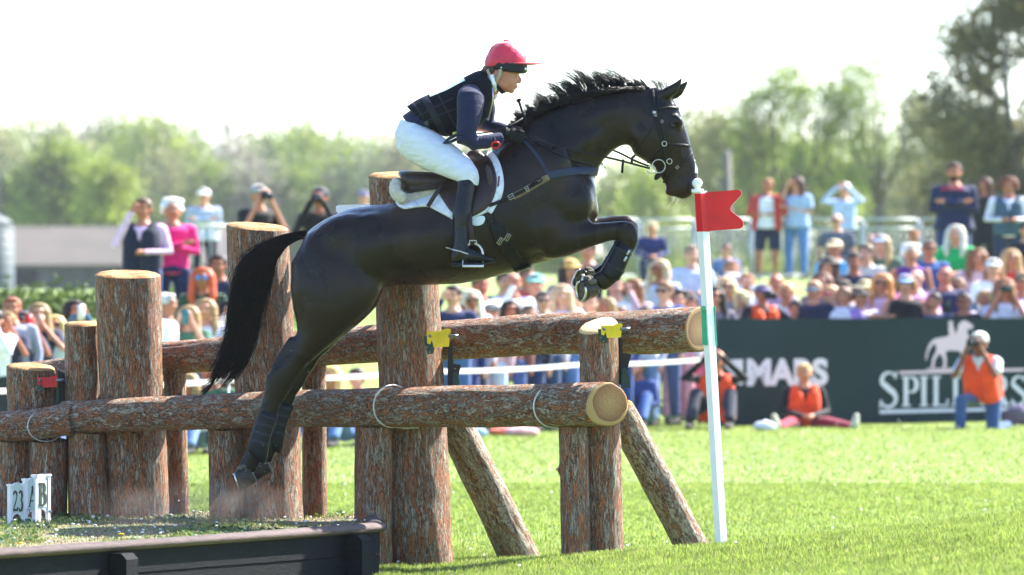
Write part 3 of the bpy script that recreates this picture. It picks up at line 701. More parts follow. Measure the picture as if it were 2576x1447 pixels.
# tail
tc_ = [(772, 588, 10), (740, 596, 11), (702, 614, 17), (666, 646, 30), (640, 690, 40), (622, 760, 40), (612, 820, 37), (597, 880, 34), (575, 925, 30), (552, 958, 24), (536, 982, 14)]
ts = spline(tc_, 60)
q = MB(); R_ = []
core = [(W(c[0], c[1]) , c[2]*.32/447) for c in ts[:38]]
q.tube([c[0] for c in core], [(max(.006, c[1]), max(.006, c[1]*.6)) for c in core], n=14, up=(0, 1, 0))
q.v = [tuple(v) for v in q.v]
for i in range(2300):
    a = rnd.uniform(-1, 1); a = math.copysign(abs(a)**.8, a); yy = rnd.uniform(-.55, .55)*math.sqrt(max(0, 1 - a*a*.8)); s0 = rnd.random()**1.7*.55; s1 = min(1, s0 + rnd.uniform(.25, .72)); 
    k0, k1 = int(s0*59), int(s1*59); P = []
    dr = rnd.gauss(.05, .22); ph = rnd.uniform(0, 6); wv = rnd.uniform(0, .05)
    for k in range(k0, k1 + 1, 3):
        c = ts[k]; c2 = ts[min(k+1, 59)]; c1 = ts[max(k-1, 0)]
        tx, ty = c2[0]-c1[0], c2[1]-c1[1]; L = math.hypot(tx, ty) or 1; nx_, ny_ = ty/L, -tx/L
        o = (a + dr*(k-k0)/25 + wv*math.sin(k*.35 + ph)) * c[2]
        P.append(W(c[0] - nx_*o, c[1] - ny_*o) + Vector((0, yy*c[2]/447*.9, 0)))
    if len(P) < 3: continue
    w_ = rnd.uniform(.0016, .0036); side = Vector((0, 1, 0)); vs = []; kk = len(P) - 1
    for j, p in enumerate(P):
        t = (P[min(j+1, kk)] - P[max(j-1, 0)]).normalized(); bb = t.cross(side).normalized(); ww = w_ * (1 if j < kk*.5 else max(.08, 1 - (j/kk - .5)*1.9))
        vs += [p - bb*ww/2, p + bb*ww/2, p - side*ww*.6]
    q.add(vs, [f for j in range(kk) for f in ((3*j, 3*j+3, 3*j+4, 3*j+1), (3*j+1, 3*j+4, 3*j+5, 3*j+2), (3*j+2, 3*j+5, 3*j+3, 3*j))])
for i in range(420):                                               # loose hairs trailing off the left side
    k = rnd.randint(26, 56); c = ts[k]; p = W(c[0] - c[2]*.5, c[1]) + Vector((0, rnd.uniform(-.02, .02), 0))
    strand(q, p, Vector((-.55, 0, -.8)), Vector((-1.0 + rnd.uniform(-.1, .6), rnd.uniform(-.2, .2), -.25 + rnd.uniform(-.4, .5))), rnd.uniform(.06, .20), .0011, 9, 0, rnd)
for i in range(60):                                               # wisps right of the dock
    k = rnd.randint(14, 34); c = ts[k]; p = W(c[0] + c[2]*.7, c[1] - 5)
    strand(q, p, Vector((.1, 0, -1)), Vector((-.2 + rnd.uniform(-.2, .2), 0, -1)), rnd.uniform(.08, .2), .0018, 8, 0, rnd)
put(q, 'tail', M_HAIRT, horse)

# ---------------------------------------------------------------- leg boots (worn things)
M_BOOT = simple('leg_boot_black', (.005, .006, .009), .36, .3, 30, bump=.3, bscale=80, spec=.22)
M_STRP = simple('leg_boot_strap', (.014, .016, .022), .5, .3, 40, bump=.4, bscale=150)
M_SILV = simple('silver_tape', (.55, .56, .58), .35, .3, 60, metal=.7, bump=.6, bscale=120)
def legboot(st, yc, label, bands, plate=None, mat=None):
    mid = W((st[0][0] + st[0][2])/2, (st[0][1] + st[0][3])/2, 0) + Vector((0, yc, 0))
    t = thing('leg_boot', mid, label, 'leg boot', 'black leg boots on the horse')
    q = MB(); q.prof([s_ + (yc,) for s_ in st], n=24, e=2.2); put(q, 'shell', mat or M_BOOT, t)
    for u in bands:
        i = min(int(u*(len(st)-1)), len(st)-2); f_ = u*(len(st)-1) - i; A = [lerp(a, b_, f_) for a, b_ in zip(st[i], st[i+1])]
        j = min(u + .05, 1); i2 = min(int(j*(len(st)-1)), len(st)-2); f2 = j*(len(st)-1) - i2; B = [lerp(a, b_, f2) for a, b_ in zip(st[i2], st[i2+1])]
        g_ = lambda Z, e: ((Z[0]) - e, Z[1], Z[2] + e, Z[3], Z[4] + e*.0024, yc)
        q = MB(); q.prof([g_(A, -1), g_(A, 1.6), g_(B, 1.6), g_(B, -1)], n=24, e=2.2); put(q, 'strap', M_STRP, t, edge=40)
    if plate:
        q = MB()
        for (a, b_, c, d) in plate:
            q.box(W((a + c)/2, (b_ + d)/2, 0) + Vector((0, yc - .040, 0)), (.030, .004, .012), Rt(-58))
        put(q, 'silver_tape', M_SILV, t)
    return t
for s_, dx, dy, lb in ((-1, 0, 0, 'black ribbed leg boot on the near hind leg'), (1, 34, -22, 'black ribbed leg boot on the far hind leg, half hidden')):
    legboot([(a + dx, b_ + dy, c + dx, d + dy, w_) for a, b_, c, d, w_ in [(657, 1028, 703, 1044, .036), (648, 1052, 696, 1064, .036), (638, 1080, 686, 1090, .037), (629, 1106, 680, 1118, .040), (622, 1128, 676, 1148, .042), (640, 1150, 668, 1166, .032)]], s_*.148, lb, [.08, .24, .40, .56])
for s_, dx, dy, lb in ((-1, 0, 0, 'glossy black leg boot on the near foreleg with silver tape'), (1, 3, -15, 'black leg boot on the far foreleg, nearly hidden')):
    legboot([(a + dx, b_ + dy, c + dx, d + dy, w_) for a, b_, c, d, w_ in [(1552, 606, 1592, 630, .038), (1541, 628, 1584, 648, .036), (1531, 646, 1576, 668, .037), (1521, 664, 1567, 688, .040), (1511, 678, 1556, 706, .043), (1512, 690, 1540, 710, .036)]], s_*.14, lb, [.12, .55], [(1568, 632, 1590, 640), (1562, 648, 1582, 656)] if s_ < 0 else None)

# ---------------------------------------------------------------- saddle pad, saddle, girth
M_PAD = simple('quilted_white', (.62, .65, .72), .8, .06, 30, sheen=.3)
m = M_PAD; n, l = m.node_tree.nodes, m.node_tree.links
tc = n.new('ShaderNodeTexCoord'); mp = n.new('ShaderNodeMapping'); mp.inputs['Rotation'].default_value = (0, RAD(45), 0); mp.inputs['Scale'].default_value = (17, 0, 17); l.new(tc.outputs['Object'], mp.inputs[0])
ck = n.new('ShaderNodeTexVoronoi'); ck.feature = 'DISTANCE_TO_EDGE'; ck.distance = 'CHEBYCHEV' if False else ck.distance; ck.inputs['Randomness'].default_value = 0; ck.inputs['Scale'].default_value = 1
l.new(mp.outputs[0], ck.inputs['Vector']); rp = ramp(n, [(0, 0.), (.12, .8), (.5, 1.)]); l.new(ck.outputs['Distance'], rp.inputs[0])
bp = n.new('ShaderNodeBump'); bp.inputs['Strength'].default_value = .8; bp.inputs['Distance'].default_value = .008; l.new(rp.outputs[0], bp.inputs['Height']); l.new(bp.outputs[0], n['Principled BSDF'].inputs['Normal'])
M_SADD = simple('saddle_leather', (.030, .017, .015), .3, .25, 18, bump=.25, bscale=120, spec=.3)
M_STRAP = simple('tack_leather', (.006, .006, .007), .4, .3, 25, bump=.3, bscale=150, spec=.18)
M_FLEECE = simple('sheepskin', (.56, .51, .38), .95, .12, 40, bump=1.0, bscale=160, sheen=.6, bdist=.012)
def sheet(mb, poly, off, th, side=-1, res=9, fb=-.30, bvh=None):
    """thick sheet laid on the horse's flank inside a photo polygon"""
    xs_ = [p[0] for p in poly]; ys_ = [p[1] for p in poly]
    def inside(x, y):
        c = False; j = len(poly) - 1
        for i in range(len(poly)):
            if (poly[i][1] > y) != (poly[j][1] > y) and x < (poly[j][0]-poly[i][0])*(y-poly[i][1])/(poly[j][1]-poly[i][1]) + poly[i][0]: c = not c
            j = i
        return c
    return inside
def patch(mb, poly, off, th, side=-1, res=6, bulge=0, bvh=None, smooth_=2):
    """fill polygon by concentric shrink rings, each vertex pressed on the surface: clean outline, real thickness"""
    n_ = len(poly); cx = sum(p[0] for p in poly)/n_; cy = sum(p[1] for p in poly)/n_
    rs = []; lv = [1.0, .97, .85, .7, .5, .3, .12]
    for f_ in lv:
        r = []
        for (x, y) in poly:
            h, nn = hugp(cx + (x-cx)*f_, cy + (y-cy)*f_, 0, side, bvh)
            if h is None: h = W(x, y) + Vector((0, side*.04, 0)); nn = Vector((0, side, 0))
            r.append((h, nn))
        rs.append(r)
    outer = [[h + nn*(off - .003) for h, nn in rs[0]]] + [[h + nn*(off + th*(1 if k else .55) + bulge*(1 - lv[k]**2)) for h, nn in rs[k]] for k in range(len(rs))]
    mb.rings(outer, cap=True)
def smp(pts, n_): return [tuple(p[:2]) for p in spline(pts, n_)]
pad = thing('saddle_pad', W(1150, 480), 'white quilted saddle pad under the brown saddle', 'saddle pad')
pp = smp([(1150, 440), (1190, 402), (1222, 378), (1247, 392), (1262, 425), (1268, 465), (1262, 498), (1246, 525), (1237, 541)], 26) + smp([(1232, 533), (1205, 546), (1170, 560), (1142, 556)], 10) + smp([(1128, 548), (1100, 533), (1079, 523), (1050, 524), (1022, 528), (1004, 521), (994, 505), (1010, 488), (1060, 470), (1110, 455)], 26)
for s_ in (-1, 1):
    q = MB(); patch(q, pp, .002, .011, s_); put(q, 'quilted_panel', M_PAD, pad)
q = MB(); q.ribbon([hugp(x, y, .004)[0] for x, y in ((1256, 446), (1255, 460), (1253, 472))], [Vector((0, -1, 0))]*3, .010, .012); put(q, 'maroon_tab', simple('maroon', (.10, .015, .05), .7), pad)
fl = thing('sheepskin_pad', W(1050, 490), 'cream sheepskin roll curling up behind the saddle seat', 'sheepskin')
q = MB(); sp = [(1120, 476), (1085, 484), (1050, 497), (1022, 502), (1001, 492), (993, 474), (1000, 458)]
P = [hugp(x, y, .012)[0] or W(x, y, -.1) for x, y in [p[:2] for p in spline(sp, 16)]]
P = [Vector((p.x, max(p.y, -.20) if i < 9 else lerp(-.19, -.06, (i-9)/6), p.z)) for i, p in enumerate(P)]
q.tube(P, [(.026, .026)] + [(.033, .034)]*14 + [(.024, .03)], n=16, up=(0, 1, 0), round_ends=True)
q.tube([Vector((p.x, -p.y, p.z)) for p in P], [(.026, .026)] + [(.033, .034)]*14 + [(.024, .03)], n=16, up=(0, 1, 0), round_ends=True)
q.tube([P[-1], Vector((P[-1].x - .012, 0, P[-1].z - .002)), Vector((P[-1].x, -P[-1].y, P[-1].z))], .028, n=14)
putr(q, 'fleece', M_FLEECE, fl, .007, 3, .5, (.004, 60, 4))
sad = thing('saddle', W(1140, 450), 'dark brown leather jumping saddle under the rider', 'saddle')
q = MB()
q.prof([(1000, 437, 1012, 452, .075), (1004, 430, 1018, 474, .125), (1020, 429, 1030, 482, .155), (1060, 432, 1062, 484, .165), (1100, 434, 1100, 478, .15), (1140, 426, 1140, 470, .135), (1170, 405, 1172, 450, .12), (1192, 388, 1194, 430, .10), (1212, 382, 1212, 410, .08), (1220, 384, 1220, 398, .05)], n=22, e=2.6)
q.prof([(1016, 470, 1014, 482, .12), (1040, 468, 1040, 488, .16), (1085, 462, 1085, 484, .17), (1140, 450, 1140, 475, .17), (1190, 420, 1190, 450, .15)], n=16)
putr(q, 'seat', M_SADD, sad, .008, 4)
flp = smp([(1088, 462), (1130, 448), (1165, 415), (1184, 385), (1210, 384), (1236, 404), (1249, 440), (1250, 470), (1243, 500), (1228, 524), (1210, 538), (1188, 549)], 30) + smp([(1165, 546), (1140, 540), (1120, 515), (1105, 490)], 10)
q = MB(); patch(q, flp, .012, .010, -1, bulge=.010); put(q, 'flap', M_SADD, sad)
q = MB(); patch(q, flp, .012, .010, 1, bulge=.010); put(q, 'flap', M_SADD, sad)
q = MB(); h, nn = hugp(1208, 410, .03); q.ell(h + nn*.005, (.060, .036, .044), Rt(25)); putr(q, 'knee_block', M_SADD, sad, .006, 3)
q = MB(); h, nn = hugp(1234, 458, .026); q.ell(h, (.022, .020, .085), Rt(-8)); putr(q, 'flap_roll', M_SADD, sad, .006, 3)
q = MB(); a, b_ = hugp(1184, 545, .028)[0], hugp(1186, 600, .05)[0]; yb = -.36
q.ribbon([W(1182, 540) + Vector((0, yb, 0)), W(1186, 580) + Vector((0, yb - .004, 0)), W(1190, 618) + Vector((0, yb - .01, 0))], [Vector((0, -1, 0))]*3, .024, .004)
put(q, 'stirrup_leather', M_SADD, sad); q = MB()
q.ribbon([W(1119, 462) + Vector((0, -.235, 0)), W(1098, 490) + Vector((0, -.262, 0)), W(1078, 522) + Vector((0, -.285, 0))], [Vector((0, -1, -.1))]*3, .024, .004); put(q, 'girth_strap', M_SADD, sad)
q = MB(); c = W(1191, 642) + Vector((0, yb - .015, 0))
arch = [c + Vector((.055*math.cos(RAD(a))*1.0, .01*math.sin(RAD(a)), .062*math.sin(RAD(a)))) for a in range(-25, 206, 11)]
q.tube(arch, [(.006, .005)]*len(arch), n=8)
q.tube([c + Vector((-.055, 0, -.030)), c + Vector((-.058, 0, -.062)), c + Vector((.058, 0, -.062)), c + Vector((.055, 0, -.030))], .006, n=8)
q.box(c + Vector((0, 0, -.066)), (.118, .05, .010)); q.tube([c + Vector((-.022, 0, .056)), c + Vector((-.018, 0, .078)), c + Vector((.018, 0, .078)), c + Vector((.022, 0, .056))], .0035, n=6)
put(q, 'stirrup', M_STEEL, sad)
q = MB(); strap(q, [(1222, 540), (1229, 560), (1236, 580)], .019, .004, .006); strap(q, [(1240, 537), (1249, 560), (1257, 580)], .019, .004, .006); put(q, 'billet_straps', M_STRAP, sad)
gir = thing('girth', W(1270, 610), 'wide black leather girth with steel buckles round the belly', 'girth')
gp = smp([(1232, 575), (1236, 563), (1256, 562), (1276, 572), (1288, 598), (1300, 632), (1322, 658), (1338, 667), (1330, 672), (1297, 682), (1275, 655), (1255, 632), (1240, 605)], 44)
q = MB(); patch(q, gp, .002, .012, -1); patch(q, gp, .002, .012, 1); q.prof([(1288, 676, 1296, 686, .12), (1312, 671, 1318, 681, .14), (1330, 663, 1338, 673, .12)], n=14); put(q, 'leather', M_STRAP, gir)
q = MB()
for (x, y) in ((1256, 605), (1275, 596)):
    q = MB(); buckle(q, x, y, 60, .040, .022, .0024, off=.022); put(q, 'buckle', M_STEEL, gir)
    q = MB(); strap(q, [(x - 8, y - 30), (x, y), (x + 8, y + 26)], .016, .003, .015); put(q, 'billet_strap', M_STRAP, gir)
# numnah girth loop (clear plastic)
q = MB(); patch(q, smp([(1190, 552), (1212, 545), (1221, 551), (1214, 566), (1198, 570), (1186, 566)], 18), .004, .006); put(q, 'vinyl_patch', simple('vinyl', (.62, .68, .74), .12, .05), pad)
# ---------------------------------------------------------------- breastplate
brp = thing('breastplate', W(1400, 460), 'navy breastplate strap across the horse chest with a tan sheepskin backing', 'breastplate')
M_NAVY = simple('navy_strap', (.018, .030, .060), .5, .2, 30, bump=.3, bscale=150); M_TAN = simple('tan_lining', (.20, .15, .09), .9, .25, 60, bump=.8, bscale=120)
for s_ in (-1, 1):
    q = MB(); strap(q, [(1372, 446), (1400, 440), (1440, 434), (1475, 432), (1500, 432)], .046, .006, .006, s_); put(q, 'chest_band', M_NAVY, brp)
    q = MB(); strap(q, [(1290, 498), (1320, 482), (1350, 464), (1380, 448)], .038, .010, .002, s_); put(q, 'lining', M_TAN, brp)
    q = MB(); strap(q, [(1230, 521), (1262, 508), (1290, 496), (1325, 478), (1352, 462)], .020, .005, .013, s_); strap(q, [(1330, 473), (1345, 456), (1362, 452), (1360, 462), (1335, 474)], .008, .003, .020, s_)
    put(q, 'strap', M_STRAP, brp)
    q = MB(); strap(q, [(1378, 440), (1362, 412), (1342, 384), (1318, 358)], .018, .004, .003, s_); put(q, 'shoulder_strap', M_NAVY, brp)
for x, y, w_ in ((1285, 498, .030), (1325, 478, .016)):
    q = MB(); buckle(q, x, y, 30, w_, .026, off=.020); put(q, 'buckle', M_STEEL, brp)
# martingale rein-strap end near the neck base
q = MB(); strap(q, [(1330, 346), (1362, 370), (1405, 392), (1450, 408), (1492, 417)], .012, .004, .004); put(q, 'running_strap', M_STRAP, brp)
q = MB(); c = W(1510, 412, -.02); q.tube([c + Vector((.011*math.cos(a), 0, .011*math.sin(a))) for a in (k*math.pi/8 for k in range(17))], .0022, n=6); q.tube([c + Vector((.008, 0, .004)), W(1525, 424, -.02)], [.006, .004], n=6); put(q, 'ring', M_STEEL, brp)
# ---------------------------------------------------------------- bridle
bri = thing('bridle', W(1680, 340), 'black leather bridle with silver bit rings on the horse head', 'bridle')
for s_ in (-1, 1):
    q = MB(); strap(q, [(1638, 219), (1641, 245), (1644, 270), (1646, 290)], [.034, .030, .024, .016] if False else .026, .007, .003, s_); put(q, 'headpiece', M_STRAP, bri)
    q = MB(); strap(q, [(1652, 279), (1670, 273), (1690, 271), (1706, 275), (1712, 279)], .016, .008, .002, s_); put(q, 'browband', M_STRAP, bri)
    q = MB(); strap(q, [(1646, 290), (1652, 312), (1658, 338), (1664, 360), (1668, 385), (1672, 405)], .013, .005, .003, s_)
    strap(q, [(1652, 288), (1660, 308), (1666, 335), (1671, 362)], .012, .005, .006, s_)
    strap(q, [(1646, 300), (1636, 330), (1622, 352), (1606, 366), (1596, 374)], .009, .004, .002, s_); put(q, 'cheekpiece', M_STRAP, bri)
    q = MB(); strap(q, [(1672, 364), (1695, 365), (1720, 367), (1738, 370), (1746, 376)], .016, .007, .003, s_)
    strap(q, [(1742, 384), (1722, 404), (1700, 424), (1682, 442), (1668, 462)], .012, .005, .003, s_)
    strap(q, [(1664, 372), (1648, 390), (1632, 406), (1626, 416)], .012, .004, .003, s_); put(q, 'noseband', M_STRAP, bri)
    for cx_, cy_, r_ in ((1656, 419, 16.5), (1638, 427, 10), (1683, 407, 6.5), (1670, 363, 6)):
        h = hugp(max(cx_, 1662), cy_ - 4, .022 if r_ > 8 else .012, s_)[0] or W(cx_, cy_) + Vector((0, s_*.06, 0)); yy = s_*.078
        c = W(cx_, cy_) + Vector((0, h.y if abs(h.y) > .03 else yy, 0)) 
        q = MB(); q.tube([c + Vector((r_/447*math.cos(a), s_*-.004*math.cos(a), r_/447*math.sin(a))) for a in (k*math.pi/12 for k in range(25))], .0026 if r_ > 8 else .0022, n=6); put(q, 'bit_ring', M_STEEL, bri)
    for x, y, a in ((1648, 291, 70), (1664, 307, 70), (1703, 421, 40), (1629, 416, 50)):
        q = MB(); buckle(q, x, y, a, .016, .014, .0014, s_)
        if q.v: put(q, 'buckle', M_STEEL, bri)
    q = MB(); h = hugp(1664, 432, .008, s_)[0]
    q.ribbon([W(x, y) + Vector((0, h.y + s_*.004, 0)) for x, y in ((1676, 420), (1664, 433), (1652, 446), (1648, 452))], [Vector((0, s_, 0))]*4, [.026, .030, .030, .012], .005); put(q, 'bit_guard', M_STRAP, bri)
h, nn = hugp(1645, 285, .010); q = MB(); q.box(h, (.020, .003, .016), Rt(8)); put(q, 'silver_plate', M_STEEL, bri)
q = MB(); P = [(1748, 396), (1753, 412), (1755, 430), (1754, 441)]
for s_ in (-1, 1): strap(q, [(1745, 392), (1748, 408), (1751, 424), (1751, 438)], .034, .0012, .001, s_, n=10)
put(q, 'nose_tape', simple('grey_tape', (.30, .33, .35), .3, .2, 50, bump=.6, bscale=90), bri)
# reins (from the bit rings to the hand)
for s_ in (-1, 1):
    q = MB(); yb = -.105 if s_ < 0 else .06; ye = s_*.085
    dy = 0 if s_ < 0 else -20
    if s_ < 0: R1 = [(1634, 425, ye), (1600, 416, ye - .01), (1545, 402, -.13), (1480, 389, -.155), (1420, 376, -.185), (1365, 362, -.20), (1312, 347, -.19)]
    else: R1 = [(1636, 418, ye), (1600, 404, ye + .02), (1545, 378, .10), (1480, 362, .15), (1400, 344, .17), (1320, 330, .15)]
    P = [W(a, b_) + Vector((0, c, 0)) for a, b_, c in spline(R1, 40)]
    q.ribbon(P, [Vector((0, s_, .15))]*len(P), .011, .004); put(q, 'rein', M_STRAP, bri)
    q = MB()
    for (a, b_) in (((1588, 413), (1589, 400)), ((1567, 402), (1564, 436))) if s_ < 0 else (((1590, 398), (1600, 388)),):
        q.tube([W(*a) + Vector((0, ye - .03*s_*0 - .006, 0)), W(*b_) + Vector((0, ye - .006, 0))], [(.007, .0025)]*2, n=8)
    put(q, 'rein_stop', M_STRAP, bri)
# ================================================================== RIDER
M_SKIN = simple('skin', (.47, .20, .135), .5, .12, 9, bump=.15, bscale=200); M_SKIN.node_tree.nodes['Principled BSDF'].inputs['Subsurface Weight'].default_value = .12
M_SKIN.node_tree.nodes['Principled BSDF'].inputs['Subsurface Radius'].default_value = (.01, .004, .002)
M_BREECH = simple('breeches_white', (.60, .63, .69), .75, .05, 12, bump=.9, bscale=16, stretch=(1.5, 1, 4), sheen=.2)
M_LEATHER = simple('boot_leather', (.005, .006, .007), .24, .3, 20, bump=.35, bscale=45, spec=.25)
M_JACK = simple('navy_jersey', (.010, .013, .045), .85, .15, 25, bump=.8, bscale=14, stretch=(1, 1, 2.5), sheen=.12)
M_VEST = simple('vest_black', (.006, .007, .011), .75, .3, 40, bump=.5, bscale=120, spec=.12)
M_GLOVE = simple('glove_black', (.007, .007, .008), .55, .3, 50, bump=.4, bscale=120, spec=.15)
M_SILK = simple('red_silk', (.62, .030, .075), .36, .12, 14, bump=.7, bscale=20, sheen=.5, trans=.12)
M_BAND = simple('helmet_black', (.007, .009, .015), .5, .2, 60, bump=.4, bscale=200)
M_BEIGE = simple('harness_beige', (.36, .30, .22), .7, .1, 60, bump=.3, bscale=200)
M_HAIRB = simple('brown_hair', (.06, .03, .018), .5, .4, 60, stretch=(1, 1, 6))
M_WHITE = simple('white_cotton', (.78, .79, .80), .8, .05, 20, bump=.4, bscale=30)
rid = thing('person', W(1120, 400), 'rider in red hat silk, black body protector and white breeches, crouching over the jumping horse', 'person')
# ---- body (skin), one continuous surface
q = MB()
q.prof([(1222, 140, 1296, 140, .060), (1219, 160, 1306, 162, .070), (1221, 178, 1308, 183, .073), (1224, 190, 1305, 191, .072), (1229, 200, 1304, 200, .069), (1235, 210, 1301, 209, .063), (1243, 219, 1298, 217, .054), (1256, 226, 1293, 223, .044), (1266, 230, 1290, 229, .034), (1276, 233, 1286, 233, .018)], n=26, e=2.15)
q.tube([W(1301, 190), W(1305, 200), W(1306.5, 205.5)], [(.012, .010), (.016, .013), (.014, .014)], n=12, up=(1, 0, 0), round_ends=True)     # nose
for s_ in (-1, 1):
    q.ell(W(1301.5, 207) + Vector((0, s_*.011, 0)), (.010, .008, .008))
    q.ell(W(1281, 205) + Vector((0, s_*.040, 0)), (.030, .022, .026))        # cheek
    q.ell(W(1296, 187) + Vector((0, s_*.030, 0)), (.018, .024, .009), Rt(-5))        # brow
    q.ell(W(1262, 211) + Vector((0, s_*.046, 0)), (.035, .018, .022), Rt(28))         # jaw
q.ell(W(1297, 216.5), (.016, .021, .0055)); q.ell(W(1296, 221), (.015, .019, .0065)); q.ell(W(1286, 229), (.020, .022, .014))
q.tube([W(1245, 200), W(1236, 215), W(1224, 234), W(1205, 255)], [(.062, .058), (.056, .056), (.058, .06), (.07, .09)], n=18)        # neck
q.tube([W(1205, 250), W(1140, 282), W(1060, 335)], [(.075, .11), (.08, .12), (.08, .11)], n=16)       # torso
for s_, S0, EL, HD in ((-1, (1190, 255), (1180, 350), (1262, 350)), (1, (1205, 255), (1205, 320), (1278, 330))):
    q.tube([W(*S0) + Vector((0, s_*.17, 0)), W(*EL) + Vector((0, s_*.24, 0)), W(*HD) + Vector((0, s_*.15, 0))], [.030, .024, .016], n=12)
for s_ in (-1, 1):
    q.tube([W(1045, 350) + Vector((0, s_*.09, 0)), W(1172, 432) + Vector((0, s_*.27, 0)), W(1167, 545) + Vector((0, s_*.315, 0)), W(1162, 635) + Vector((0, s_*.345, 0))], [.06, .035, .028, .026], n=14)
putr(q, 'body', M_SKIN, rid, .0048, 4, .5)
# ear, eye, brow, lips
for s_ in (-1, 1):
    q = MB(); c = W(1251.5, 192) + Vector((0, s_*.074, 0)); P = [c + Vector((.014*math.cos(a)*(1.0), s_*.006*math.cos(a)*-1, .027*math.sin(a) + .004*math.cos(a))) for a in (lerp(-2.2, 3.3, k/14) for k in range(15))]
    q.tube(P, [.0042]*12 + [.003]*3, n=8); q.ell(c + Vector((.002, 0, 0)), (.012, .006, .022)); q.ell(c + Vector((-.002, 0, -.024)), (.009, .006, .009))
    putr(q, 'ear', M_SKIN, rid, .0025, 2)
    q = MB(); q.ell(W(1294.5, 193.2) + Vector((0, s_*.0345, 0)), (.0115, .011, .0085)); e_ = put(q, 'eye', simple('eye_white', (.55, .52, .5), .2, .05), rid)
    q = MB(); q.ell(W(1296.8, 193.4) + Vector((0, s_*.0355, 0)), (.0075, .0085, .0068)); put(q, 'iris', simple('iris', (.05, .035, .02), .15, .1), e_) if False else put(q, 'iris', simple('iris', (.05, .035, .02), .15, .1), rid)
    q = MB(); q.tube([W(1288, 190.2) + Vector((0, s_*.050, 0)), W(1293, 189.2) + Vector((0, s_*.046, 0)), W(1300, 190.6) + Vector((0, s_*.034, 0))], [.0022, .003, .002], n=6); put(q, 'eyelid', M_SKIN, rid)
    q = MB(); q.tube([W(1285, 185.2) + Vector((0, s_*.056, 0)), W(1292, 183.6) + Vector((0, s_*.052, 0)), W(1301, 184.6) + Vector((0, s_*.034, 0))], [.002, .0034, .0022], n=6); put(q, 'eyebrow', M_HAIRB, rid)
q = MB(); q.tube([W(1286, 218) + Vector((0, -.033, 0)), W(1292, 217.4) + Vector((0, -.024, 0)), W(1298.5, 217) + Vector((0, -.008, 0)), W(1299.5, 217), W(1298.5, 217) + Vector((0, .008, 0)), W(1292, 217.4) + Vector((0, .024, 0))], [.0012, .0036, .0046, .0046, .0046, .003], n=8)
q.tube([W(1287, 219.6) + Vector((0, -.031, 0)), W(1293, 221) + Vector((0, -.021, 0)), W(1297.5, 221.2) + Vector((0, -.008, 0)), W(1298, 221.3), W(1297.5, 221.2) + Vector((0, .008, 0)), W(1292, 221) + Vector((0, .022, 0))], [.0012, .0038, .0052, .0052, .0052, .003], n=8)
putr(q, 'lips', simple('lips', (.42, .13, .11), .4, .1), rid, .0022, 1)
# hair: bun and sides
q = MB(); q.prof([(1215, 168, 1262, 168, .073), (1214, 178, 1258, 178, .076), (1217, 188, 1243, 188, .072), (1224, 196, 1236, 196, .05)], n=20); q.ell(W(1219, 183), (.026, .034, .026)); q.ell(W(1223, 192), (.018, .03, .02))
putr(q, 'hair', M_HAIRB, rid, .005, 2, .5, (.004, 50, 2))
# helmet: red silk over a black shell, peak, harness
hel = newobj('helmet', None, None, rid); hel.location = W(1265, 150) - rid.location
def puth(q, nm, mt, vox=None, it=3, disp=None, edge=None):
    me = remesh(q.mesh(nm), vox, it) if vox else q.mesh(nm)
    if disp: displace(me, *disp)
    if edge: sharp(me, edge)
    me.transform(Matrix.Translation(-W(1265, 150))); o = newobj(nm, me, mt, hel); return o
q = MB(); q.prof([(1262, 103, 1284, 103, .028), (1246, 109, 1298, 110, .062), (1236, 117, 1309, 120, .080), (1228, 130, 1320, 133, .093), (1222, 144, 1327, 147, .100), (1218, 158, 1326, 157, .101), (1218, 167, 1324, 164, .098), (1222, 172, 1320, 168, .09)], n=36, e=2.1)
for a in range(6):
    aa = a*math.pi/6 + .1
me_o = puth(q, 'silk_cover', M_SILK, .005, 6, (.0032, 26, 5))
q = MB()
for a in range(0, 180, 60):
    P = []
    for k in range(17):
        t = math.pi*k/16; u = W(1271, 165); P.append(u + Vector((.112*math.cos(t)*math.cos(RAD(a + 30)), .097*math.cos(t)*math.sin(RAD(a + 30)), .139*math.sin(t)**.9 - .004)))
    q.tube(P, .0016, n=5)
q.ell(W(1273, 101.5), (.017, .017, .006)); puth(q, 'seams', M_SILK)
q = MB(); q.prof([(1222, 158, 1325, 160, .1005), (1224, 170, 1327, 166, .1005), (1232, 176, 1327, 180, .098), (1246, 179, 1322, 185, .093), (1256, 180, 1318, 186, .085)], n=36, e=2.15); puth(q, 'shell', M_BAND, .005, 3)
q = MB(); rs = []
for k in range(15):
    t = k/14; a = lerp(-1.25, 1.25, t); ca, sa = math.cos(a), math.sin(a)
    inn = W(1276, 161) + Vector((.108*ca, .098*sa, 0)); out = inn + Vector((.082*max(0, ca)**.6, .018*sa, .006 - .010*abs(sa)))
    rs.append([inn + Vector((0, 0, .005)), out + Vector((0, 0, .004)), out + Vector((0, 0, -.003)), inn + Vector((0, 0, -.004))])
q.rings(rs); puth(q, 'peak', M_SILK)
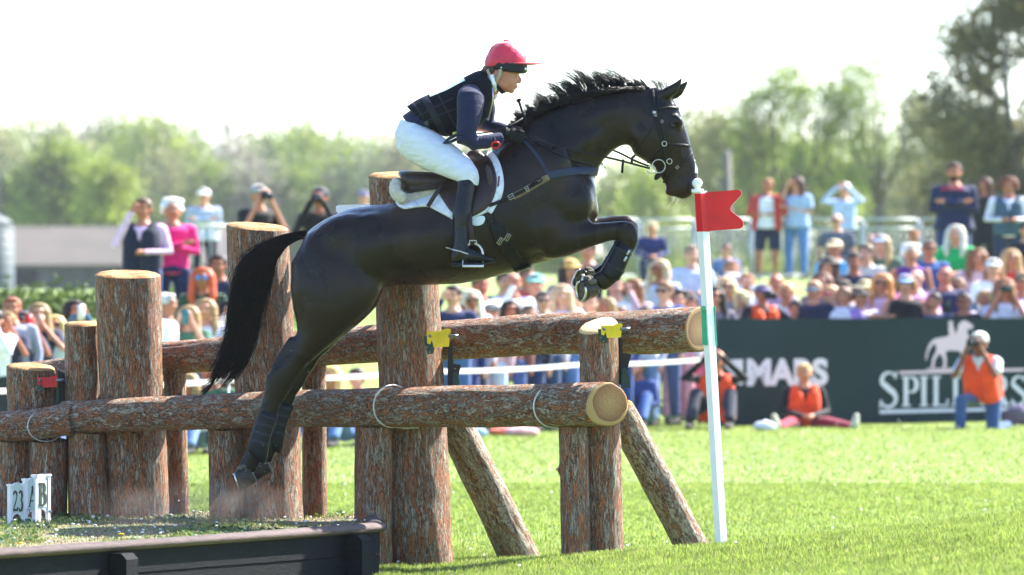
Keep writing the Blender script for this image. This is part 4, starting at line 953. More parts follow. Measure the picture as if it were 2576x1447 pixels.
for s_ in (-1, 1):
    q = MB(); f = lambda x, y, z: W(x, y) + Vector((0, s_*z, 0))
    q.ribbon([f(1259, 176, .095), f(1257, 190, .086), f(1250, 204, .074), f(1245, 212, .066)], [Vector((0, s_, 0))]*4, .022, .004)
    q.ribbon([f(1227, 176, .070), f(1232, 193, .068), f(1240, 207, .068), f(1246, 212, .066)], [Vector((0, s_, 0))]*4, .018, .004)
    puth(q, 'harness', M_BEIGE)
    q = MB(); q.ribbon([f(1246, 211, .064), f(1255, 222, .050), f(1263, 232, .028), f(1268, 235, 0)], [Vector((-.2, s_, -.2))]*4, [.014, .018, .022, .026], .006); puth(q, 'chin_strap', M_BAND)
    q = MB(); q.ell(f(1261, 172, .0965), (.005, .003, .005)); puth(q, 'rivet', M_STEEL)
q = MB(); q.ell(W(1322, 174) + Vector((0, -.052, 0)), (.010, .004, .010)); puth(q, 'badge', M_STEEL)
# breeches
q = MB()
q.prof([(1006, 300, 1075, 322, .135), (993, 335, 1085, 350, .160), (996, 366, 1090, 378, .165), (1010, 392, 1085, 395, .15)], n=24, e=2.3)
for s_ in (-1, 1):
    q.prof([(1045, 306, 1000, 375, .10, s_*.085), (1090, 330, 1025, 402, .115, s_*.11), (1130, 356, 1062, 424, .108, s_*.155), (1165, 384, 1100, 440, .098, s_*.20), (1190, 408, 1132, 452, .086, s_*.245), (1203, 430, 1150, 458, .076, s_*.268), (1207, 450, 1156, 462, .068, s_*.275), (1205, 470, 1158, 474, .058, s_*.28)], n=22)
putr(q, 'breeches', M_BREECH, rid, .0075, 5, .5, (.0035, 12, 7))
q = MB()
for o in rid.children:
    if o.name.startswith('breeches'): BQ = BVHTree.FromPolygons([v.co + rid.location for v in o.data.vertices], [tuple(p.vertices) for p in o.data.polygons])
for (xa, ya, xb, yb_) in ((1066, 366, 1084, 346), (1084, 378, 1106, 354), (1112, 396, 1130, 374), (1092, 412, 1104, 396), (1112, 424, 1126, 404), (1130, 436, 1146, 414), (1146, 446, 1160, 424), (1158, 452, 1172, 436)):
    pts = [hugp(lerp(xa, xb, t), lerp(ya, yb_, t), -.0012, -1, BQ)[0] for t in (0, .33, .66, 1)]
    if all(p is not None for p in pts): q.tube(pts, [.0008, .0030, .0030, .0008], n=6)
put(q, 'creases', M_BREECH, rid)
# leather tall boots
for s_ in (-1, 1):
    q = MB(); Y = s_*.315
    q.prof([(1153, 456, 1202, 452, .064, s_*.278), (1148, 478, 1200, 474, .064, s_*.288), (1141, 515, 1194, 512, .064, s_*.30), (1139, 545, 1189, 543, .060, Y), (1141, 580, 1182, 578, .050, s_*.325), (1141, 605, 1180, 603, .046, s_*.335), (1139, 622, 1186, 620, .044, s_*.34), (1137, 640, 1192, 640, .042, s_*.345)], n=24)
    q.prof([(1136, 634, 1136, 664, .026, s_*.345), (1142, 628, 1142, 666, .034, s_*.345), (1160, 622, 1160, 664, .038, s_*.345), (1185, 624, 1186, 662, .042, s_*.347), (1210, 636, 1211, 662, .044, s_*.35), (1232, 646, 1233, 662, .038, s_*.355), (1246, 653, 1247, 660, .020, s_*.355)], n=20, e=2.4)
    for py_, dd in ((585, .004), (600, .005), (614, .005)):
        q.tube([W(1141, py_ + 3) + Vector((0, s_*.29, 0)), W(1160, py_ + 5) + Vector((0, s_*.375, 0)), W(1180, py_ - 2) + Vector((0, s_*.335, 0))], .006, n=6)
    putr(q, 'tall_boot', M_LEATHER, rid, .0055, 4)
    q = MB(); q.prof([(1137, 661, 1137, 672, .030, s_*.345), (1162, 661, 1162, 671, .034, s_*.345)], n=14, e=4); q.prof([(1160, 662, 1160, 666, .034, s_*.345), (1215, 662, 1215, 667, .040, s_*.35), (1246, 658, 1246, 662, .022, s_*.355)], n=14, e=3); put(q, 'boot_sole', M_BAND, rid)
    q = MB(); c = lambda x, y, z: W(x, y) + Vector((0, s_*z, 0))
    q.tube([c(1179, 641, .392), c(1160, 634, .385), c(1142, 630, .375), c(1133, 627, .345)], [.003, .0035, .004, .004], n=8); q.tube([c(1133, 627, .345), c(1123, 624, .345)], [.004, .0028], n=8); put(q, 'spur', M_STEEL, rid)
    q = MB(); q.ribbon([c(1178, 628, .378), c(1174, 645, .393), c(1176, 665, .388)], [Vector((0, s_, 0))]*3, .013, .003); put(q, 'spur_strap', M_LEATHER, rid)
    q = MB(); q.ell(c(1193, 450, .330), (.009, .004, .011)); put(q, 'boot_badge', M_STEEL, rid)
# long sleeved navy top
q = MB()
q.prof([(1012, 292, 1040, 330, .13), (1035, 276, 1088, 340, .145), (1090, 245, 1140, 335, .15), (1150, 212, 1190, 305, .16), (1195, 195, 1230, 260, .13), (1218, 200, 1240, 235, .09)], n=22)
# near arm
q.tube([W(1180, 232) + Vector((0, -.15, 0)), W(1185, 250) + Vector((0, -.205, 0)), W(1183, 285) + Vector((0, -.235, 0)), W(1176, 325) + Vector((0, -.26, 0)), W(1172, 356) + Vector((0, -.265, 0)), W(1192, 364) + Vector((0, -.26, 0)), W(1222, 360) + Vector((0, -.24, 0)), W(1247, 354) + Vector((0, -.225, 0)), W(1262, 350) + Vector((0, -.21, 0))],
       [(.062, .05), (.078, .062), (.072, .06), (.060, .056), (.052, .05), (.050, .046), (.042, .042), (.037, .038), (.032, .034)], n=20, up=(1, 0, 0))
q.tube([W(1215, 240) + Vector((0, .15, 0)), W(1222, 275) + Vector((0, .20, 0)), W(1228, 312) + Vector((0, .21, 0)), W(1252, 320) + Vector((0, .19, 0)), W(1278, 328) + Vector((0, .14, 0))],
       [(.062, .05), (.058, .055), (.046, .046), (.038, .038), (.030, .032)], n=18, up=(1, 0, 0))
putr(q, 'jersey', M_JACK, rid, .006, 5, .5, (.004, 14, 9))
q = MB()
for k in range(6):                                                 # gathered folds on the forearm
    x = 1205 + k*8.5; q.tube([W(x - 6, 341 + k*.8) + Vector((0, -.235, 0)), W(x - 3, 350) + Vector((0, -.292 + k*.006, 0)), W(x - 7, 362) + Vector((0, -.300 + k*.006, 0))], [.002, .004, .0015], n=6)
put(q, 'sleeve_folds', M_JACK, rid)
# body protector
q = MB()
q.prof([(1022, 268, 1075, 318, .150), (1050, 250, 1100, 338, .168), (1085, 234, 1140, 345, .175), (1120, 220, 1172, 338, .178), (1150, 204, 1205, 318, .178), (1175, 190, 1228, 298, .165), (1196, 180, 1240, 262, .150), (1208, 177, 1243, 236, .125), (1216, 180, 1240, 212, .10)], n=30, e=2.6)
putr(q, 'body_protector', M_VEST, rid, .006, 4)
q = MB()
me_v = [o for o in rid.children if o.name.startswith('body_protector')][0].data
BV = BVHTree.FromPolygons([v.co + rid.location for v in me_v.vertices], [tuple(p.vertices) for p in me_v.polygons])
for s_ in (-1, 1):
    q = MB(); strap(q, [(1040, 262), (1062, 292), (1084, 330)], .012, .004, .001, s_, bvh=BV); strap(q, [(1068, 246), (1092, 290), (1118, 340)], .040, .005, .001, s_, bvh=BV); strap(q, [(1100, 236), (1130, 290), (1155, 334)], .010, .004, .001, s_, bvh=BV); strap(q, [(1045, 300), (1090, 275), (1140, 250)], .008, .004, .001, s_, bvh=BV); strap(q, [(1066, 312), (1110, 290), (1146, 276)], .008, .004, .001, s_, bvh=BV)
    put(q, 'webbing', M_BAND, rid)
q = MB(); P, N = [], []
for a in range(30):
    t = 2*math.pi*a/30; P.append(W(1188 + 28*math.cos(t), 245 + 34*math.sin(t)) + Vector((0, -.172, 0)))
q.tube(P + [P[0]], .010, n=8); putr(q, 'armhole_trim', M_VEST, rid, .005, 2)
q = MB(); q.box(W(1074, 313) + Vector((0, -.165, 0)), (.024, .010, .026), Rt(-30)); put(q, 'vest_buckle', simple('olive_plastic', (.05, .06, .04), .5), rid)
# bib number panel on the back
q = MB(); nb = Vector((-.46, 0, .89)); rs = []
for i in range(9):
    L0 = W(lerp(1080, 1166, i/8), lerp(240, 196, i/8)); r_ = []
    for k in range(17):
        h, nn, _, _ = BV.ray_cast(L0 + nb*.3 + Vector((0, lerp(-.125, .125, k/16), 0)), -nb)
        r_.append((h + nn*.006) if h else L0)
    rs.append(r_)
vs = [p for r_ in rs for p in r_]; q.add(vs, [(i*17 + k, i*17 + k + 1, (i+1)*17 + k + 1, (i+1)*17 + k) for i in range(8) for k in range(16)])
put(q, 'number_bib', simple('bib_pale', (.50, .66, .56), .35, .12, 25, bump=.6, bscale=14), rid)
q = MB(); q.box(W(1148, 340) + Vector((0, -.17, 0)), (.036, .010, .030), Rt(-15)); put(q, 'yellow_tab', simple('yellow_green', (.48, .55, .08), .6), rid)
q = MB(); q.tube([W(1236, 195) + Vector((0, -.02, 0)), W(1240, 212) + Vector((0, -.03, 0)), W(1243, 228) + Vector((0, -.01, 0))], [(.03, .06), (.026, .058), (.022, .03)], n=14); q.ell(W(1243, 240), (.020, .03, .028)); putr(q, 'white_stock', M_WHITE, rid, .005, 2, .5, (.003, 50, 1))
q = MB(); q.tube([W(1239, 222) + Vector((0, -.10, 0)), W(1240, 250) + Vector((0, -.10, 0)), W(1234, 280) + Vector((0, -.08, 0)), W(1228, 302) + Vector((0, -.06, 0))], [.006, .004, .004, .005], n=6)
q.tube([W(1222, 296) + Vector((0, -.08, 0)), W(1228, 305) + Vector((0, -.08, 0)), W(1232, 296) + Vector((0, -.08, 0))], .0022, n=5); put(q, 'clip_cord', M_STEEL, rid)
q = MB(); q.ribbon([W(1150, 342) + Vector((0, -.20, 0)), W(1130, 352) + Vector((0, -.22, 0)), W(1118, 364) + Vector((0, -.23, 0)), W(1130, 362) + Vector((0, -.24, 0)), W(1152, 352) + Vector((0, -.24, 0))], [Vector((0, -1, 0))]*5, .018, .003); put(q, 'hanging_strap', M_NAVY, rid)
# gloved hands: palm, four curled fingers, thumb
def fist(c, s_, nm='glove'):
    q = MB(); R = Rt(12)
    v = lambda x, y, z: c + R @ Vector((x, y*s_, z))
    q.tube([v(-.062, 0, .002), v(-.035, 0, .002)], [(.030, .026), (.034, .028)], n=14)
    q.ell(v(-.008, 0, 0), (.042, .026, .040), R)
    for i, (zz, L) in enumerate(((.030, .95), (.011, 1.05), (-.008, 1.0), (-.026, .85))):
        a, b_, c_, d_ = v(.012, .016, zz), v(.012 + .036*L, .018, zz - .003), v(.020 + .030*L, -.012, zz - .010), v(.004, -.018, zz - .008)
        q.tube([a, lerp(a, b_, .5) + Vector((0, s_*.004, .003)), b_, c_, d_], [.0105, .0102, .0100, .0095, .0085], n=10, round_ends=True)
    q.tube([v(-.020, -.010, .034), v(.006, -.016, .046), v(.034, -.012, .044)], [.012, .0105, .0085], n=10, round_ends=True)
    putr(q, nm, M_GLOVE, rid, .0032, 2)
    q = MB(); q.tube([v(-.058, 0, .002), v(-.044, 0, .002)], [(.036, .030), (.037, .031)], n=18); put(q, 'glove_cuff', M_GLOVE, rid)
fist(W(1293, 344) + Vector((0, -.185, 0)), -1)
fist(W(1302, 330) + Vector((0, .13, 0)), 1)
wt = newobj('watch', None, None, rid); wt.location = W(1247, 367) + Vector((0, -.262, 0)) - rid.location
R = Matrix.Rotation(RAD(35), 3, 'X') @ Rt(-18)
q = MB(); q.tube([R @ Vector((0, -.004, 0)), R @ Vector((0, .004, 0))], [(.019, .017)]*2, n=22); 
me = q.mesh('dial'); newobj('dial', me, simple('watch_dial', (.03, .012, .012), .3, .2), wt)
q = MB(); q.tube([R @ Vector((.023*math.cos(a), -.004, .020*math.sin(a))) for a in (k*math.pi/12 for k in range(25))], .0048, n=8); newobj('red_bezel', q.mesh('bezel'), simple('watch_red', (.60, .02, .03), .4, .05), wt)
q = MB(); q.tube([Vector((-.008 + .0*math.cos(a), .034 + .038*math.cos(a), .012 + .038*math.sin(a))) for a in (k*math.pi/10 for k in range(21))], [(.011, .002)]*21, n=8); newobj('watch_band', q.mesh('band'), M_BAND, wt)
# whip held in the hand
wh = thing('riding_whip', W(1315, 280), 'short black riding whip pointing up from the gloved hand', 'whip')
q = MB(); q.tube([W(1306, 257) + Vector((0, -.02, 0)), W(1315, 285) + Vector((0, -.06, 0)), W(1325, 312) + Vector((0, -.11, 0))], [.0085, .0075, .0075], n=10); put(q, 'handle', M_STRAP, wh)
q = MB(); q.ell(W(1305, 252.5) + Vector((0, -.015, 0)), (.017, .015, .010), Rt(-25)); put(q, 'knob', M_STRAP, wh)
q = MB(); q.tube([W(1315, 300) + Vector((0, -.14, 0)), W(1280, 322) + Vector((0, -.18, 0)), W(1238, 334) + Vector((0, -.20, 0)), W(1205, 339) + Vector((0, -.215, 0)), W(1150, 346) + Vector((0, -.36, 0))], [.005, .005, .0045, .004, .003], n=8); put(q, 'shaft', M_STRAP, wh)
# ================================================================== FENCE FITTINGS, FLAGS, PLATFORM, SIGNS
M_YEL = simple('yellow_paint', (.78, .56, .015), .38, .08, 20, bump=.2, bscale=60)
M_REDP = simple('red_clip_paint', (.50, .015, .02), .4, .15, 20, bump=.2, bscale=60)
M_DGRN = simple('dark_green_metal', (.012, .045, .032), .35, .2, 20)
M_BLK = simple('black_rubber', (.010, .010, .012), .5, .3, 30)
M_BOLT = simple('bolt_grey', (.20, .21, .23), .35, .2, 30, metal=.8)
M_FRESH = simple('fresh_cut', (.72, .50, .27), .75, .15, 18, bump=.6, bscale=70)
def slab(q, pts, y, th): q.prism([Vector((W(a, b_, y).x, y - th, W(a, b_, y).z)) for a, b_ in pts], (0, th, 0))
def clip(x, y, w_, h_, Y, mt, label):
    """folding clip of the breakaway rail: plate with step, pin, ear, green backing plate and a strap"""
    t = thing('rail_clip', W(x + w_/2, y + h_, Y), label, 'clip', 'safety clips holding the upper rail')
    X = lambda a: x + a*w_; Z = lambda b_: y + b_*h_
    q = MB(); slab(q, [(X(.02), Z(.10)), (X(.62), Z(.08)), (X(.64), Z(.0)), (X(.88), Z(-.08)), (X(1.0), Z(-.04)), (X(.97), Z(.42)), (X(.92), Z(.96)), (X(.30), Z(1.0)), (X(.24), Z(.52)), (X(.17), Z(.82)), (X(.05), Z(.78))], Y, .012); put(q, 'clip_plate', mt, t, smooth=False)
    q = MB(); slab(q, [(X(.54), Z(.18)), (X(.74), Z(.16)), (X(.76), Z(.66)), (X(.56), Z(.68))], Y - .013, .008); put(q, 'latch', mt, t, smooth=False)
    q = MB(); p = W(X(.17), Z(.36), Y - .012); q.tube([p, p + Vector((0, -.016, 0))], .009, n=10); put(q, 'pin', M_BOLT, t)
    q = MB(); p = W(X(.98), Z(.36), Y - .012); q.tube([p + Vector((-.01, 0, 0)), p + Vector((.045, 0, .002))], .009, n=10); put(q, 'bolt', M_BOLT, t)
    q = MB(); slab(q, [(X(-.12), Z(.36)), (X(.16), Z(.34)), (X(.34), Z(1.05)), (X(.30), Z(1.36)), (X(.06), Z(1.40)), (X(-.04), Z(.9))], Y + .003, .010); put(q, 'backing_plate', M_DGRN, t, smooth=False)
    for a, b_ in ((.02, .98), (.14, 1.28)):
        q = MB(); p = W(X(a), Z(b_), Y - .008); q.tube([p, p + Vector((0, -.008, 0))], .006, n=8); put(q, 'bolt', M_BOLT, t)
    return t
Y5, Y6, Y1 = YL(1030) + .34 - .185, YL(1510) + .26 - .115, YL(90) + .30 - .145
for (x, y, w_, h_, Y, mt, lb) in ((1072, 830, 62, 44, Y5, M_YEL, 'yellow metal clip on the tallest post, under the horse belly'), (1510, 816, 56, 34, Y6, M_YEL, 'yellow metal clip on the slant-topped post at the right'), (92, 947, 54, 28, Y1, M_REDP, 'red metal clip on the short stout post at the far left')):
    clip(x, y, w_, h_, Y, mt, lb)
q = MB(); slab(q, [(1508, 850), (1542, 850), (1540, 870), (1510, 869)], Y6 + .012, .012); newobj('axe_notch', q.mesh('n'), M_FRESH, label='pale axe-cut notch patch under the right yellow clip', cat='notch') if False else None
def drop(pts, pts2, Y, label):
    t = thing('rail_strap', W(pts[0][0], pts[0][1], Y), label, 'strap', 'hanging straps of the upper rail')
    q = MB(); q.prism([W(a, b_, Y) for a, b_ in pts], (0, .06, 0)); put(q, 'rubber_strap', M_BLK, t, smooth=False)
    q = MB(); q.prism([W(a, b_, Y - .02) for a, b_ in pts2], (0, .014, 0)); put(q, 'green_hook', M_DGRN, t, smooth=False)
drop([(1126, 860), (1138, 862), (1140, 915), (1160, 918), (1150, 962), (1146, 975), (1126, 975)], [(1140, 940), (1150, 934), (1156, 962), (1154, 980), (1138, 980)], YL(1130) + .42, 'black strap with green hook right of the tallest post')
drop([(1552, 850), (1566, 852), (1566, 888), (1588, 892), (1580, 925), (1572, 968), (1554, 968)], [(1564, 928), (1574, 926), (1584, 950), (1586, 975), (1562, 978)], YL(1560) + .36, 'black strap with green hook behind the sawn rail end')
drop([(146, 930), (166, 940), (168, 1030), (146, 1035)], [(140, 975), (150, 976), (150, 1030), (142, 1032)], YL(150) + .33, 'dark strap hanging beside the red clip')
# cords round the lower rail
M_ROPE = simple('pale_cord', (.70, .70, .68), .8, .15, 120, bump=1, bscale=300)
def cord(px, lean, label, tail=None, r=.0045):
    d_px = 102 if px > 500 else 76; cy = 1022 if px > 500 else 1071; Y = YL(px) - (.02 if px < 200 else 0)
    R_ = d_px/2*(D0 + Y)/F*1.045; c = W(px, cy, Y)
    P = []
    for k in range(40):
        a = RAD(95 + 360*k/39); P.append(c + Vector((-lean*math.sin(a - RAD(90)) + .42*lean, -R_*math.sin(a - RAD(90))*1.0, R_*math.cos(a - RAD(90)))))
    q = MB(); q.tube(P, r, n=8)
    if tail: q.tube([P[20], P[20] + Vector((tail*.4, 0, -.006)), P[20] + Vector((tail, .01, -.002))], r*1.3, n=8)
    t = newobj('cord', None, None, None, label, 'cord', 'cords tied round the lower rail'); t.location = c; put(q, 'rope_loop', M_ROPE, t)
cord(968, .105, 'white cord tied round the lower rail in front of the tallest post', tail=.13)
cord(1372, .115, 'white cord tied round the lower rail left of its sawn end', tail=.03)
cord(98, .10, 'thin white cord round the far left rail', r=.0035)
# sawn knots
for (px, py, Y, r_, lb) in ((1442, 1188, YL(1442) + .08 - .085, .020, 'round sawn knot on the slim prop'), (1268, 1300, YL(1060) + .72, .020, 'pale sawn knot low on the left brace'), (1205, 1245, YL(1060) + .62, .016, 'pale knot high on the left brace')):
    pass
# red flag on its white pole
PY = -.26
fp = thing('flag_pole', W(1816, 1395, PY), 'white square pole with ball top and red flag, right of the sawn log ends', 'flag pole')
M_WP = simple('white_paint', (.80, .82, .83), .38, .03, 8, bump=.1, bscale=30)
M_RED = simple('red_board', (.62, .012, .016), .4, .16, 5, bump=.15, bscale=14)
top_, bot = W(1763, 480, PY), W(1818, 1430, PY)
ax = (top_ - bot).normalized(); Rz = Matrix.Rotation(RAD(40), 3, 'Z')
def sqtube(q, a, b_, hw):
    rs = []
    for p in (a, b_): rs.append([p + Rz @ Vector((sx*hw, sy*hw, 0)) for sx, sy in ((-1, -1), (1, -1), (1, 1), (-1, 1))])
    q.rings(rs)
q = MB(); sqtube(q, bot, top_, .0240); put(q, 'pole', M_WP, fp, smooth=False)
q = MB(); sqtube(q, lerp(bot, top_, (1430-583)/950), lerp(bot, top_, (1430-487)/950), .0258); put(q, 'red_sleeve', M_RED, fp, smooth=False)
q = MB(); fpol = [(1754, 486)] + [(1857, 477.5), (1862, 479), (1865, 483), (1865, 489), (1862, 494)] + [(1845, 512), (1839, 519), (1837, 525), (1839, 531)] + [(1864, 551), (1869, 557), (1870, 565), (1868, 572), (1862, 575.5)] + [(1760, 583)]
q.prism([W(a, b_, PY - .012) for a, b_ in fpol], (0, .018, 0)); put(q, 'flag_board', M_RED, fp, smooth=False)
q = MB(); q.prism([W(a, b_, PY - .0135) + Vector((0, .0155, 0)) for a, b_ in [(1856, 476.6), (1863, 478.2), (1866.2, 483), (1866, 489.4), (1863, 495), (1846, 513), (1840.2, 519.4), (1838.4, 525), (1840, 530.3), (1865, 550.2), (1870.4, 557), (1871.4, 565.4), (1869, 573), (1863, 576.6), (1862, 575.5), (1868, 572), (1870, 565), (1869, 557), (1864, 551), (1839, 531), (1837, 525), (1839, 519), (1845, 512), (1862, 494), (1865, 489), (1865, 483), (1862, 479), (1857, 477.5)]], (0, .006, 0)); put(q, 'white_edge', M_WP, fp, smooth=False)
q = MB(); c = W(1754, 461, PY); q.ell(c, (.0285, .0285, .0285), nu=24, nv=16); q.tube([c + Vector((0, 0, -.022)), c + Vector((.001, 0, -.034))], [.013, .016], n=16); q.tube([c + Vector((.001, 0, -.033)), c + Vector((.001, 0, -.052))], [.0335, .0335], n=24); putr(q, 'ball_finial', M_WP, fp, .0028, 3)
M_GPL = simple('green_plastic', (.05, .50, .28), .35, .1, 30, trans=.15)
for sx, lb in ((-1, 0), (1, 1)):
    q = MB(); t0, t1 = (1430 - 867)/950, (1430 - 772)/950
    for k in range(27):
        c = lerp(bot, top_, lerp(t0, t1, k/26)); o = Rz @ (Vector((-.0255, .008 if sx < 0 else 0, 0)) if sx < 0 else Vector((.006, -.0255, 0)))
        o = (Rz @ Vector((-.0285, .006, 0))) if sx < 0 else (Rz @ Vector((.0275, -.010, 0)))
        q.box(c + o, (.010, .034, .0062), Rz)
    c0, c1 = lerp(bot, top_, t0), lerp(bot, top_, t1); sh = (Rz @ Vector((-.026, .006, 0))) if sx < 0 else (Rz @ Vector((.0262, -.010, 0)))
    q.box((c0 + c1)/2 + sh, (.004, .034, (c1 - c0).length), Rz)
    put(q, 'ribbed_strip', M_GPL, fp, smooth=False)
# white flag on the other side, mostly behind the horse
wp = thing('flag_pole', W(1000, 1320, .95), 'pale flag board on a pole behind the horse croup, only its tip showing', 'flag pole')
q = MB(); q.tube([W(1012, 1330, .95), W(968, 512, .95)], .024, n=4); put(q, 'pole', M_WP, wp, smooth=False)
q = MB(); q.prism([W(a, b_, .93) for a, b_ in [(982, 512), (912, 514), (852, 516), (845, 519), (845, 530), (850, 537), (872, 560), (850, 590), (855, 600), (982, 596)]], (0, .018, 0)); put(q, 'flag_board', M_WP, wp, smooth=False)

# ---------------------------------------------------------------- take-off platform
plz = .272
plat = thing('platform', Vector((-2.6, 0, 0)), 'low take-off platform with black board sides and a rounded timber rim', 'platform')
A = Vector((EX0, EY0, 0)); Bp = A + (Vector((EX1, EY1, 0)) - A)*1.55
u = (Bp - A).normalized(); nrm = Vector((u.y, -u.x, 0)); nrm = nrm if nrm.y < 0 else -nrm
if nrm.x < 0: nrm = -nrm
m, n, l, b = nmat('platform_turf')
tc = n.new('ShaderNodeTexCoord'); nz = n.new('ShaderNodeTexNoise'); nz.inputs['Scale'].default_value = 3.5; nz.inputs['Detail'].default_value = 8; l.new(tc.outputs['Object'], nz.inputs[0])
r = ramp(n, [(.36, (.10, .065, .04)), (.48, (.20, .16, .09)), (.56, (.10, .13, .035)), (.7, (.12, .18, .04))]); l.new(nz.outputs[0], r.inputs[0]); l.new(r.outputs[0], b.inputs['Base Color']); b.inputs['Roughness'].default_value = .9
n2 = n.new('ShaderNodeTexNoise'); n2.inputs['Scale'].default_value = 60; n2.inputs['Detail'].default_value = 5; l.new(tc.outputs['Object'], n2.inputs[0])
bp = n.new('ShaderNodeBump'); bp.inputs['Strength'].default_value = 1; bp.inputs['Distance'].default_value = .02; l.new(n2.outputs[0], bp.inputs['Height']); l.new(bp.outputs[0], b.inputs['Normal'])
M_TURF = m
def pz(x, y): return plz + .012*noise.noise(Vector((x*2, y*2, 0))) + .006*noise.noise(Vector((x*9, y*9, 3)))
q = MB(); NI, NJ = 60, 50; bx = EX0 + .02
for j in range(NJ + 1):
    for i in range(NI + 1):
        s_ = i/NI; f0 = A + (Bp - A)*s_; back = Vector((lerp(EX0 - .02, -5.2, s_), lerp(1.35, 2.6, s_), 0)); p = f0.lerp(back, j/NJ)
        q.v.append((p.x, p.y, pz(p.x, p.y)))
q.f = [(j*(NI+1) + i, j*(NI+1) + i + 1, (j+1)*(NI+1) + i + 1, (j+1)*(NI+1) + i) for j in range(NJ) for i in range(NI)]; q.m = [0]*len(q.f)
o_turf = put(q, 'turf', M_TURF, plat)
M_RAILW = simple('weathered_rim', (.085, .062, .058), .8, .2, 3.5, bump=.6, bscale=14, stretch=(3, 3, 14))
M_BLKW = simple('black_boards', (.006, .007, .010), .75, .35, 5, spec=.12, bump=.5, bscale=16, stretch=(2, 2, 14))
def along(t, out=0., z=0.): return A + u*t + nrm*out + Vector((0, 0, z))
LN = (Bp - A).length
q = MB(); q.tube([along(-.02, .02, .288), along(LN*.33, .02, .284), along(LN*.66, .02, .286), along(LN, .02, .284)], [(.028, .052)]*4, n=18, up=(0, 0, 1)); me = q.mesh('rim'); displace(me, .004, 6, 2); me.transform(Matrix.Translation(-plat.location)); newobj('timber_rim', me, M_RAILW, plat)
q = MB(); q.tube([along(-.02, .02, .288) + Vector((-.02, .04, .002)), Vector((EX0 - .07, 1.40, .288))], [(.026, .045)]*2, n=16, up=(0, 0, 1)); put(q, 'side_rim', M_RAILW, plat)
z_ = .262
for k, (zt, zb, oo) in enumerate(((.262, .142, .0), (.138, .018, -.006), (.014, -.20, .0))):
    c0 = along(LN/2 - .03, oo, (zt + zb)/2); R = Matrix((u, nrm, Vector((0, 0, 1)))).transposed()
    q = MB(); q.box(c0, (LN, .045, zt - zb), R); put(q, 'side_board', M_BLKW, plat, smooth=False)
    q = MB(); q.box(Vector((EX0 - .035, .30, (zt + zb)/2)), (.045, 1.95, zt - zb)); put(q, 'end_board', M_BLKW, plat, smooth=False)
def stk(t, w_, top):
    q = MB(); R = Matrix((u, nrm, Vector((0, 0, 1)))).transposed(); c = along(t, .085, 0)
    pr = [Vector((-w_/2, .05, -.3)), Vector((-w_/2, -.055, -.3)), Vector((-w_/2, -.055, top)), Vector((-w_/2, .02, top)), Vector((-w_/2, .05, top - .03))]
    q.prism([c + R @ p for p in pr], R @ Vector((w_, 0, 0))); put(q, 'stake', M_BLKW, plat, smooth=False)
stk(.30, .10, .258); stk(2.62, .11, .250); stk(4.6, .11, .25)
# turf cover on the platform: grass, clover-like leaves, straw, dirt crumbs
def plat_in(x, y):
    t = (EX0 - x)/(EX0 - EX1); return x < EX0 - .03 - .02*y and y > EY0 + (EY1 - EY0)*t + .05 and y < 1.4 + .2*(EX0 - x)
def keepn(thr, sgn): return lambda x, y: plat_in(x, y) and sgn*noise.noise(Vector((x*1.6, y*1.1, 5))) > thr
blades('turf_grass', scatter(60000, -4.2, EX0, -6, 2.2, keepn(.05, 1), pz), .026, .0046, 11, [(G1, .4), (G4, .3), (G3, .3)], lean=.9, kindlabel='short trodden grass on the take-off platform')
blades('turf_straw', scatter(30000, -4.2, EX0, -6, 2.2, keepn(-.25, -1), pz), .016, .005, 12, [(G3, .6), (G1, .1), (simple('dead_blade', (.22, .13, .07), .8), .3)], lean=1.8, kindlabel='dry clipped grass on the take-off platform')
def leaves(name, P, size, mt, seed, label):
    rg_ = np.random.default_rng(seed); n_ = len(P); a = rg_.uniform(0, 6.28, n_); tl = rg_.uniform(.1, 1.0, n_); s_ = size*rg_.uniform(.5, 1.3, n_)
    d = np.stack([np.cos(a), np.sin(a), tl*.8], 1)*s_[:, None]; e = np.stack([-np.sin(a), np.cos(a), rg_.uniform(-.4, .4, n_)], 1)*(s_*.45)[:, None]
    P = P + np.stack([np.zeros(n_), np.zeros(n_), rg_.uniform(.004, .02, n_)], 1)
    V = np.stack([P, P + d*.5 + e, P + d, P + d*.5 - e], 1).reshape(-1, 3); me = bpy.data.meshes.new(name)
    me.from_pydata(V.tolist(), [], (np.arange(n_)[:, None]*4 + np.arange(4)).tolist()); me.materials.append(mt); return newobj(name, me, None, kind='stuff', label=label)
M_CLOV = simple('clover', (.06, .12, .025), .4, .3, 8, trans=.35, spec=.5)
leaves('clover_leaves', scatter(9000, -4.2, EX0, -6, 1.5, keepn(.10, 1), pz), .028, M_CLOV, 3, 'small green weed leaves on the platform turf')
P = scatter(420, -4.0, EX0, -5, 1.6, lambda x, y: plat_in(x, y), pz); q = MB()
for p in P.tolist():
    c = Vector(p) + Vector((0, 0, .012)); s_ = .005 + .006*rg.random()
    q.ell(c, (s_, s_, s_*.6), nu=6, nv=4)
put(q, 'white_petals', simple('petal_white', (.75, .75, .70), .8), None, kind='stuff', label='white daisy heads and petals strewn on the platform turf')
M_DAND = simple('dandelion', (.80, .50, .01), .6, .15, 80)
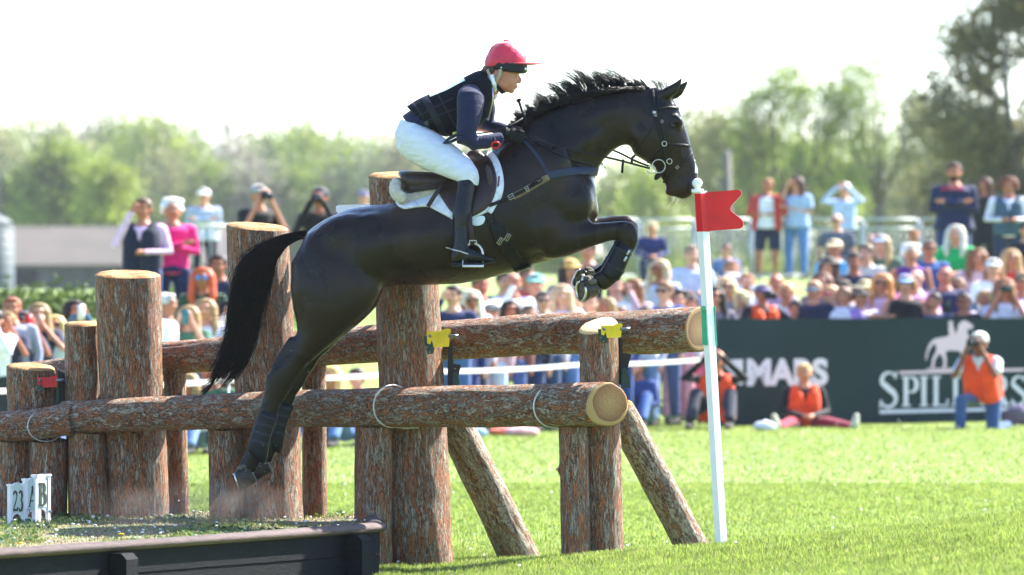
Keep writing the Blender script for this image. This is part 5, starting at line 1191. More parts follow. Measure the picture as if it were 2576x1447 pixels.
for k, (px, py) in enumerate(((345, 1374), (577, 1356), (485, 1353), (52, 1373), (305, 1350))):
    Yd = 1.285*F/((py - 745)) - D0 if False else (CZ - plz)*F/(py - 745) - D0; c = W(px, py, Yd) + Vector((0, 0, .012)); q = MB()
    for j in range(26):
        a = j*2.4; rr = .004 + .0125*(j/26); q.box(c + Vector((rr*math.cos(a), rr*math.sin(a), .004*(1 - j/26))), (.009, .0035, .002), Matrix.Rotation(a, 3, 'Z') @ Matrix.Rotation(-.4, 3, 'Y'))
    put(q, 'dandelion', M_DAND, None, label=['yellow dandelion head by the rim, left of centre', 'brightest yellow dandelion head, beside the platform rim', 'small yellow dandelion flower inward of the rim', 'yellow dandelion head below the number signs', 'small yellow dandelion head in the clover'][k], cat='flower', group='dandelions on the platform')
for k, (px, py, hh) in enumerate(((122, 1302, .07), (230, 1300, .04), (70, 1310, .085), (445, 1270, .13), (486, 1290, .07))):
    c = W(px, 1318, .1); zt = Vector((c.x + .01, c.y, c.z + hh)); q = MB(); q.tube([c, lerp(c, zt, .5) + Vector((.004, 0, 0)), zt], .0022, n=6)
    t = thing('seed_head', c, ['pale dandelion clock on a straw stalk right of the number signs', 'low fluffy seed head at the foot of the half hidden post', 'fluffy seed head in front of the number signs', 'tall green stalk with a bud before the broad post', 'short stalk at the foot of the broad post'][k], 'flower', 'seed heads on the platform')
    put(q, 'stalk', G1 if k > 2 else G3, t); q = MB(); q.ell(zt, (.011, .011, .010) if k < 3 else (.005, .005, .006), nu=10, nv=8); put(q, 'head', simple('seed_fluff', (.72, .72, .66), .95, .1, 80, bump=1, bscale=300), t)
# kicked-up clods and dust bits over the take-off
q = MB(); rnd = random.Random(4)
for k in range(260):
    px = rnd.gauss(500, 26); py = 1298 - abs(rnd.gauss(0, 1))*38; c = W(px, py, rnd.uniform(-.6, .4)); s_ = rnd.uniform(.0008, .0032)
    q.ell(c, (s_, s_, s_*rnd.uniform(.6, 1.3)), nu=5, nv=4)
put(q, 'dirt_crumbs', simple('dirt', (.03, .02, .014), .9), None, kind='stuff', label='dark crumbs of earth flung up at the take-off')
q = MB()
for k in range(90):
    px = rnd.uniform(120, 1200); py = rnd.uniform(1040, 1300) if px < 700 else rnd.uniform(850, 1250); c = W(px, py, rnd.uniform(-.8, .1)); L = rnd.uniform(.004, .016); a = rnd.uniform(0, 6.28)
    q.ribbon([c, c + Vector((L*math.cos(a), 0, L*math.sin(a)))], [Vector((0, -1, 0))]*2, .0018, .0008)
put(q, 'grass_clippings', simple('clipping', (.45, .50, .2), .6, trans=.2), None, kind='stuff', label='bits of grass flying in the air behind the hooves')
m, n, l, b = nmat('dust'); n.remove(b)
pv = n.new('ShaderNodeVolumePrincipled'); pv.inputs['Color'].default_value = (.58, .48, .40, 1); pv.inputs['Anisotropy'].default_value = .3
tc = n.new('ShaderNodeTexCoord'); nz = n.new('ShaderNodeTexNoise'); nz.inputs['Scale'].default_value = 3.2; nz.inputs['Detail'].default_value = 6; nz.inputs['Roughness'].default_value = .65; l.new(tc.outputs['Object'], nz.inputs[0])
sx = n.new('ShaderNodeVectorMath'); sx.operation = 'MULTIPLY'; sx.inputs[1].default_value = (1/.64, 1/.40, 1/.18); l.new(tc.outputs['Object'], sx.inputs[0])
ln = n.new('ShaderNodeVectorMath'); ln.operation = 'LENGTH'; l.new(sx.outputs[0], ln.inputs[0])
fo = ramp(n, [(.0, 1.), (.55, .5), (1., 0.)]); l.new(ln.outputs['Value'], fo.inputs[0]); nr = ramp(n, [(.44, 0.), (.66, 1.)]); l.new(nz.outputs[0], nr.inputs[0])
mm = n.new('ShaderNodeMath'); mm.operation = 'MULTIPLY'; l.new(fo.outputs[0], mm.inputs[0]); l.new(nr.outputs[0], mm.inputs[1]); m2 = n.new('ShaderNodeMath'); m2.operation = 'MULTIPLY'; m2.inputs[1].default_value = 3.2; l.new(mm.outputs[0], m2.inputs[0]); l.new(m2.outputs[0], pv.inputs['Density'])
l.new(pv.outputs[0], n['Material Output'].inputs['Volume']); m.cycles.volume_step_rate = .5 if hasattr(m.cycles, 'volume_step_rate') else 1
q = MB(); q.ell((0, 0, 0), (.64, .40, .18), nu=24, nv=14); me = q.mesh('dust'); me.flip_normals(); o = newobj('dust', me, m, None, 'thin brown dust drifting over the take-off platform', 'dust', None, 'stuff'); o.location = W(480, 1272, -.35)

# ---------------------------------------------------------------- lettering
def stroke(q, O, ux, uz, nn, sc, pts, wd, th=.003):
    """flat pen stroke in the plane (ux, uz), nn facing out"""
    P = [O + ux*(x*sc[0]) + uz*(z*sc[1]) for x, z in pts]; m_ = len(P)
    if not isinstance(wd, (list, tuple)): wd = [wd]*m_
    L_, R_ = [], []
    for i in range(m_):
        t = (P[min(i+1, m_-1)] - P[max(i-1, 0)]).normalized(); bb = t.cross(nn).normalized(); L_.append(P[i] - bb*wd[i]/2); R_.append(P[i] + bb*wd[i]/2)
    for i in range(m_ - 1): q.prism([L_[i], L_[i+1], R_[i+1], R_[i]], nn*th)
def arc(cx, cz, rx, rz, a0, a1, k=14): return [(cx + rx*math.cos(RAD(lerp(a0, a1, i/k))), cz + rz*math.sin(RAD(lerp(a0, a1, i/k)))) for i in range(k+1)]
TK, TN = .17, .06       # thick and thin pen, in letter heights
def glyph(ch):
    ser = lambda x0, x1, z: ([(x0, z), (x1, z)], TN)
    if ch == 'I': return [([(.16, 0), (.16, 1)], TK), ser(0, .32, .03), ser(0, .32, .97)], .36
    if ch == 'L': return [([(.18, 0), (.18, 1)], TK), ser(.02, .36, .97), ([(.02, .03), (.62, .03)], TN), ([(.60, .0), (.62, .24)], TN)], .66
    if ch == 'E': return [([(.18, 0), (.18, 1)], TK), ([(.02, .97), (.58, .97)], TN), ([(.57, 1), (.58, .78)], TN), ([(.2, .52), (.46, .52)], TN), ([(.02, .03), (.62, .03)], TN), ([(.60, 0), (.62, .24)], TN)], .66
    if ch == 'P': return [([(.18, 0), (.18, 1)], TK), ser(.02, .36, .03), ser(.02, .2, .97), ([(.18, .97), (.38, .97)] + arc(.38, .725, .20, .245, 90, -90) + [(.2, .48)], [TN, TN] + [TN + (TK - TN)*math.sin(math.pi*i/14) for i in range(15)] + [TN])], .62
    if ch == 'R': return glyph('P')[0] + [([(.34, .48), (.62, .04), (.72, .03)], [TK, TK, TN])], .74
    if ch == 'S': return [(arc(.29, .75, .22, .22, 30, 200, 12) + [(.17, .62), (.29, .52), (.43, .42)] + arc(.27, .25, .24, .23, 20, -160, 12), [TN]*3 + [TN + .05*i/5 for i in range(8)] + [TK*.8]*2 + [TK]*3 + [TK*.8]*2 + [TN + .06*(1 - i/11) for i in range(11)]), ([(.49, .80), (.51, 1.0)], TN), ([(.02, .0), (.04, .22)], TN)], .58
    if ch == 'A': return [([(.10, .03), (.38, 1)], TN), ([(.36, 1), (.66, .03)], TK), ([(.2, .33), (.5, .33)], TN), ser(0, .22, .03), ser(.5, .8, .03)], .8
    if ch == 'B': return glyph('P')[0][:1] + [ser(.02, .2, .03), ser(.02, .2, .97), ([(.18, .97), (.34, .97)] + arc(.34, .75, .17, .22, 90, -90) + [(.2, .53)], [TN, TN] + [TN + (TK - TN)*math.sin(math.pi*i/14) for i in range(15)] + [TN]), ([(.2, .53), (.38, .53)] + arc(.38, .28, .21, .25, 90, -90) + [(.2, .03)], [TN, TN] + [TN + (TK - TN)*math.sin(math.pi*i/14) for i in range(15)] + [TN])], .66
    if ch == '2': return [(arc(.26, .74, .20, .24, 165, -25, 14) + [(.30, .40), (.06, .06)], [TN + (TK - TN)*math.sin(math.pi*min(1, i/13.)) for i in range(15)] + [TN*1.3, TN]), ([(.04, .05), (.5, .05)], TK*.7), ([(.5, .0), (.52, .2)], TN)], .56
    if ch == '3': return [(arc(.24, .76, .18, .22, 150, -75, 14), [TN + (TK - TN)*math.sin(math.pi*i/14.) for i in range(15)]), (arc(.23, .27, .22, .27, 80, -155, 14), [TN + (TK - TN)*math.sin(math.pi*i/14.) for i in range(15)])], .5
def word(q, txt, O, ux, uz, nn, H, gap=.10, xs=1.0, fat=1.0):
    x = 0
    for k, ch in enumerate(txt):
        st, w_ = glyph(ch)
        for i, (pts, wd) in enumerate(st):
            W_ = [a*H*fat*(xs if True else 1) for a in wd] if isinstance(wd, (list, tuple)) else wd*H*fat*xs**.5
            stroke(q, O + ux*(x*H*xs) + nn*(.0004*i), ux, uz, nn, (H*xs, H), pts, W_)
        x += w_ + gap
    return x*H*xs
# number signs
M_SIGN = simple('sign_white', (.76, .77, .76), .5, .05, 12); M_SGRN = simple('sign_pale_green', (.50, .62, .54), .5, .05, 12); M_INK = simple('sign_ink', (.06, .06, .04), .6, .1, 12)
def sign(px, pyt, pyb, txt, Y, yaw, label, wid=.175):
    base = W(px, pyb, Y); H = (pyb - pyt)*(D0 + Y)/F
    t = thing('number_sign', base, label, 'sign', 'numbered plaques on the platform')
    ux = Vector((math.cos(RAD(yaw)), math.sin(RAD(yaw)), .0)); uz = Vector((0, 0, 1)); nn = Vector((math.sin(RAD(yaw)), -math.cos(RAD(yaw)), 0)); c = lambda x, z, o=0: base + ux*x + uz*z + nn*o
    R = Matrix((ux, -nn, uz)).transposed()
    for x in (-wid/2, wid/2):
        q = MB(); q.box(c(x, H*.48), (.022, .022, H*.96), R); q.box(c(x, H*.975), (.030, .030, .012), R); put(q, 'post', M_SIGN, t, smooth=False)
    q = MB(); z0 = H*.30; ar = [(-wid/2 + .012, z0), (wid/2 - .012, z0), (wid/2 - .012, H*.86)] + [((wid/2 - .012)*math.cos(RAD(a)), H*.86 + .040*math.sin(RAD(a))) for a in range(15, 166, 15)] + [(-wid/2 + .012, H*.86)]
    q.prism([c(x, z, -.006) for x, z in ar], nn*.010); put(q, 'panel', M_SIGN, t, smooth=False)
    q = MB(); q.prism([c(x*.93, z0 + .008 + (z - z0)*.965, .0045) for x, z in ar], nn*.002); put(q, 'pale_face', M_SGRN, t, smooth=False)
    q = MB(); q.prism([c(x, z, -.006) for x, z in [(-wid/2 + .012, z0 - .001)] + [((wid/2 - .012)*math.cos(RAD(a))*-1, z0 - .045*math.sin(RAD(a))*1.0 if False else z0 - .001 - .05*(1 - math.sin(RAD(a)))) for a in range(0, 181, 15)] + [(wid/2 - .012, z0 - .001)]], nn*.010); put(q, 'bracket', M_SIGN, t, smooth=False)
    lh = H*.46; q = MB(); xs_ = .9 if len(txt) == 1 else .72
    w_ = sum(glyph(ch)[1] + .08 for ch in txt)*lh*xs_ - .08*lh*xs_
    word(q, txt, c(-w_/2, z0 + H*.07, .007), ux, uz, nn, lh, .08, xs_); put(q, 'lettering', M_INK, t, smooth=False)
sign(42, 1217, 1325, '23', .05, 58, 'white arched number plaque reading 23, leftmost of the three', .125)
sign(80, 1203, 1322, 'A', .16, 58, 'white arched plaque reading A, between the other two', .125)
sign(104, 1193, 1318, 'B', .22, 58, 'white arched plaque reading B, rightmost and tallest of the three', .128)
# ================================================================== CROWD
_fab = {}
def fab(c, kind=''):
    k = (c, kind)
    if k in _fab: return _fab[k]
    if kind == 'stripe' or kind == 'check':
        m, n, l, b = nmat('cloth_' + kind); tc = n.new('ShaderNodeTexCoord'); w_ = n.new('ShaderNodeTexWave'); w_.wave_type = 'BANDS'; w_.bands_direction = 'Z'; w_.inputs['Scale'].default_value = 9; l.new(tc.outputs['Object'], w_.inputs[0])
        c0 = hx(c); c1 = tuple(min(1, x*.45 + .02) for x in c0) if kind == 'check' else (.75, .77, .80)
        r = ramp(n, [(.4, c0), (.6, c1)]); l.new(w_.outputs[0], r.inputs[0])
        if kind == 'check':
            w2 = n.new('ShaderNodeTexWave'); w2.bands_direction = 'X'; w2.inputs['Scale'].default_value = 9; l.new(tc.outputs['Object'], w2.inputs[0]); r2 = ramp(n, [(.4, (1, 1, 1)), (.6, (.5, .5, .5))]); l.new(w2.outputs[0], r2.inputs[0])
            mx = n.new('ShaderNodeMix'); mx.data_type = 'RGBA'; mx.blend_type = 'MULTIPLY'; mx.inputs[0].default_value = 1; l.new(r.outputs[0], mx.inputs[6]); l.new(r2.outputs[0], mx.inputs[7]); l.new(mx.outputs[2], b.inputs['Base Color'])
        else: l.new(r.outputs[0], b.inputs['Base Color'])
        b.inputs['Roughness'].default_value = .85
    elif kind == 'hair': m = simple('hair', hx(c), .5, .35, 45, bump=.6, bscale=70, stretch=(1, 1, .25))
    elif kind == 'hard': m = simple('hard', hx(c), .25, .1, 30)
    elif kind == 'skin': m = simple('skin_tone', hx(c), .5, .10, 12)
    else: m = simple('cloth', hx(c), .85, .14, 14, bump=.5, bscale=16, sheen=.15)
    _fab[k] = m; return m
VOX = .017
_cache = {}
def cached(key, fn, vox=VOX, it=3):
    if key not in _cache:
        q = MB(); fn(q); me = remesh(q.mesh(key[0]), vox, it); _cache[key] = me
    return _cache[key]
LOWER = {  # hip z, knee offset, foot offset (from hip, per side), shoulder height above hip, forward lean
    'stand': (.93, (.02, -.02, -.45), (.02, .01, -.86), .0), 'sit': (.46, (.06, -.42, .02), (.06, -.44, -.40), .10),
    'floor': (.12, (.08, -.38, .30), (.10, -.62, -.06), .14), 'legs': (.12, (.10, -.42, .06), (.30, -.85, -.05), .05), 'kneel': (.42, (.0, 0, 0), (0, 0, 0), .16), 'squat': (.34, (.0, 0, 0), (0, 0, 0), .12)}
def joints(lower):
    hz, kn_, ft, ln_ = LOWER[lower]; J = {}
    J['hip'] = Vector((0, 0, hz)); J['chest'] = Vector((0, -ln_*.7, hz + .34)); J['neck'] = Vector((0, -ln_, hz + .53)); J['head'] = Vector((0, -ln_*1.15 - .01, hz + .665))
    for s_ in (-1, 1):
        h = Vector((s_*.09, 0, hz))
        if lower == 'kneel': k = Vector((s_*.12, -.40, .42)) if s_ < 0 else Vector((.13, -.16, .06)); f_ = Vector((-.12, -.42, .03)) if s_ < 0 else Vector((.14, .28, .06))
        elif lower == 'squat': k = Vector((s_*.20, -.38, .46)); f_ = Vector((s_*.16, -.20, .04))
        else: k = h + Vector((s_*kn_[0], kn_[1], kn_[2])); f_ = h + Vector((s_*ft[0], ft[1], ft[2]))
        J[s_] = (h, k, f_)
    J['sh'] = {s_: J['neck'] + Vector((s_*.175, .01, -.075)) for s_ in (-1, 1)}
    return J
def arm(J, arms, s_):
    sh, hd, nk = J['sh'][s_], J['head'], J['neck']
    A = arms if arms not in ('one', 'cup', 'rest') else {'one': ('face' if s_ < 0 else 'waist'), 'cup': ('face' if s_ < 0 else 'fold'), 'rest': ('chin' if s_ < 0 else 'waist')}[arms]
    if A == 'down': return sh + Vector((s_*.06, .02, -.27)), sh + Vector((s_*.05, -.06, -.52))
    if A == 'waist': return sh + Vector((s_*.07, .02, -.26)), nk + Vector((s_*.08, -.22, -.34))
    if A == 'fold': return sh + Vector((s_*.05, -.04, -.26)), nk + Vector((-s_*.10, -.20, -.24))
    if A == 'face': return sh + Vector((s_*.045, -.17, -.20)), hd + Vector((s_*.055, -.17, -.03))
    if A == 'chin': return sh + Vector((s_*.06, -.18, -.20)), hd + Vector((s_*.03, -.12, -.12))
    if A == 'up': return sh + Vector((s_*.13, -.12, .0)), hd + Vector((s_*.07, -.12, .06))
    if A == 'lap': return sh + Vector((s_*.06, -.06, -.27)), nk + Vector((s_*.05, -.34, -.40))
    if A == 'lean': return sh + Vector((s_*.14, -.16, -.20)), nk + Vector((s_*.04, -.38, -.28))
def mk_body(q, lower, arms):
    J = joints(lower); hd = J['head']
    q.ell(hd + Vector((0, .008, .022)), (.077, .095, .098), nu=20, nv=14); q.ell(hd + Vector((0, -.022, -.045)), (.056, .070, .072), nu=16, nv=12); q.ell(hd + Vector((0, -.060, -.088)), (.026, .022, .022))
    q.tube([hd + Vector((0, -.085, .016)), hd + Vector((0, -.100, -.012)), hd + Vector((0, -.112, -.030))], [.010, .013, .017], n=10)
    for s_ in (-1, 1): q.ell(hd + Vector((s_*.079, .008, -.008)), (.012, .020, .030)); q.ell(hd + Vector((s_*.042, -.068, -.03)), (.022, .020, .024))
    q.ell(hd + Vector((0, -.083, .044)), (.055, .018, .013))
    q.tube([hd + Vector((0, .01, -.04)), J['neck'] + Vector((0, 0, -.02))], [.050, .058], n=14)
    q.tube([J['neck'] + Vector((0, 0, .0)), J['chest'] + Vector((0, 0, .10)), J['chest'], J['hip'] + Vector((0, 0, .12)), J['hip'] + Vector((0, 0, -.06))], [(.06, .08), (.135, .085), (.135, .095), (.125, .09), (.14, .10)], n=18, up=(1, 0, 0))
    for s_ in (-1, 1):
        e, h = arm(J, arms, s_); q.tube([J['sh'][s_], e, h], [.042, .034, .024], n=12, round_ends=True)
        d = (h - e).normalized(); sd = Vector((s_, 0, 0)); q.tube([h, h + d*.06], [(.034, .020), (.038, .018)], n=10, round_ends=True)
        for k in range(4): o = d.cross(Vector((0, 1, 0.3))).normalized()*((k - 1.5)*.017); a = h + d*.055 + o; q.tube([a, a + d*(.05 if k in (1, 2) else .04), a + d*.065 + Vector((0, .02, -.01))], [.010, .009, .008], n=6)
        a = h + d*.01; q.tube([a, a + d*.03 + Vector((-s_*.035, 0, .012)), a + d*.055 + Vector((-s_*.04, 0, .010))], [.012, .011, .009], n=6)
        hp, k_, f_ = J[s_]; q.tube([hp, k_, f_ + Vector((0, 0, .06))], [.078, .052, .036], n=12)
def mk_top(q, lower, arms, sl, loose=0.):
    J = joints(lower); a_ = .016 + loose
    q.tube([J['neck'] + Vector((0, 0, -.018)), J['neck'] + Vector((0, .005, -.055)), J['chest'] + Vector((0, 0, .10)), J['chest'], J['hip'] + Vector((0, 0, .12)), J['hip'] + Vector((0, 0, -.05 - (.28 if loose > .04 else 0)))], [(.075, .065), (.150, .082), (.155 + a_, .10 + a_), (.150 + a_, .105 + a_), (.14 + a_, .10 + a_), (.15 + a_ + loose, .11 + a_ + loose*.5)], n=20, up=(1, 0, 0))
    if sl == 'none': return
    for s_ in (-1, 1):
        e, h = arm(J, arms, s_); sh = J['sh'][s_]; q.ell(sh + Vector((-s_*.02, 0, -.005)), (.062, .062, .06))
        if sl == 'long': q.tube([sh, e, lerp(e, h, .96)], [.056 + loose*.3, .048 + loose*.3, .034 + loose*.2], n=12, round_ends=True)
        else: q.tube([sh, lerp(sh, e, .75)], [.058, .056], n=12)
def mk_legs(q, lower, kind):
    J = joints(lower)
    q.tube([J['hip'] + Vector((0, 0, .10)), J['hip'] + Vector((0, 0, -.04))], [(.145, .115), (.165, .13)], n=18, up=(1, 0, 0))
    for s_ in (-1, 1):
        hp, k_, f_ = J[s_]
        if kind == 'shorts': q.tube([hp, lerp(hp, k_, .93)], [.10, .082], n=14)
        else: q.tube([hp, k_, f_ + Vector((0, 0, .05))], [.095, .066, .056], n=14)
    if kind == 'skirt': q.tube([J['hip'], J['hip'] + Vector((0, -.05, -.5))], [(.17, .14), (.26, .2)], n=16, up=(1, 0, 0))
def mk_shoe(q, lower, s_):
    J = joints(lower); hp, k_, f_ = J[s_]; b_ = Vector((f_.x, f_.y, max(.03, f_.z - .03)))
    if lower == 'legs': q.tube([f_ + Vector((0, .02, -.02)), f_ + Vector((s_*.03, -.04, .10)), f_ + Vector((s_*.05, -.02, .20))], [.045, .048, .035], n=12, round_ends=True)
    else: q.tube([b_ + Vector((0, .05, .03)), b_ + Vector((0, -.06, .015)), b_ + Vector((0, -.15, .0))], [(.040, .045), (.035, .045), (.025, .035)], n=12, round_ends=True, up=(0, 0, 1))
def mk_hair(q, style):
    q.ell((0, .022, .036), (.088, .100, .096), nu=20, nv=14)
    if style == 'short': q.ell((0, .05, .0), (.078, .062, .08)); q.ell((0, -.045, .096), (.062, .045, .026))
    if style == 'long':
        for s_ in (-1, 1): q.tube([(s_*.045, .0, .10), (s_*.086, -.02, .03), (s_*.094, -.02, -.08), (s_*.10, -.05, -.20), (s_*.085, -.08, -.31)], [(.035, .05), (.030, .055), (.034, .055), (.038, .045), (.015, .02)], n=10)
        q.tube([(0, .06, .05), (0, .085, -.08), (0, .08, -.24)], [(.07, .06), (.095, .045), (.08, .03)], n=14, up=(1, 0, 0)); q.ell((0, -.03, .105), (.06, .05, .025))
    if style == 'bob':
        for s_ in (-1, 1): q.tube([(s_*.05, .0, .10), (s_*.090, -.01, .02), (s_*.094, -.02, -.06)], [(.04, .05), (.034, .06), (.02, .045)], n=10)
        q.ell((0, .06, -.02), (.085, .055, .09)); q.ell((0, -.04, .10), (.065, .05, .028))
    if style == 'curly':
        rr = random.Random(3)
        for _ in range(26): a = rr.uniform(-.4, 3.54); z = rr.uniform(-.03, .12); q.ell((.085*math.cos(a), .02 + .085*math.sin(a)*.9, z), (.035, .035, .035), nu=8, nv=6)
        q.ell((0, -.02, .115), (.07, .06, .03))
def mk_cap(q): 
    q.ell((0, .012, .055), (.091, .106, .082), nu=22, nv=14); q.tube([(0, -.07, .058), (0, -.14, .050), (0, -.175, .040)], [(.075, .010), (.066, .009), (.035, .007)], n=14, up=(1, 0, 0))
def mk_sun(q, wide=.17, hh=.09): 
    q.ell((0, .01, .055), (.092, .104, hh), nu=20, nv=12); q.tube([(0, .01, .042), (0, .01, .052), (0, .01, .060)], [(wide, wide), (wide*.96, wide*.96), (wide*.6, wide*.6)], n=26, up=(1, 0, 0))
def mk_eye(q, s_=1): q.ell((s_*.032, -.082, .012), (.013, .008, .007), nu=10, nv=6)
def mk_brow(q, s_=1): q.tube([(s_*.016, -.098, .031), (s_*.032, -.099, .036), (s_*.052, -.086, .031)], [.003, .004, .0025], n=6)
def mk_mouth(q): q.tube([(-.022, -.086, -.056), (0, -.097, -.054), (.022, -.086, -.056)], [.003, .0065, .003], n=8)
def mk_glasses(q):
    for s_ in (-1, 1): q.tube([(s_*.033, -.096, .012), (s_*.033, -.108, .012)], [(.027, .019), (.026, .018)], n=16); q.tube([(s_*.058, -.095, .016), (s_*.082, -.03, .014), (s_*.083, .0, .010)], .004, n=6)
    q.tube([(-.015, -.108, .016), (.015, -.108, .016)], .004, n=6)
def mk_phone(q): q.box((0, 0, 0), (.075, .010, .150))
def mk_cam(q): q.box((0, 0, 0), (.13, .06, .085)); q.tube([(0, -.02, 0), (0, -.13, -.005)], [(.038, .038), (.042, .042)], n=18); q.box((0, 0, .05), (.05, .05, .03))
def mk_vest(q, lower):
    J = joints(lower); n0, c0, h0 = J['neck'], J['chest'], J['hip']
    q.tube([n0 + Vector((0, .045, -.03)), c0 + Vector((0, .05, .10)), c0 + Vector((0, .05, 0)), h0 + Vector((0, .05, .02))], [(.125, .05), (.165, .085), (.175, .09), (.18, .10)], n=18, up=(1, 0, 0))
    for s_ in (-1, 1): q.tube([n0 + Vector((s_*.100, .0, -.028)), n0 + Vector((s_*.105, -.03, -.10)), c0 + Vector((s_*.088, -.055, .06)), c0 + Vector((s_*.082, -.065, -.06)), h0 + Vector((s_*.085, -.06, -.02))], [(.045, .065), (.055, .09), (.082, .105), (.095, .108), (.10, .11)], n=16, up=(1, 0, 0))
def simple_cached(key, fn):
    if key not in _cache: q = MB(); fn(q); _cache[key] = q.mesh(key[0])
    return _cache[key]
def linkobj(name, me, mat, parent, loc=(0, 0, 0)):
    o = bpy.data.objects.new(name, me); COL.objects.link(o)
    if len(me.materials) == 0: me.materials.append(mat)
    o.parent = parent; o.location = loc; o.material_slots[0].link = 'OBJECT'; o.material_slots[0].material = mat
    return o
HT = {'stand': 1.70, 'sit': 1.23, 'floor': .89, 'legs': .89, 'kneel': 1.19, 'squat': 1.11}
prnd = random.Random(77); GRP = {'L': 'spectators on the left side', 'C': 'spectators under the horse', 'R': 'spectators behind the dark hoarding', 'S': 'people standing on the bank', 'F': 'people in front of the hoarding', 'G': 'people sitting at the rope'}
SK = ['BE8268', 'C89078', 'B0745C', 'CC9A84', 'A86C56']
def person(px, pyt, lower, arms, hair, hcol, top, legs, label, g, hat=None, hatc=None, gl=None, vest=None, sl='long', d=None, yaw=None, skin=None, loose=0., shoes='2A2622', H=None, legk='long', bare=None):
    if d is None:
        best = None; u = .35 if px < 1806 else 70.35 - d_front(px)
        while u < 45:
            dd = d_front(px) + u; x = (px - 1288)*dd/F; zt = CZ + (745 - pyt)*dd/F; h_ = HT[lower] + (.03 if hat else 0); e = abs(zt - ground(x, dd - D0) - h_)
            if best is None or e < best[0] - .004: best = (e, dd)
            u += .25
        d = best[1]
    x = (px - 1288)*d/F; y = d - D0; zg = ground(x, y); zt = CZ + (745 - pyt)*d/F; h_ = HT[lower] + (.03 if hat else 0)
    sc = H if H else max(.80, min(1.16, (zt - zg)/h_)); z0 = zt - h_*sc
    t = newobj('person', None, None, None, label, 'person', GRP[g]); t.location = (x, y, min(z0, zg + .02) if abs(z0 - zg) < .08 else z0)
    yw = yaw if yaw is not None else prnd.uniform(-22, 22) + (-12 if px > 1500 else 12 if px < 700 else 0)
    t.rotation_euler = (0, 0, RAD(yw)); t.scale = (sc*1.20, sc*1.10, sc*1.0)
    sk = fab(skin or prnd.choice(SK), 'skin'); hd = joints(lower)['head']
    linkobj('body', cached(('body', lower, arms), lambda q: mk_body(q, lower, arms)), sk, t)
    tc_ = top if isinstance(top, tuple) else (top, '')
    linkobj('top', cached(('top', lower, arms, sl, loose), lambda q: mk_top(q, lower, arms, sl, loose)), fab(*tc_), t)
    if vest: linkobj('vest', cached(('vest', lower), lambda q: mk_vest(q, lower)), fab(vest), t)
    linkobj('trousers' if legk == 'long' else legk, cached(('legs', lower, legk), lambda q: mk_legs(q, lower, legk)), fab(legs), t)
    for s_ in (-1, 1): linkobj('shoe', cached(('shoe', lower, s_), lambda q: mk_shoe(q, lower, s_)), fab(shoes), t)
    if hair != 'bald': linkobj('hair', cached(('hair', hair), lambda q: mk_hair(q, hair), .011, 2), fab(hcol, 'hair'), t, hd)
    if hat:
        if hat == 'cap': me = cached(('cap',), mk_cap, .009, 2)
        elif hat == 'sunhat': me = cached(('sunhat',), lambda q: mk_sun(q, .175, .085), .009, 1)
        else: me = cached(('bucket',), lambda q: mk_sun(q, .135, .098), .009, 1)
        linkobj('hat', me, fab(hatc), t, hd)
    if gl: linkobj('sunglasses', simple_cached(('glasses',), mk_glasses), fab(gl, 'hard'), t, hd)
    else:
        for s_ in (-1, 1): linkobj('eye', simple_cached(('eye', s_), lambda q: mk_eye(q, s_)), fab('1A1210', 'hard'), t, hd)
    for s_ in (-1, 1): linkobj('eyebrow', simple_cached(('brow', s_), lambda q: mk_brow(q, s_)), fab(hcol if hair != 'bald' else '5A4030', 'hair'), t, hd)
    linkobj('mouth', simple_cached(('mouth',), mk_mouth), fab('7A342C'), t, hd)
    return t
def held(t, lower, kind, label, col='202226', off=(0, -.19, -.01), rz=0):
    me = simple_cached((kind,), mk_phone if kind == 'phone' else mk_cam)
    o = newobj(kind, None, None, None, label, kind); bpy.data.objects.remove(o)
    o = bpy.data.objects.new(kind, me); COL.objects.link(o)
    if not len(me.materials): me.materials.append(fab(col, 'hard'))
    o.material_slots[0].link = 'OBJECT'; o.material_slots[0].material = fab(col, 'hard')
    R = Matrix.Rotation(t.rotation_euler.z, 4, 'Z'); hd = joints(lower)['head'] + Vector(off)
    o.matrix_world = Matrix.Translation(t.location) @ R @ Matrix.Translation(Vector((hd.x*t.scale.x, hd.y*t.scale.y, hd.z*t.scale.z))) @ (Matrix.Rotation(RAD(rz), 4, 'Y'))
    o['label'] = label; o['category'] = 'camera' if kind == 'camera' else 'phone'; o['group'] = 'phones and cameras held up in the crowd'
    return o
P_ = person
BL, DB, BR, GR, WH, GI, BK = '9C8058', '2A1A14', '56402F', '8E8A84', 'C8C4BC', '8A5236', '15110F'
# ---- left, standing on the bank
P_(360, 503, 'stand', 'one', 'short', BR, 'DDB9DC', '27406B', 'person in a dark gilet over pale pink sleeves, one hand on the face', 'S', vest='141C33', yaw=-15)
P_(433, 505, 'stand', 'fold', 'curly', 'F0EEEA', 'D81B72', '1C2B52', 'white-haired person in a bright pink jacket and navy trousers', 'S', yaw=5)
P_(513, 474, 'stand', 'fold', 'short', BR, 'A9B4C8', '15182A', 'tall person in a pale grey hooded top and white cap, arms folded', 'S', hat='cap', hatc='E8E8EC', loose=.02)
t = P_(650, 463, 'stand', 'face', 'short', BR, '17191A', '20242E', 'person in black T-shirt and grey cap holding binoculars up', 'S', hat='cap', hatc='9A9C9C', sl='short'); held(t, 'stand', 'camera', 'black binoculars held up by the person in the grey cap')
t = P_(805, 470, 'stand', 'face', 'short', BK, '101114', '15161A', 'person all in black taking a photo behind the horse rump', 'S', hat='cap', hatc='3A3E44'); held(t, 'stand', 'camera', 'black camera held by the person in black behind the rump')
P_(914, 478, 'stand', 'down', 'short', BR, 'C9A8AE', '333A4A', 'person in a lilac cap, half hidden by the tallest post', 'S', hat='cap', hatc='6A6C9A')
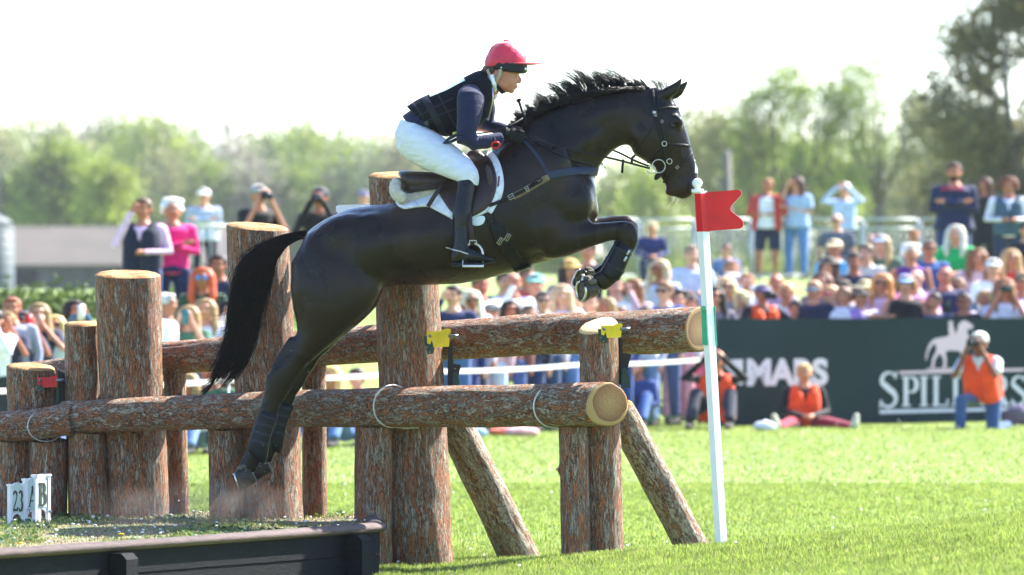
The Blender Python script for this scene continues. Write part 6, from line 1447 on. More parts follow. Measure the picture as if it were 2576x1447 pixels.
# ---- left, seated on the bank and at the rope
P_(513, 678, 'sit', 'lap', 'long', 'C2502A', '2E4A38', '2E3440', 'red-haired person in a green cardigan and blue mirrored glasses', 'L', gl='3F8FE0')
P_(556, 645, 'sit', 'lap', 'short', DB, '242B48', '1E2438', 'dark-haired person in navy, behind the red-haired one', 'L', skin='A86A52')
P_(417, 742, 'stand', 'down', 'short', 'C9C8C4', 'EDEFF4', '4A4F60', 'grey-haired person in a white shirt right of the broad post', 'L', yaw=75)
t = P_(475, 773, 'stand', 'face', 'long', BL, '3E6A58', '3A4C70', 'blonde person filming with a phone, above the upper rail at left', 'L', sl='short'); held(t, 'stand', 'phone', 'teal phone held by the blonde person above the upper rail', '2F6E74')
P_(516, 756, 'stand', 'down', 'long', BL, 'D9D2EC', '5B6F98', 'blonde person in lilac white looking up, left of the tall post', 'L')
t = P_(575, 761, 'stand', 'face', 'long', DB, 'D8D4D0', '49557A', 'long brown-haired person half hidden by the tall post', 'L'); held(t, 'stand', 'phone', 'pale phone held up beside the tall post', 'B8BEC4')
P_(30, 752, 'stand', 'down', 'short', GI, '8E90A8', '2A3040', 'ginger person at the back of the far left group', 'L')
P_(17, 786, 'stand', 'face', 'short', BL, '1F2540', '2B3044', 'fair-haired child in navy at the far left', 'L', sl='short')
t = P_(58, 781, 'stand', 'face', 'short', BR, '2A3350', '30384C', 'person in a dark blue cap photographing with a red phone', 'L', hat='cap', hatc='1E2C4C', sl='short'); held(t, 'stand', 'phone', 'red phone held by the person in the dark blue cap', 'C2282A')
P_(96, 767, 'stand', 'chin', 'long', BL, '2B3148', '2A3348', 'long fair-haired person in dark top, hand near the chin', 'L', sl='short')
P_(138, 797, 'stand', 'down', 'long', 'D6B878', 'D3E2E4', '7D8CA8', 'blonde person in sunglasses and pale vest top left of the stout posts', 'L', gl='1E2234', sl='none')
t = P_(185, 760, 'stand', 'face', 'long', DB, '3F6480', '3C4A66', 'long brown-haired person in blue holding a white phone', 'L'); held(t, 'stand', 'phone', 'white phone held above the half hidden post', 'DADCE2')
P_(-12, 783, 'stand', 'face', 'short', DB, 'EDEBF0', '2A2C34', 'person in white cut off by the left edge of the picture', 'L', yaw=-20)
# people sitting in front at the rope (left)
for a in ((490, 942, 'floor', 'long', BL, 'CFC8DC', '6C86B8', 'blonde person sitting on the grass behind the thin rear post'), (548, 905, 'floor', 'short', BR, '2F5A44', '3D4A66', 'person in dark green sitting at the rope behind the tail'), (596, 930, 'floor', 'long', DB, 'D8D2D6', '4A5E8A', 'dark-haired person sitting low beside the tall post'), (848, 925, 'floor', 'long', 'D8B06C', 'B8B4D8', '5A79B0', 'blonde person in lilac sitting between the posts'), (912, 930, 'floor', 'short', DB, '3A3F52', '6A88C4', 'dark-haired person in grey sitting left of the tallest post')):
    P_(a[0], a[1], a[2], 'lap', a[3], a[4], a[5], a[6], a[7], 'G', d=d_front(a[0]) - 1.2, yaw=-20)
P_(70, 985, 'floor', 'lap', 'short', DB, '2C3A5E', '39507E', 'person in dark blue sitting at the far left end of the rope', 'G', d=d_front(70) + .1, H=.95)
# ---- centre, behind the rope
P_(1140, 722, 'stand', 'one', 'short', DB, '1F2A55', '3D5A8C', 'dark-haired person in navy drinking, right of the tallest post', 'C')
P_(1183, 734, 'stand', 'down', 'long', 'EDE0BE', 'D9C4DC', '2A2F45', 'pale blonde person with sunglasses above the upper rail', 'C', gl='3A2622')
P_(1208, 697, 'stand', 'down', 'short', BR, 'EDEFFA', 'C9A9B6', 'bowed person in a plain white shirt under the belly', 'C', skin='B06050', loose=.03)
P_(1236, 762, 'stand', 'down', 'short', GR, 'C8A2A8', 'B8C4E0', 'person looking down under a dark cap, above the rail', 'C', hat='cap', hatc='26303C')
P_(1290, 690, 'stand', 'one', 'bald', GR, 'F0F2FA', '2C3650', 'bald person in a white shirt under the horse girth', 'C')
P_(1316, 676, 'sit', 'lap', 'short', BR, 'D04448', '3A3A48', 'person in a coral red top, mostly hidden below the girth', 'C')
P_(1262, 688, 'sit', 'lap', 'short', DB, '24305E', '2A3048', 'person in deep blue behind the white-shirted pair', 'C')
P_(1283, 760, 'stand', 'down', 'long', DB, '7A4A44', '3A4F8A', 'dark-haired person with reddish sunglasses just above the rail', 'C', gl='7A3438')
P_(1348, 688, 'stand', 'down', 'short', BR, '1D2B58', '3A5686', 'person in a teal green cap and navy top', 'C', hat='cap', hatc='6FB8B4')
P_(1367, 737, 'stand', 'down', 'short', '4A4240', 'D2C4D4', '33466E', 'grey-haired person in sunglasses below the teal cap', 'C', gl='20242C')
P_(1412, 720, 'stand', 'down', 'long', 'C8A888', 'C7CAE6', '4E6AA6', 'fair long-haired person in pale blue left of the hoof', 'C')
P_(1434, 653, 'stand', 'down', 'long', DB, '8A6A7E', '2C3044', 'person in a straw-coloured hat above and left of the front hooves', 'C', hat='bucket', hatc='C49A50', yaw=10)
P_(1446, 758, 'stand', 'down', 'short', BL, 'E7DCE4', '2F4A7E', 'fair person whose head just clears the rail below the hooves', 'C')
P_(1480, 610, 'stand', 'down', 'short', DB, '141B30', '12182A', 'person in dark navy behind the straw-coloured hat', 'S')
P_(1484, 744, 'stand', 'down', 'short', BR, 'D8B4B8', '2A4272', 'person with short brown hair right below the hooves', 'C')
P_(1527, 752, 'stand', 'down', 'long', BL, 'E6A8C4', '3B5DA0', 'blonde person in pink above the slant-topped post', 'C')
P_(1548, 700, 'stand', 'fold', 'short', BR, 'F2F3FA', '2D3B60', 'person in bright white T-shirt behind the foreleg boot', 'C', sl='short', loose=.02)
t = P_(1593, 705, 'stand', 'face', 'long', '7A5230', 'C9B0B8', '54688A', 'long brown-haired person with sunglasses and a phone', 'C', gl='281C1C'); held(t, 'stand', 'phone', 'pale green phone held by the long brown-haired person', 'A8B8A4', off=(0, -.19, -.12), rz=90)
P_(1638, 562, 'sit', 'lap', 'curly', 'D9C7A4', '222C66', '2A3150', 'curly fair-haired person in a navy jumper, hands clasped', 'S', d=88)
P_(1660, 657, 'stand', 'down', 'long', 'C8AC86', ('9AA8DC', 'stripe'), '4C6494', 'long-haired person in a blue and white striped top', 'C', gl='70342E')
P_(1673, 712, 'stand', 'down', 'short', '7E5A3C', '3C5C9A', '3A4B74', 'brown-haired person in dark sunglasses left of the flag pole', 'C', gl='14161A')
P_(1740, 621, 'stand', 'waist', 'short', '8A7664', 'B4C2E6', '56648A', 'person in a pale blue shirt just left of the flag pole', 'C', sl='short')
P_(1738, 748, 'stand', 'down', 'short', DB, 'CBB8C4', 'C96A9A', 'dark-haired person low behind the flag pole', 'C')
P_(1706, 735, 'stand', 'down', 'curly', DB, 'EFE6EC', 'E0A0B4', 'curly dark-haired person in white left of the flag pole', 'C')
for k, (px, yt, c, l_, lb) in enumerate(((1165, 772, '2B3768', '2C3A72', 'back-row person in blue, mostly hidden by the upper rail'), (1330, 772, '1C2742', '223364', 'person in dark navy hidden by the rail but for the legs'), (1560, 774, '24407A', '2A4C88', 'person in royal blue seen below the upper rail'), (1625, 774, 'C8CCD8', '7090B8', 'person in pale jeans seen below the upper rail'))):
    P_(px, yt, 'stand', 'down', 'short', BR, c, l_, lb, 'C')
# ---- right, behind the hoarding
P_(1797, 726, 'stand', 'down', 'long', BK, '6E6470', '2A2A30', 'dark-haired person immediately right of the flag pole', 'R', gl='15161A')
P_(1825, 702, 'stand', 'down', 'long', 'E0BE8A', '77727E', '3A3A44', 'blonde person with sunglasses pushed up, right of the pole', 'R', gl='1A1D26')
P_(1832, 617, 'sit', 'lap', 'short', '6A3E3C', '6478AE', '3A4464', 'pink-faced person in a slate blue shirt at the back', 'R', d=87)
P_(1839, 660, 'sit', 'lap', 'short', '8A6242', 'D8DCE8', '4A4F60', 'person with tousled brown hair in front of the slate blue shirt', 'R')
P_(1850, 694, 'sit', 'lap', 'curly', 'D9D6D2', 'B8B4C0', '3A3F52', 'white-haired person behind the blonde with sunglasses', 'R')
P_(1863, 735, 'stand', 'down', 'bob', 'F0CF98', 'D4B0A8', '39405A', 'bright blonde child at the edge of the hoarding', 'R')
P_(1880, 692, 'sit', 'face', 'short', '8A5E3A', 'E2E6EC', '3A4050', 'brown-haired person lifting a white cup, second row', 'R')
t = P_(1917, 714, 'stand', 'lean', 'short', BR, '15171E', '20222C', 'photographer in a purple cap and orange bib leaning over the hoarding', 'R', hat='cap', hatc='5A5480', sl='short', vest='E2501C', yaw=25); held(t, 'stand', 'camera', 'black camera of the photographer in the purple cap', off=(.0, -.18, -.02))
P_(1952, 692, 'sit', 'lap', 'bald', BR, '8F7F9A', '3A3848', 'bald pink-headed person behind the purple cap', 'R')
P_(1984, 716, 'sit', 'lap', 'short', 'D6A878', 'CFC8D8', '3A4050', 'fair-haired child between the bald head and mirrored glasses', 'R')
P_(2047, 710, 'stand', 'down', 'short', 'B08A6A', '1A2440', '222A3C', 'person in navy T-shirt and blue mirrored sunglasses at the hoarding', 'R', gl='5AA8D8', sl='short', loose=.02)
P_(2108, 541, 'sit', 'down', 'bald', BR, ('6A7090', 'check'), '3C4254', 'bald person in sunglasses and a grey checked shirt', 'S', gl='3A2A26', sl='short', loose=.02, d=86)
P_(2107, 602, 'sit', 'down', 'short', BR, '5AA8E0', '3C4254', 'person in beige cap and sky blue top, centre right', 'R', hat='cap', hatc='D2C09A')
P_(2094, 646, 'sit', 'down', 'long', '4A3830', '6E6458', '3A3630', 'bearded person in a wide dark brown hat', 'R', hat='sunhat', hatc='2E2420')
P_(2091, 722, 'stand', 'down', 'short', 'CBA27A', 'D4D4E4', '4A4F60', 'fair person in red glasses, low behind the hoarding', 'R', gl='C2304A')
P_(2123, 726, 'stand', 'down', 'short', '7E6450', '9A7CC2', '4A4F60', 'person with a purple top just right of the red glasses', 'R')
P_(2162, 724, 'stand', 'lean', 'short', BR, 'CFC0C4', '4A4F60', 'person under a black brimmed hat, arms on the hoarding', 'R', hat='sunhat', hatc='23241F', sl='short')
P_(2188, 704, 'sit', 'lap', 'short', BR, 'C4C8D4', '4A4F60', 'person tilting a straw hat behind the strawberry blonde', 'R', hat='sunhat', hatc='BDB084')
P_(2219, 692, 'stand', 'lean', 'long', 'D08E52', 'E2B8D8', '5A6690', 'strawberry blonde in dark sunglasses and pink vest top', 'R', gl='15161C', sl='none')
t = P_(2277, 690, 'stand', 'waist', 'bob', '9A7048', '10121C', '3A4058', 'person in sky blue cap and black sleeveless top with a cup', 'R', hat='cap', hatc='7FA6DE', sl='none')
P_(2304, 682, 'stand', 'down', 'bald', GR, 'C89ACB', '4A4F68', 'balding person in a lilac pink shirt', 'R', loose=.02)
P_(2224, 590, 'sit', 'down', 'long', 'A08A5C', '4E6A58', '3A4058', 'person in sage green T-shirt and blue-grey cap', 'R', hat='cap', hatc='8C96B8', sl='short', loose=.02)
P_(2196, 594, 'sit', 'lap', 'bald', BR, 'A8B0C0', '2B3048', 'bald person peeping beside the sage green T-shirt', 'S', d=86)
P_(2188, 618, 'sit', 'lap', 'short', BR, 'CFC8C4', '2B3048', 'brown-haired face left of the sage green T-shirt', 'R')
P_(2298, 581, 'sit', 'lap', 'short', 'A8683E', '7E8698', '2B3048', 'ginger-haired person in the back row right of centre', 'S', d=86)
P_(2288, 619, 'sit', 'down', 'curly', 'EFE6D4', '5E2E86', '3A3048', 'curly white-haired person in a purple vest', 'R', sl='none')
P_(2334, 608, 'sit', 'down', 'short', '6A5A50', '2F558E', '2B3A5A', 'person in sunglasses and a dark denim blue shirt', 'R', gl='241C1A', loose=.02)
P_(2411, 570, 'sit', 'lap', 'long', 'C8C4BA', '16A860', '2E3A50', 'grey long-haired person in a bright green top', 'S', sl='short')
P_(2456, 629, 'sit', 'lap', 'long', '7A5030', 'C9A9B4', '3E4660', 'long brown-haired person in dusty pink', 'R')
P_(2497, 650, 'sit', 'fold', 'short', BR, 'F0F0F8', '4A5068', 'person in a pale grey cap and white T-shirt', 'R', hat='cap', hatc='C9CACB', sl='short')
P_(2536, 631, 'sit', 'lap', 'long', 'B08C62', 'C2262E', '3A4058', 'light brown-haired person in a red top near the right edge', 'R')
P_(2378, 674, 'stand', 'down', 'bald', BR, '1F2C50', '2A3048', 'bald person in a navy shirt at the hoarding', 'R', loose=.02)
P_(2414, 703, 'sit', 'lap', 'short', '7E5E4A', '6A7288', '3A4058', 'person in round sunglasses behind the leaning arm', 'R', gl='3C2A28')
t = P_(2425, 742, 'stand', 'lean', 'short', '4A3426', '14161C', '22242C', 'person with sunglasses on the head leaning both arms on the hoarding', 'R', gl='1A1C20', sl='short'); held(t, 'stand', 'phone', 'dark green phone held over the hoarding', '28382C', off=(-.14, -.30, -.06))
t = P_(2526, 704, 'stand', 'face', 'long', '8A6040', 'CFCBE0', '4A5068', 'long brown-haired person shooting with a small camera', 'R', sl='short'); held(t, 'stand', 'phone', 'small dark camera phone near the right edge', '2A4238', rz=90)
P_(2572, 685, 'stand', 'down', 'short', BR, '8E7EA8', '3A4058', 'person in an olive cap cut by the right edge', 'R', hat='cap', hatc='5E5A44')
P_(2068, 690, 'sit', 'lap', 'long', '6A4A38', '7A6A6E', '3A4058', 'person in taupe between the mirrored glasses and brown hat', 'R')
P_(2350, 740, 'stand', 'down', 'short', DB, '3C4466', '3A4058', 'dark-haired head low beside the lilac pink shirt', 'R')
P_(2480, 735, 'stand', 'down', 'bob', 'B8946A', 'E6E6F0', '3A4058', 'fair bob-haired person in white behind the hoarding at right', 'R')
P_(2150, 640, 'sit', 'lap', 'short', DB, '2A3450', '3A4058', 'dark-haired person in navy right of the brown hat', 'R')
P_(2000, 760, 'stand', 'down', 'short', BK, '1A1C24', '3A4058', 'dark head low between the orange bib and navy T-shirt', 'R', d=70.4, H=.86)
# standing on the bank at the right
P_(1930, 452, 'stand', 'waist', 'short', '9A6A44', 'D8DCEC', '1E2748', 'person in a brick red open shirt over white, navy shorts', 'S', sl='short', legk='shorts', vest=None, loose=.02, d=95)
t = P_(2004, 447, 'stand', 'cup', 'long', '4A3028', ('9CB4DC', ''), '5478B4', 'long-haired person in pale blue shirt and jeans drinking', 'S', gl='2A1E22', loose=.02, sl='short', d=95)
P_(2125, 459, 'stand', 'up', 'short', GR, 'AFC2E8', '1F2A40', 'person in white cap and light blue shirt raising both hands', 'S', hat='cap', hatc='ECECF2', loose=.01, d=97)
P_(2400, 413, 'stand', 'fold', 'short', '4A3226', '1A2448', '22386A', 'tall bearded person in a navy hoodie with red lettering, arms folded', 'S', loose=.03)
P_(2478, 450, 'stand', 'down', 'long', '4E3020', '12121A', '12121C', 'long brown-haired person in a long black coat', 'S', loose=.05)
P_(2537, 448, 'stand', 'waist', 'bob', '6A3A24', 'DCDCF0', '2A3250', 'brown-haired person in a denim waistcoat over white sleeves', 'S', vest='3A5468')
P_(2578, 560, 'sit', 'lap', 'short', BK, '1C1E28', '2A2C38', 'dark figure at the right edge under the standing trio', 'S')
# the open red shirt: a jacket part for the first of them, lettering on the hoodie
for o in list(bpy.data.objects):
    lb = o.get('label', '')
    if lb.startswith('person in a brick red open shirt'):
        def mk_open(q):
            J = joints('stand')
            for s_ in (-1, 1):
                e, h = arm(J, 'waist', s_); q.tube([J['sh'][s_], lerp(J['sh'][s_], e, .95)], [.066, .062], n=12, round_ends=True)
                q.tube([J['neck'] + Vector((s_*.085, .0, -.02)), J['chest'] + Vector((s_*.145, -.02, 0)), J['hip'] + Vector((s_*.165, -.02, -.08))], [(.06, .085), (.055, .14), (.05, .15)], n=14, up=(1, 0, 0))
            q.tube([J['neck'] + Vector((0, .05, -.03)), J['chest'] + Vector((0, .05, 0)), J['hip'] + Vector((0, .05, -.08))], [(.12, .06), (.17, .09), (.18, .09)], n=16, up=(1, 0, 0))
        linkobj('open_shirt', cached(('open_shirt',), mk_open), fab('B03028'), o)
    if lb.startswith('tall bearded'):
        q = MB(); J = joints('stand')
        for x0, w_, z_ in ((-.10, .05, 0), (-.04, .04, .0), (.02, .03, .0), (.07, .05, 0)): q.box(J['chest'] + Vector((x0, -.158, .12)), (w_, .008, .035))
        linkobj('print', q.mesh('print'), fab('C02848'), o)
        q = MB(); q.ell(J['head'] + Vector((0, -.045, -.075)), (.055, .055, .045)); linkobj('beard', q.mesh('beard'), fab('3A2418', 'hair'), o)
# ---- in front of the hoarding
t = P_(1806, 886, 'floor', 'up', 'short', 'C8A078', '15161C', '222838', 'photographer in an orange bib raising both elbows behind the flag pole', 'F', d=66.6, vest='E8481A', yaw=-10, H=1.0); held(t, 'floor', 'camera', 'camera of the photographer behind the flag pole', off=(0, -.17, .02))
P_(2021, 919, 'legs', 'lap', 'short', 'D2A878', '15161F', '8E1A38', 'person in an orange bib sitting on the grass, legs out in dark red', 'F', d=67.6, vest='E8481A', yaw=6, shoes='B9BAA8', H=.93)
t = P_(2478, 839, 'kneel', 'face', 'short', 'E4E2DE', 'C9CFE0', '35507E', 'white-haired photographer kneeling in an orange bib over a pale shirt', 'F', d=66.8, vest='E8481A', yaw=-24, skin='7A4A38', sl='short', H=1.0); held(t, 'kneel', 'camera', 'black camera of the kneeling white-haired photographer', off=(0, -.19, 0))
P_(1612, 905, 'floor', 'lap', 'short', BR, '3A4E86', '46669E', 'small figure in blue crouching behind the rope at centre', 'G', d=67.2)
for k, (px, py, c, lb) in enumerate(((1190, 1092, '8FA8DC', 'pale blue rucksack lying on the grass at the rope'), (1262, 1086, 'E0705A', 'coral bag lying on the grass under the rail'), (1312, 1088, 'D8A0A8', 'pink blanket roll lying at the rope'), (1880, 1050, '20243A', 'dark rucksack behind the flag pole photographer'), (1925, 1074, 'C8CCE6', 'crumpled white paper bag on the grass by the hoarding'), (2562, 1045, '6E6484', 'checked bag beside the kneeling photographer'), (2105, 1045, '565A60', 'grey bag beyond the outstretched legs'))):
    d_ = CZ*F/(min(py, 1092) + (10 if k != 5 else 26) - 745); d_ = min(d_, 69.0); c0 = Vector(((px - 1288)*d_/F, d_ - D0, .0)); q = MB()
    w_ = (.16, .15, .2, .17, .14, .18, .16)[k]; hh = (.07, .05, .06, .20, .06, .13, .08)[k]
    q.ell((0, 0, hh*.9), (w_, w_*.6, hh)); q.ell((w_*.5, .02, hh*.7), (w_*.5, w_*.5, hh*.7)); q.tube([(-w_*.3, 0, hh*1.6), (0, 0, hh*2.05), (w_*.3, 0, hh*1.6)], .012, n=6)
    me = remesh(q.mesh('bag'), .014, 2); displace(me, .012, 12, k); o = newobj('bag', me, fab(c, 'check' if k == 5 else ''), None, lb, 'bag'); o.location = c0
# rope line with stakes
rp = thing('rope_fence', Vector((0, d_front(900) - D0, 0)), 'white tape rope strung in front of the spectators on thin stakes', 'rope fence')
ra, rb = [Vector(((px - 1288)*dd/F, dd - D0, CZ + (745 - py)*dd/F)) for px, py, dd in ((-40, 985, 44.5), (1800, 902, 67.0))]
q = MB(); P = [lerp(ra, rb, i/60) + Vector((0, 0, -.02*math.sin(math.pi*((i % 15)/15)))) for i in range(61)]; q.ribbon(P, [Vector((0, -1, 0))]*61, .045, .003); put(q, 'tape', simple('white_tape', (.75, .75, .75), .5, .05, trans=.3), rp)
for i in (0, 15, 30, 45, 60):
    q = MB(); p = lerp(ra, rb, i/60); q.tube([Vector((p.x, p.y + .02, -.1)), Vector((p.x, p.y + .02, p.z + .08))], .008, n=6); put(q, 'stake', M_WP, rp)
# ---------------------------------------------------------------- hoarding
ha, hb_ = Vector(((1806 - 1288)*67.9/F, 67.9 - D0, 0)), Vector(((2700 - 1288)*69.9/F, 69.9 - D0, 0))
hu = (hb_ - ha).normalized(); hn = Vector((hu.y, -hu.x, 0)); HZ = 1.285
ho = thing('hoarding', ha, 'dark green advertising hoarding with MARS and SPILLERS in white, crowd leaning on it', 'hoarding')
M_HOARD = simple('hoarding_green', (.014, .034, .038), .7, .15, .8, spec=.15)
M_HW = simple('hoarding_white', (.66, .64, .72), .5, .03, 4); M_HP = simple('hoarding_pink_white', (.70, .52, .60), .5, .03, 4)
hl = (hb_ - ha).length; k = 0; x0 = 0
while x0 < hl:
    x1 = min(hl, x0 + 2.4); q = MB(); a = ha + hu*x0; b2 = ha + hu*(x1 - .004)
    q.prism([a, b2, b2 + Vector((0, 0, HZ)), a + Vector((0, 0, HZ))], -hn*.03); put(q, 'panel', M_HOARD, ho, smooth=False); x0 = x1
def hpt(px, py):
    """point on the hoarding's face seen at a photo position"""
    dr = Vector(((px - 1288)/F, 1, (745 - py)/F)); o = Vector((0, -D0, CZ)); t = (ha - o).dot(hn)/dr.dot(hn); return o + dr*t + hn*.002
def hpoly(pts, nm, mt, off=.002):
    q = MB(); q.prism([hpt(*p) + hn*off for p in pts], hn*.003); return put(q, nm, mt, ho, smooth=False)
def txt(s_, O, H, bold, mt, nm, xs=1.0, shear=0):
    cu = bpy.data.curves.new('t', 'FONT'); cu.body = s_; cu.size = H/.72; cu.offset = bold; cu.extrude = .001; cu.space_character = .98
    o = bpy.data.objects.new('t', cu); COL.objects.link(o); dg = bpy.context.evaluated_depsgraph_get(); me = bpy.data.meshes.new_from_object(o.evaluated_get(dg), depsgraph=dg); bpy.data.objects.remove(o)
    R = Matrix((hu*xs, Vector((0, 0, 1)), hn)).transposed().to_4x4(); me.transform(Matrix.Translation(O + hn*.004 - ho.location) @ R); me.materials.clear(); newobj(nm, me, mt, ho); return me
O = hpt(1876, 967); me = txt('MARS', O, .300, .020, M_HW, 'lettering', 1.0)
wid = (hpt(2082, 962) - O).length; xs_now = max((v.co + ho.location - O).dot(hu) for v in me.vertices); me.transform(Matrix.Translation(O - ho.location) @ Matrix((hu, Vector((0, 0, 1)), hn)).transposed().to_4x4() @ Matrix.Diagonal((wid/xs_now, 1, 1, 1)) @ Matrix((hu, Vector((0, 0, 1)), hn)).to_4x4() @ Matrix.Translation(ho.location - O))
hpoly([(1822, 917), (1828, 910), (1845, 905), (1868, 904), (1869, 968), (1857, 968), (1850, 955), (1836, 936), (1824, 924)], 'logo', M_HW)
zz = lambda x, y: (2600*.6289 + x*.3652, 1250*.6289 + y*.3652)
horse_l = [(1895, 325), (1903, 270), (1922, 218), (1950, 185), (1992, 174), (2045, 166), (2062, 150), (2052, 112), (2060, 96), (2052, 74), (2066, 56), (2084, 62), (2086, 92), (2096, 122), (2100, 152), (2116, 124), (2122, 84), (2152, 56), (2178, 58), (2226, 92), (2216, 116), (2188, 112), (2182, 132), (2200, 182), (2210, 232), (2186, 268), (2172, 292), (2160, 384), (2148, 384), (2144, 300), (2134, 266), (2060, 262), (2034, 272), (2042, 330), (2036, 382), (2016, 384), (2022, 330), (2000, 284), (1984, 292), (1960, 332), (1955, 380), (1934, 384), (1944, 318), (1972, 262), (1966, 214), (1946, 222), (1916, 272), (1903, 330)]
hpoly([zz(*p) for p in horse_l], 'emblem', M_HP)
hpoly([zz(1905, 386), zz(2230, 382), zz(2230, 392), zz(1905, 396)], 'emblem_base', M_HP)
hpoly([zz(1715, 405), zz(2580, 384), zz(2580, 404), zz(1715, 426)], 'rule', M_HP)
hpoly([zz(1580, 672), zz(2580, 652), zz(2580, 674), zz(1580, 698)], 'rule', M_HW)
q = MB(); O = hpt(2212, 1026); H_ = (hpt(2212, 934) - O).length
word(q, 'S', O + hn*.004, hu, Vector((0, 0, 1)), hn, H_*.99, 0, 1.0, .95)
O2 = hpt(2266, 1023); H2 = (hpt(2266, 947) - O2).length; tot = (hpt(2586, 1020) - O2).length; raw = sum(glyph(c)[1] + .07 for c in 'PILLERS')*H2
word(q, 'PILLERS', O2 + hn*.004, hu, Vector((0, 0, 1)), hn, H2, .07, tot/raw, .95)
put(q, 'lettering', M_HW, ho, smooth=False)
# ================================================================== BACKGROUND
def V3(px, py, d): return Vector(((px - 1288)*d/F, d - D0, CZ + (745 - py)*d/F))
# crowd barriers behind the bank
M_GALV = simple('galvanised', (.42, .45, .45), .45, .15, 4, metal=.4)
bd = 99.0
for k in range(8):
    p0, p1 = V3(1470 + k*141 - (0), 552, bd), V3(1470 + (k+1)*141 - 8, 552, bd); zb = p0.z - 1.10
    t = newobj('crowd_barrier', None, None, None, ['grey steel crowd barrier behind the front hooves, leftmost of the row', 'grey crowd barrier behind the curly fair-haired person', 'grey crowd barrier behind the flag board', 'grey crowd barrier behind the brick red shirt', 'grey crowd barrier behind the white cap', 'grey crowd barrier right of the white cap', 'grey crowd barrier behind the green top', 'grey crowd barrier at the right edge behind the trio'][k], 'barrier', 'crowd barriers on the bank'); t.location = (p0.x, p0.y, zb)
    L = p1.x - p0.x
    for nm, a, b_ in (('top_rail', (0, 0, 1.10), (L, 0, 1.10)), ('middle_rail', (0, 0, .94), (L, 0, .94)), ('bottom_rail', (0, 0, .12), (L, 0, .12)), ('end_post', (0, 0, -.1), (0, 0, 1.10)), ('end_post', (L, 0, -.1), (L, 0, 1.10))):
        q = MB(); q.tube([a, b_], .022, n=8); newobj(nm, q.mesh(nm), M_GALV, t)
    for j in range(1, 9):
        q = MB(); q.tube([(L*j/9, 0, .12), (L*j/9, 0, .94)], .010, n=6); newobj('bar', q.mesh('bar'), M_GALV, t)
# railing at the left behind the standing group
t = newobj('crowd_barrier', None, None, None, 'pale steel barrier beside the pink jacket at the left', 'barrier', 'crowd barriers on the bank'); dl = d_front(400) + 34; a = V3(322, 640, dl); t.location = (a.x, a.y, ground(a.x, a.y)); L = V3(600, 640, dl).x - a.x
for nm, p, p2 in (('top_rail', (0, 0, 1.1), (L, 0, 1.1)), ('bottom_rail', (0, 0, .15), (L, 0, .15)), ('end_post', (0, 0, 0), (0, 0, 1.1)), ('end_post', (L, 0, 0), (L, 0, 1.1))):
    q = MB(); q.tube([p, p2], .02, n=8); newobj(nm, q.mesh(nm), M_GALV, t)
for j in range(1, 12): q = MB(); q.tube([(L*j/12, 0, .15), (L*j/12, 0, 1.1)], .009, n=6); newobj('bar', q.mesh('bar'), M_GALV, t)
# tall pale post among the trees
t = newobj('pole', None, None, None, 'tall pale wooden pole standing behind the flag board', 'pole'); p = V3(1833, 720, 170); t.location = p; q = MB(); q.tube([(0, 0, -1), (-.05, 0, 3.95)], [.15, .13], n=10); newobj('shaft', q.mesh('shaft'), simple('pale_pole', (.13, .125, .10), .8, .2, 3), t); q = MB(); q.tube([(-.05, 0, 3.93), (-.05, 0, 4.05)], [.14, .08], n=10); newobj('cap', q.mesh('cap'), simple('pole_cap', (.2, .2, .2), .6), t)
# barn, silo
bd2 = 300.0; s_ = bd2/F
x0, x1 = V3(28, 0, bd2).x, V3(700, 0, bd2).x; ze, zr, zg = V3(0, 668, bd2).z, V3(0, 572, bd2).z, V3(0, 800, bd2).z
bar = newobj('barn', None, None, None, 'long low grey barn with a mossy pale roof at the left', 'barn'); bar.location = (x0, bd2 - D0, zg); L = x1 - x0; h1, h2 = ze - zg, zr - zg
q = MB(); q.prism([(0, 0, 0), (0, 12, 0), (0, 12, h1), (0, 6, h2 - .15), (0, 0, h1)], (L, 0, 0)); newobj('wall', q.mesh('wall', False), simple('barn_wall', (.075, .077, .095), .8, .25, .6, stretch=(3, 1, .5)), bar)
q = MB()
for sg in (0, 1):
    a, b_ = (-.5, h1 - .12), (6.0, h2)
    y0_, y1_ = (-.5, 6.02) if sg == 0 else (12.5, 5.98); q.prism([(-.3, y0_, h1 - .10), (-.3, y1_, h2), (-.3, y1_, h2 + .14), (-.3, y0_, h1 + .04)], (L + .6, 0, 0))
newobj('roof', q.mesh('roof', False), simple('barn_roof', (.10, .085, .072), .85, .35, .5, stretch=(1, 1, 1), bump=.4, bscale=3, col2=(.08, .07, .06)), bar)
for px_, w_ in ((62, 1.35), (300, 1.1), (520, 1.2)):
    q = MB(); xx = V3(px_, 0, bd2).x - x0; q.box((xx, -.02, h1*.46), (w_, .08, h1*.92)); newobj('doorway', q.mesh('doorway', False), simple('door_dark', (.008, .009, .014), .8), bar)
q = MB(); xx = V3(98, 0, bd2).x - x0; q.box((xx, -.06, h1*.18), (1.1, .1, h1*.36)); newobj('brick_patch', q.mesh('brick_patch', False), simple('brick_pink', (.30, .15, .12), .85, .2, 4), bar)
sl = newobj('silo', None, None, None, 'grey metal silo cut by the left edge of the picture', 'silo'); p = V3(-12, 760, 180); sl.location = p; r_ = 48*180/F; hs = (760 - 566)*180/F
q = MB(); q.tube([(0, 0, -2), (0, 0, hs)], [r_, r_], n=32); 
for k in range(9): q.tube([(0, 0, hs*k/9 + .05), (0, 0, hs*k/9 + .10)], [r_*1.012]*2, n=32)
newobj('drum', q.mesh('drum'), simple('silo_metal', (.085, .105, .115), .6, .2, .8, spec=.2, stretch=(3, 3, .3)), sl)
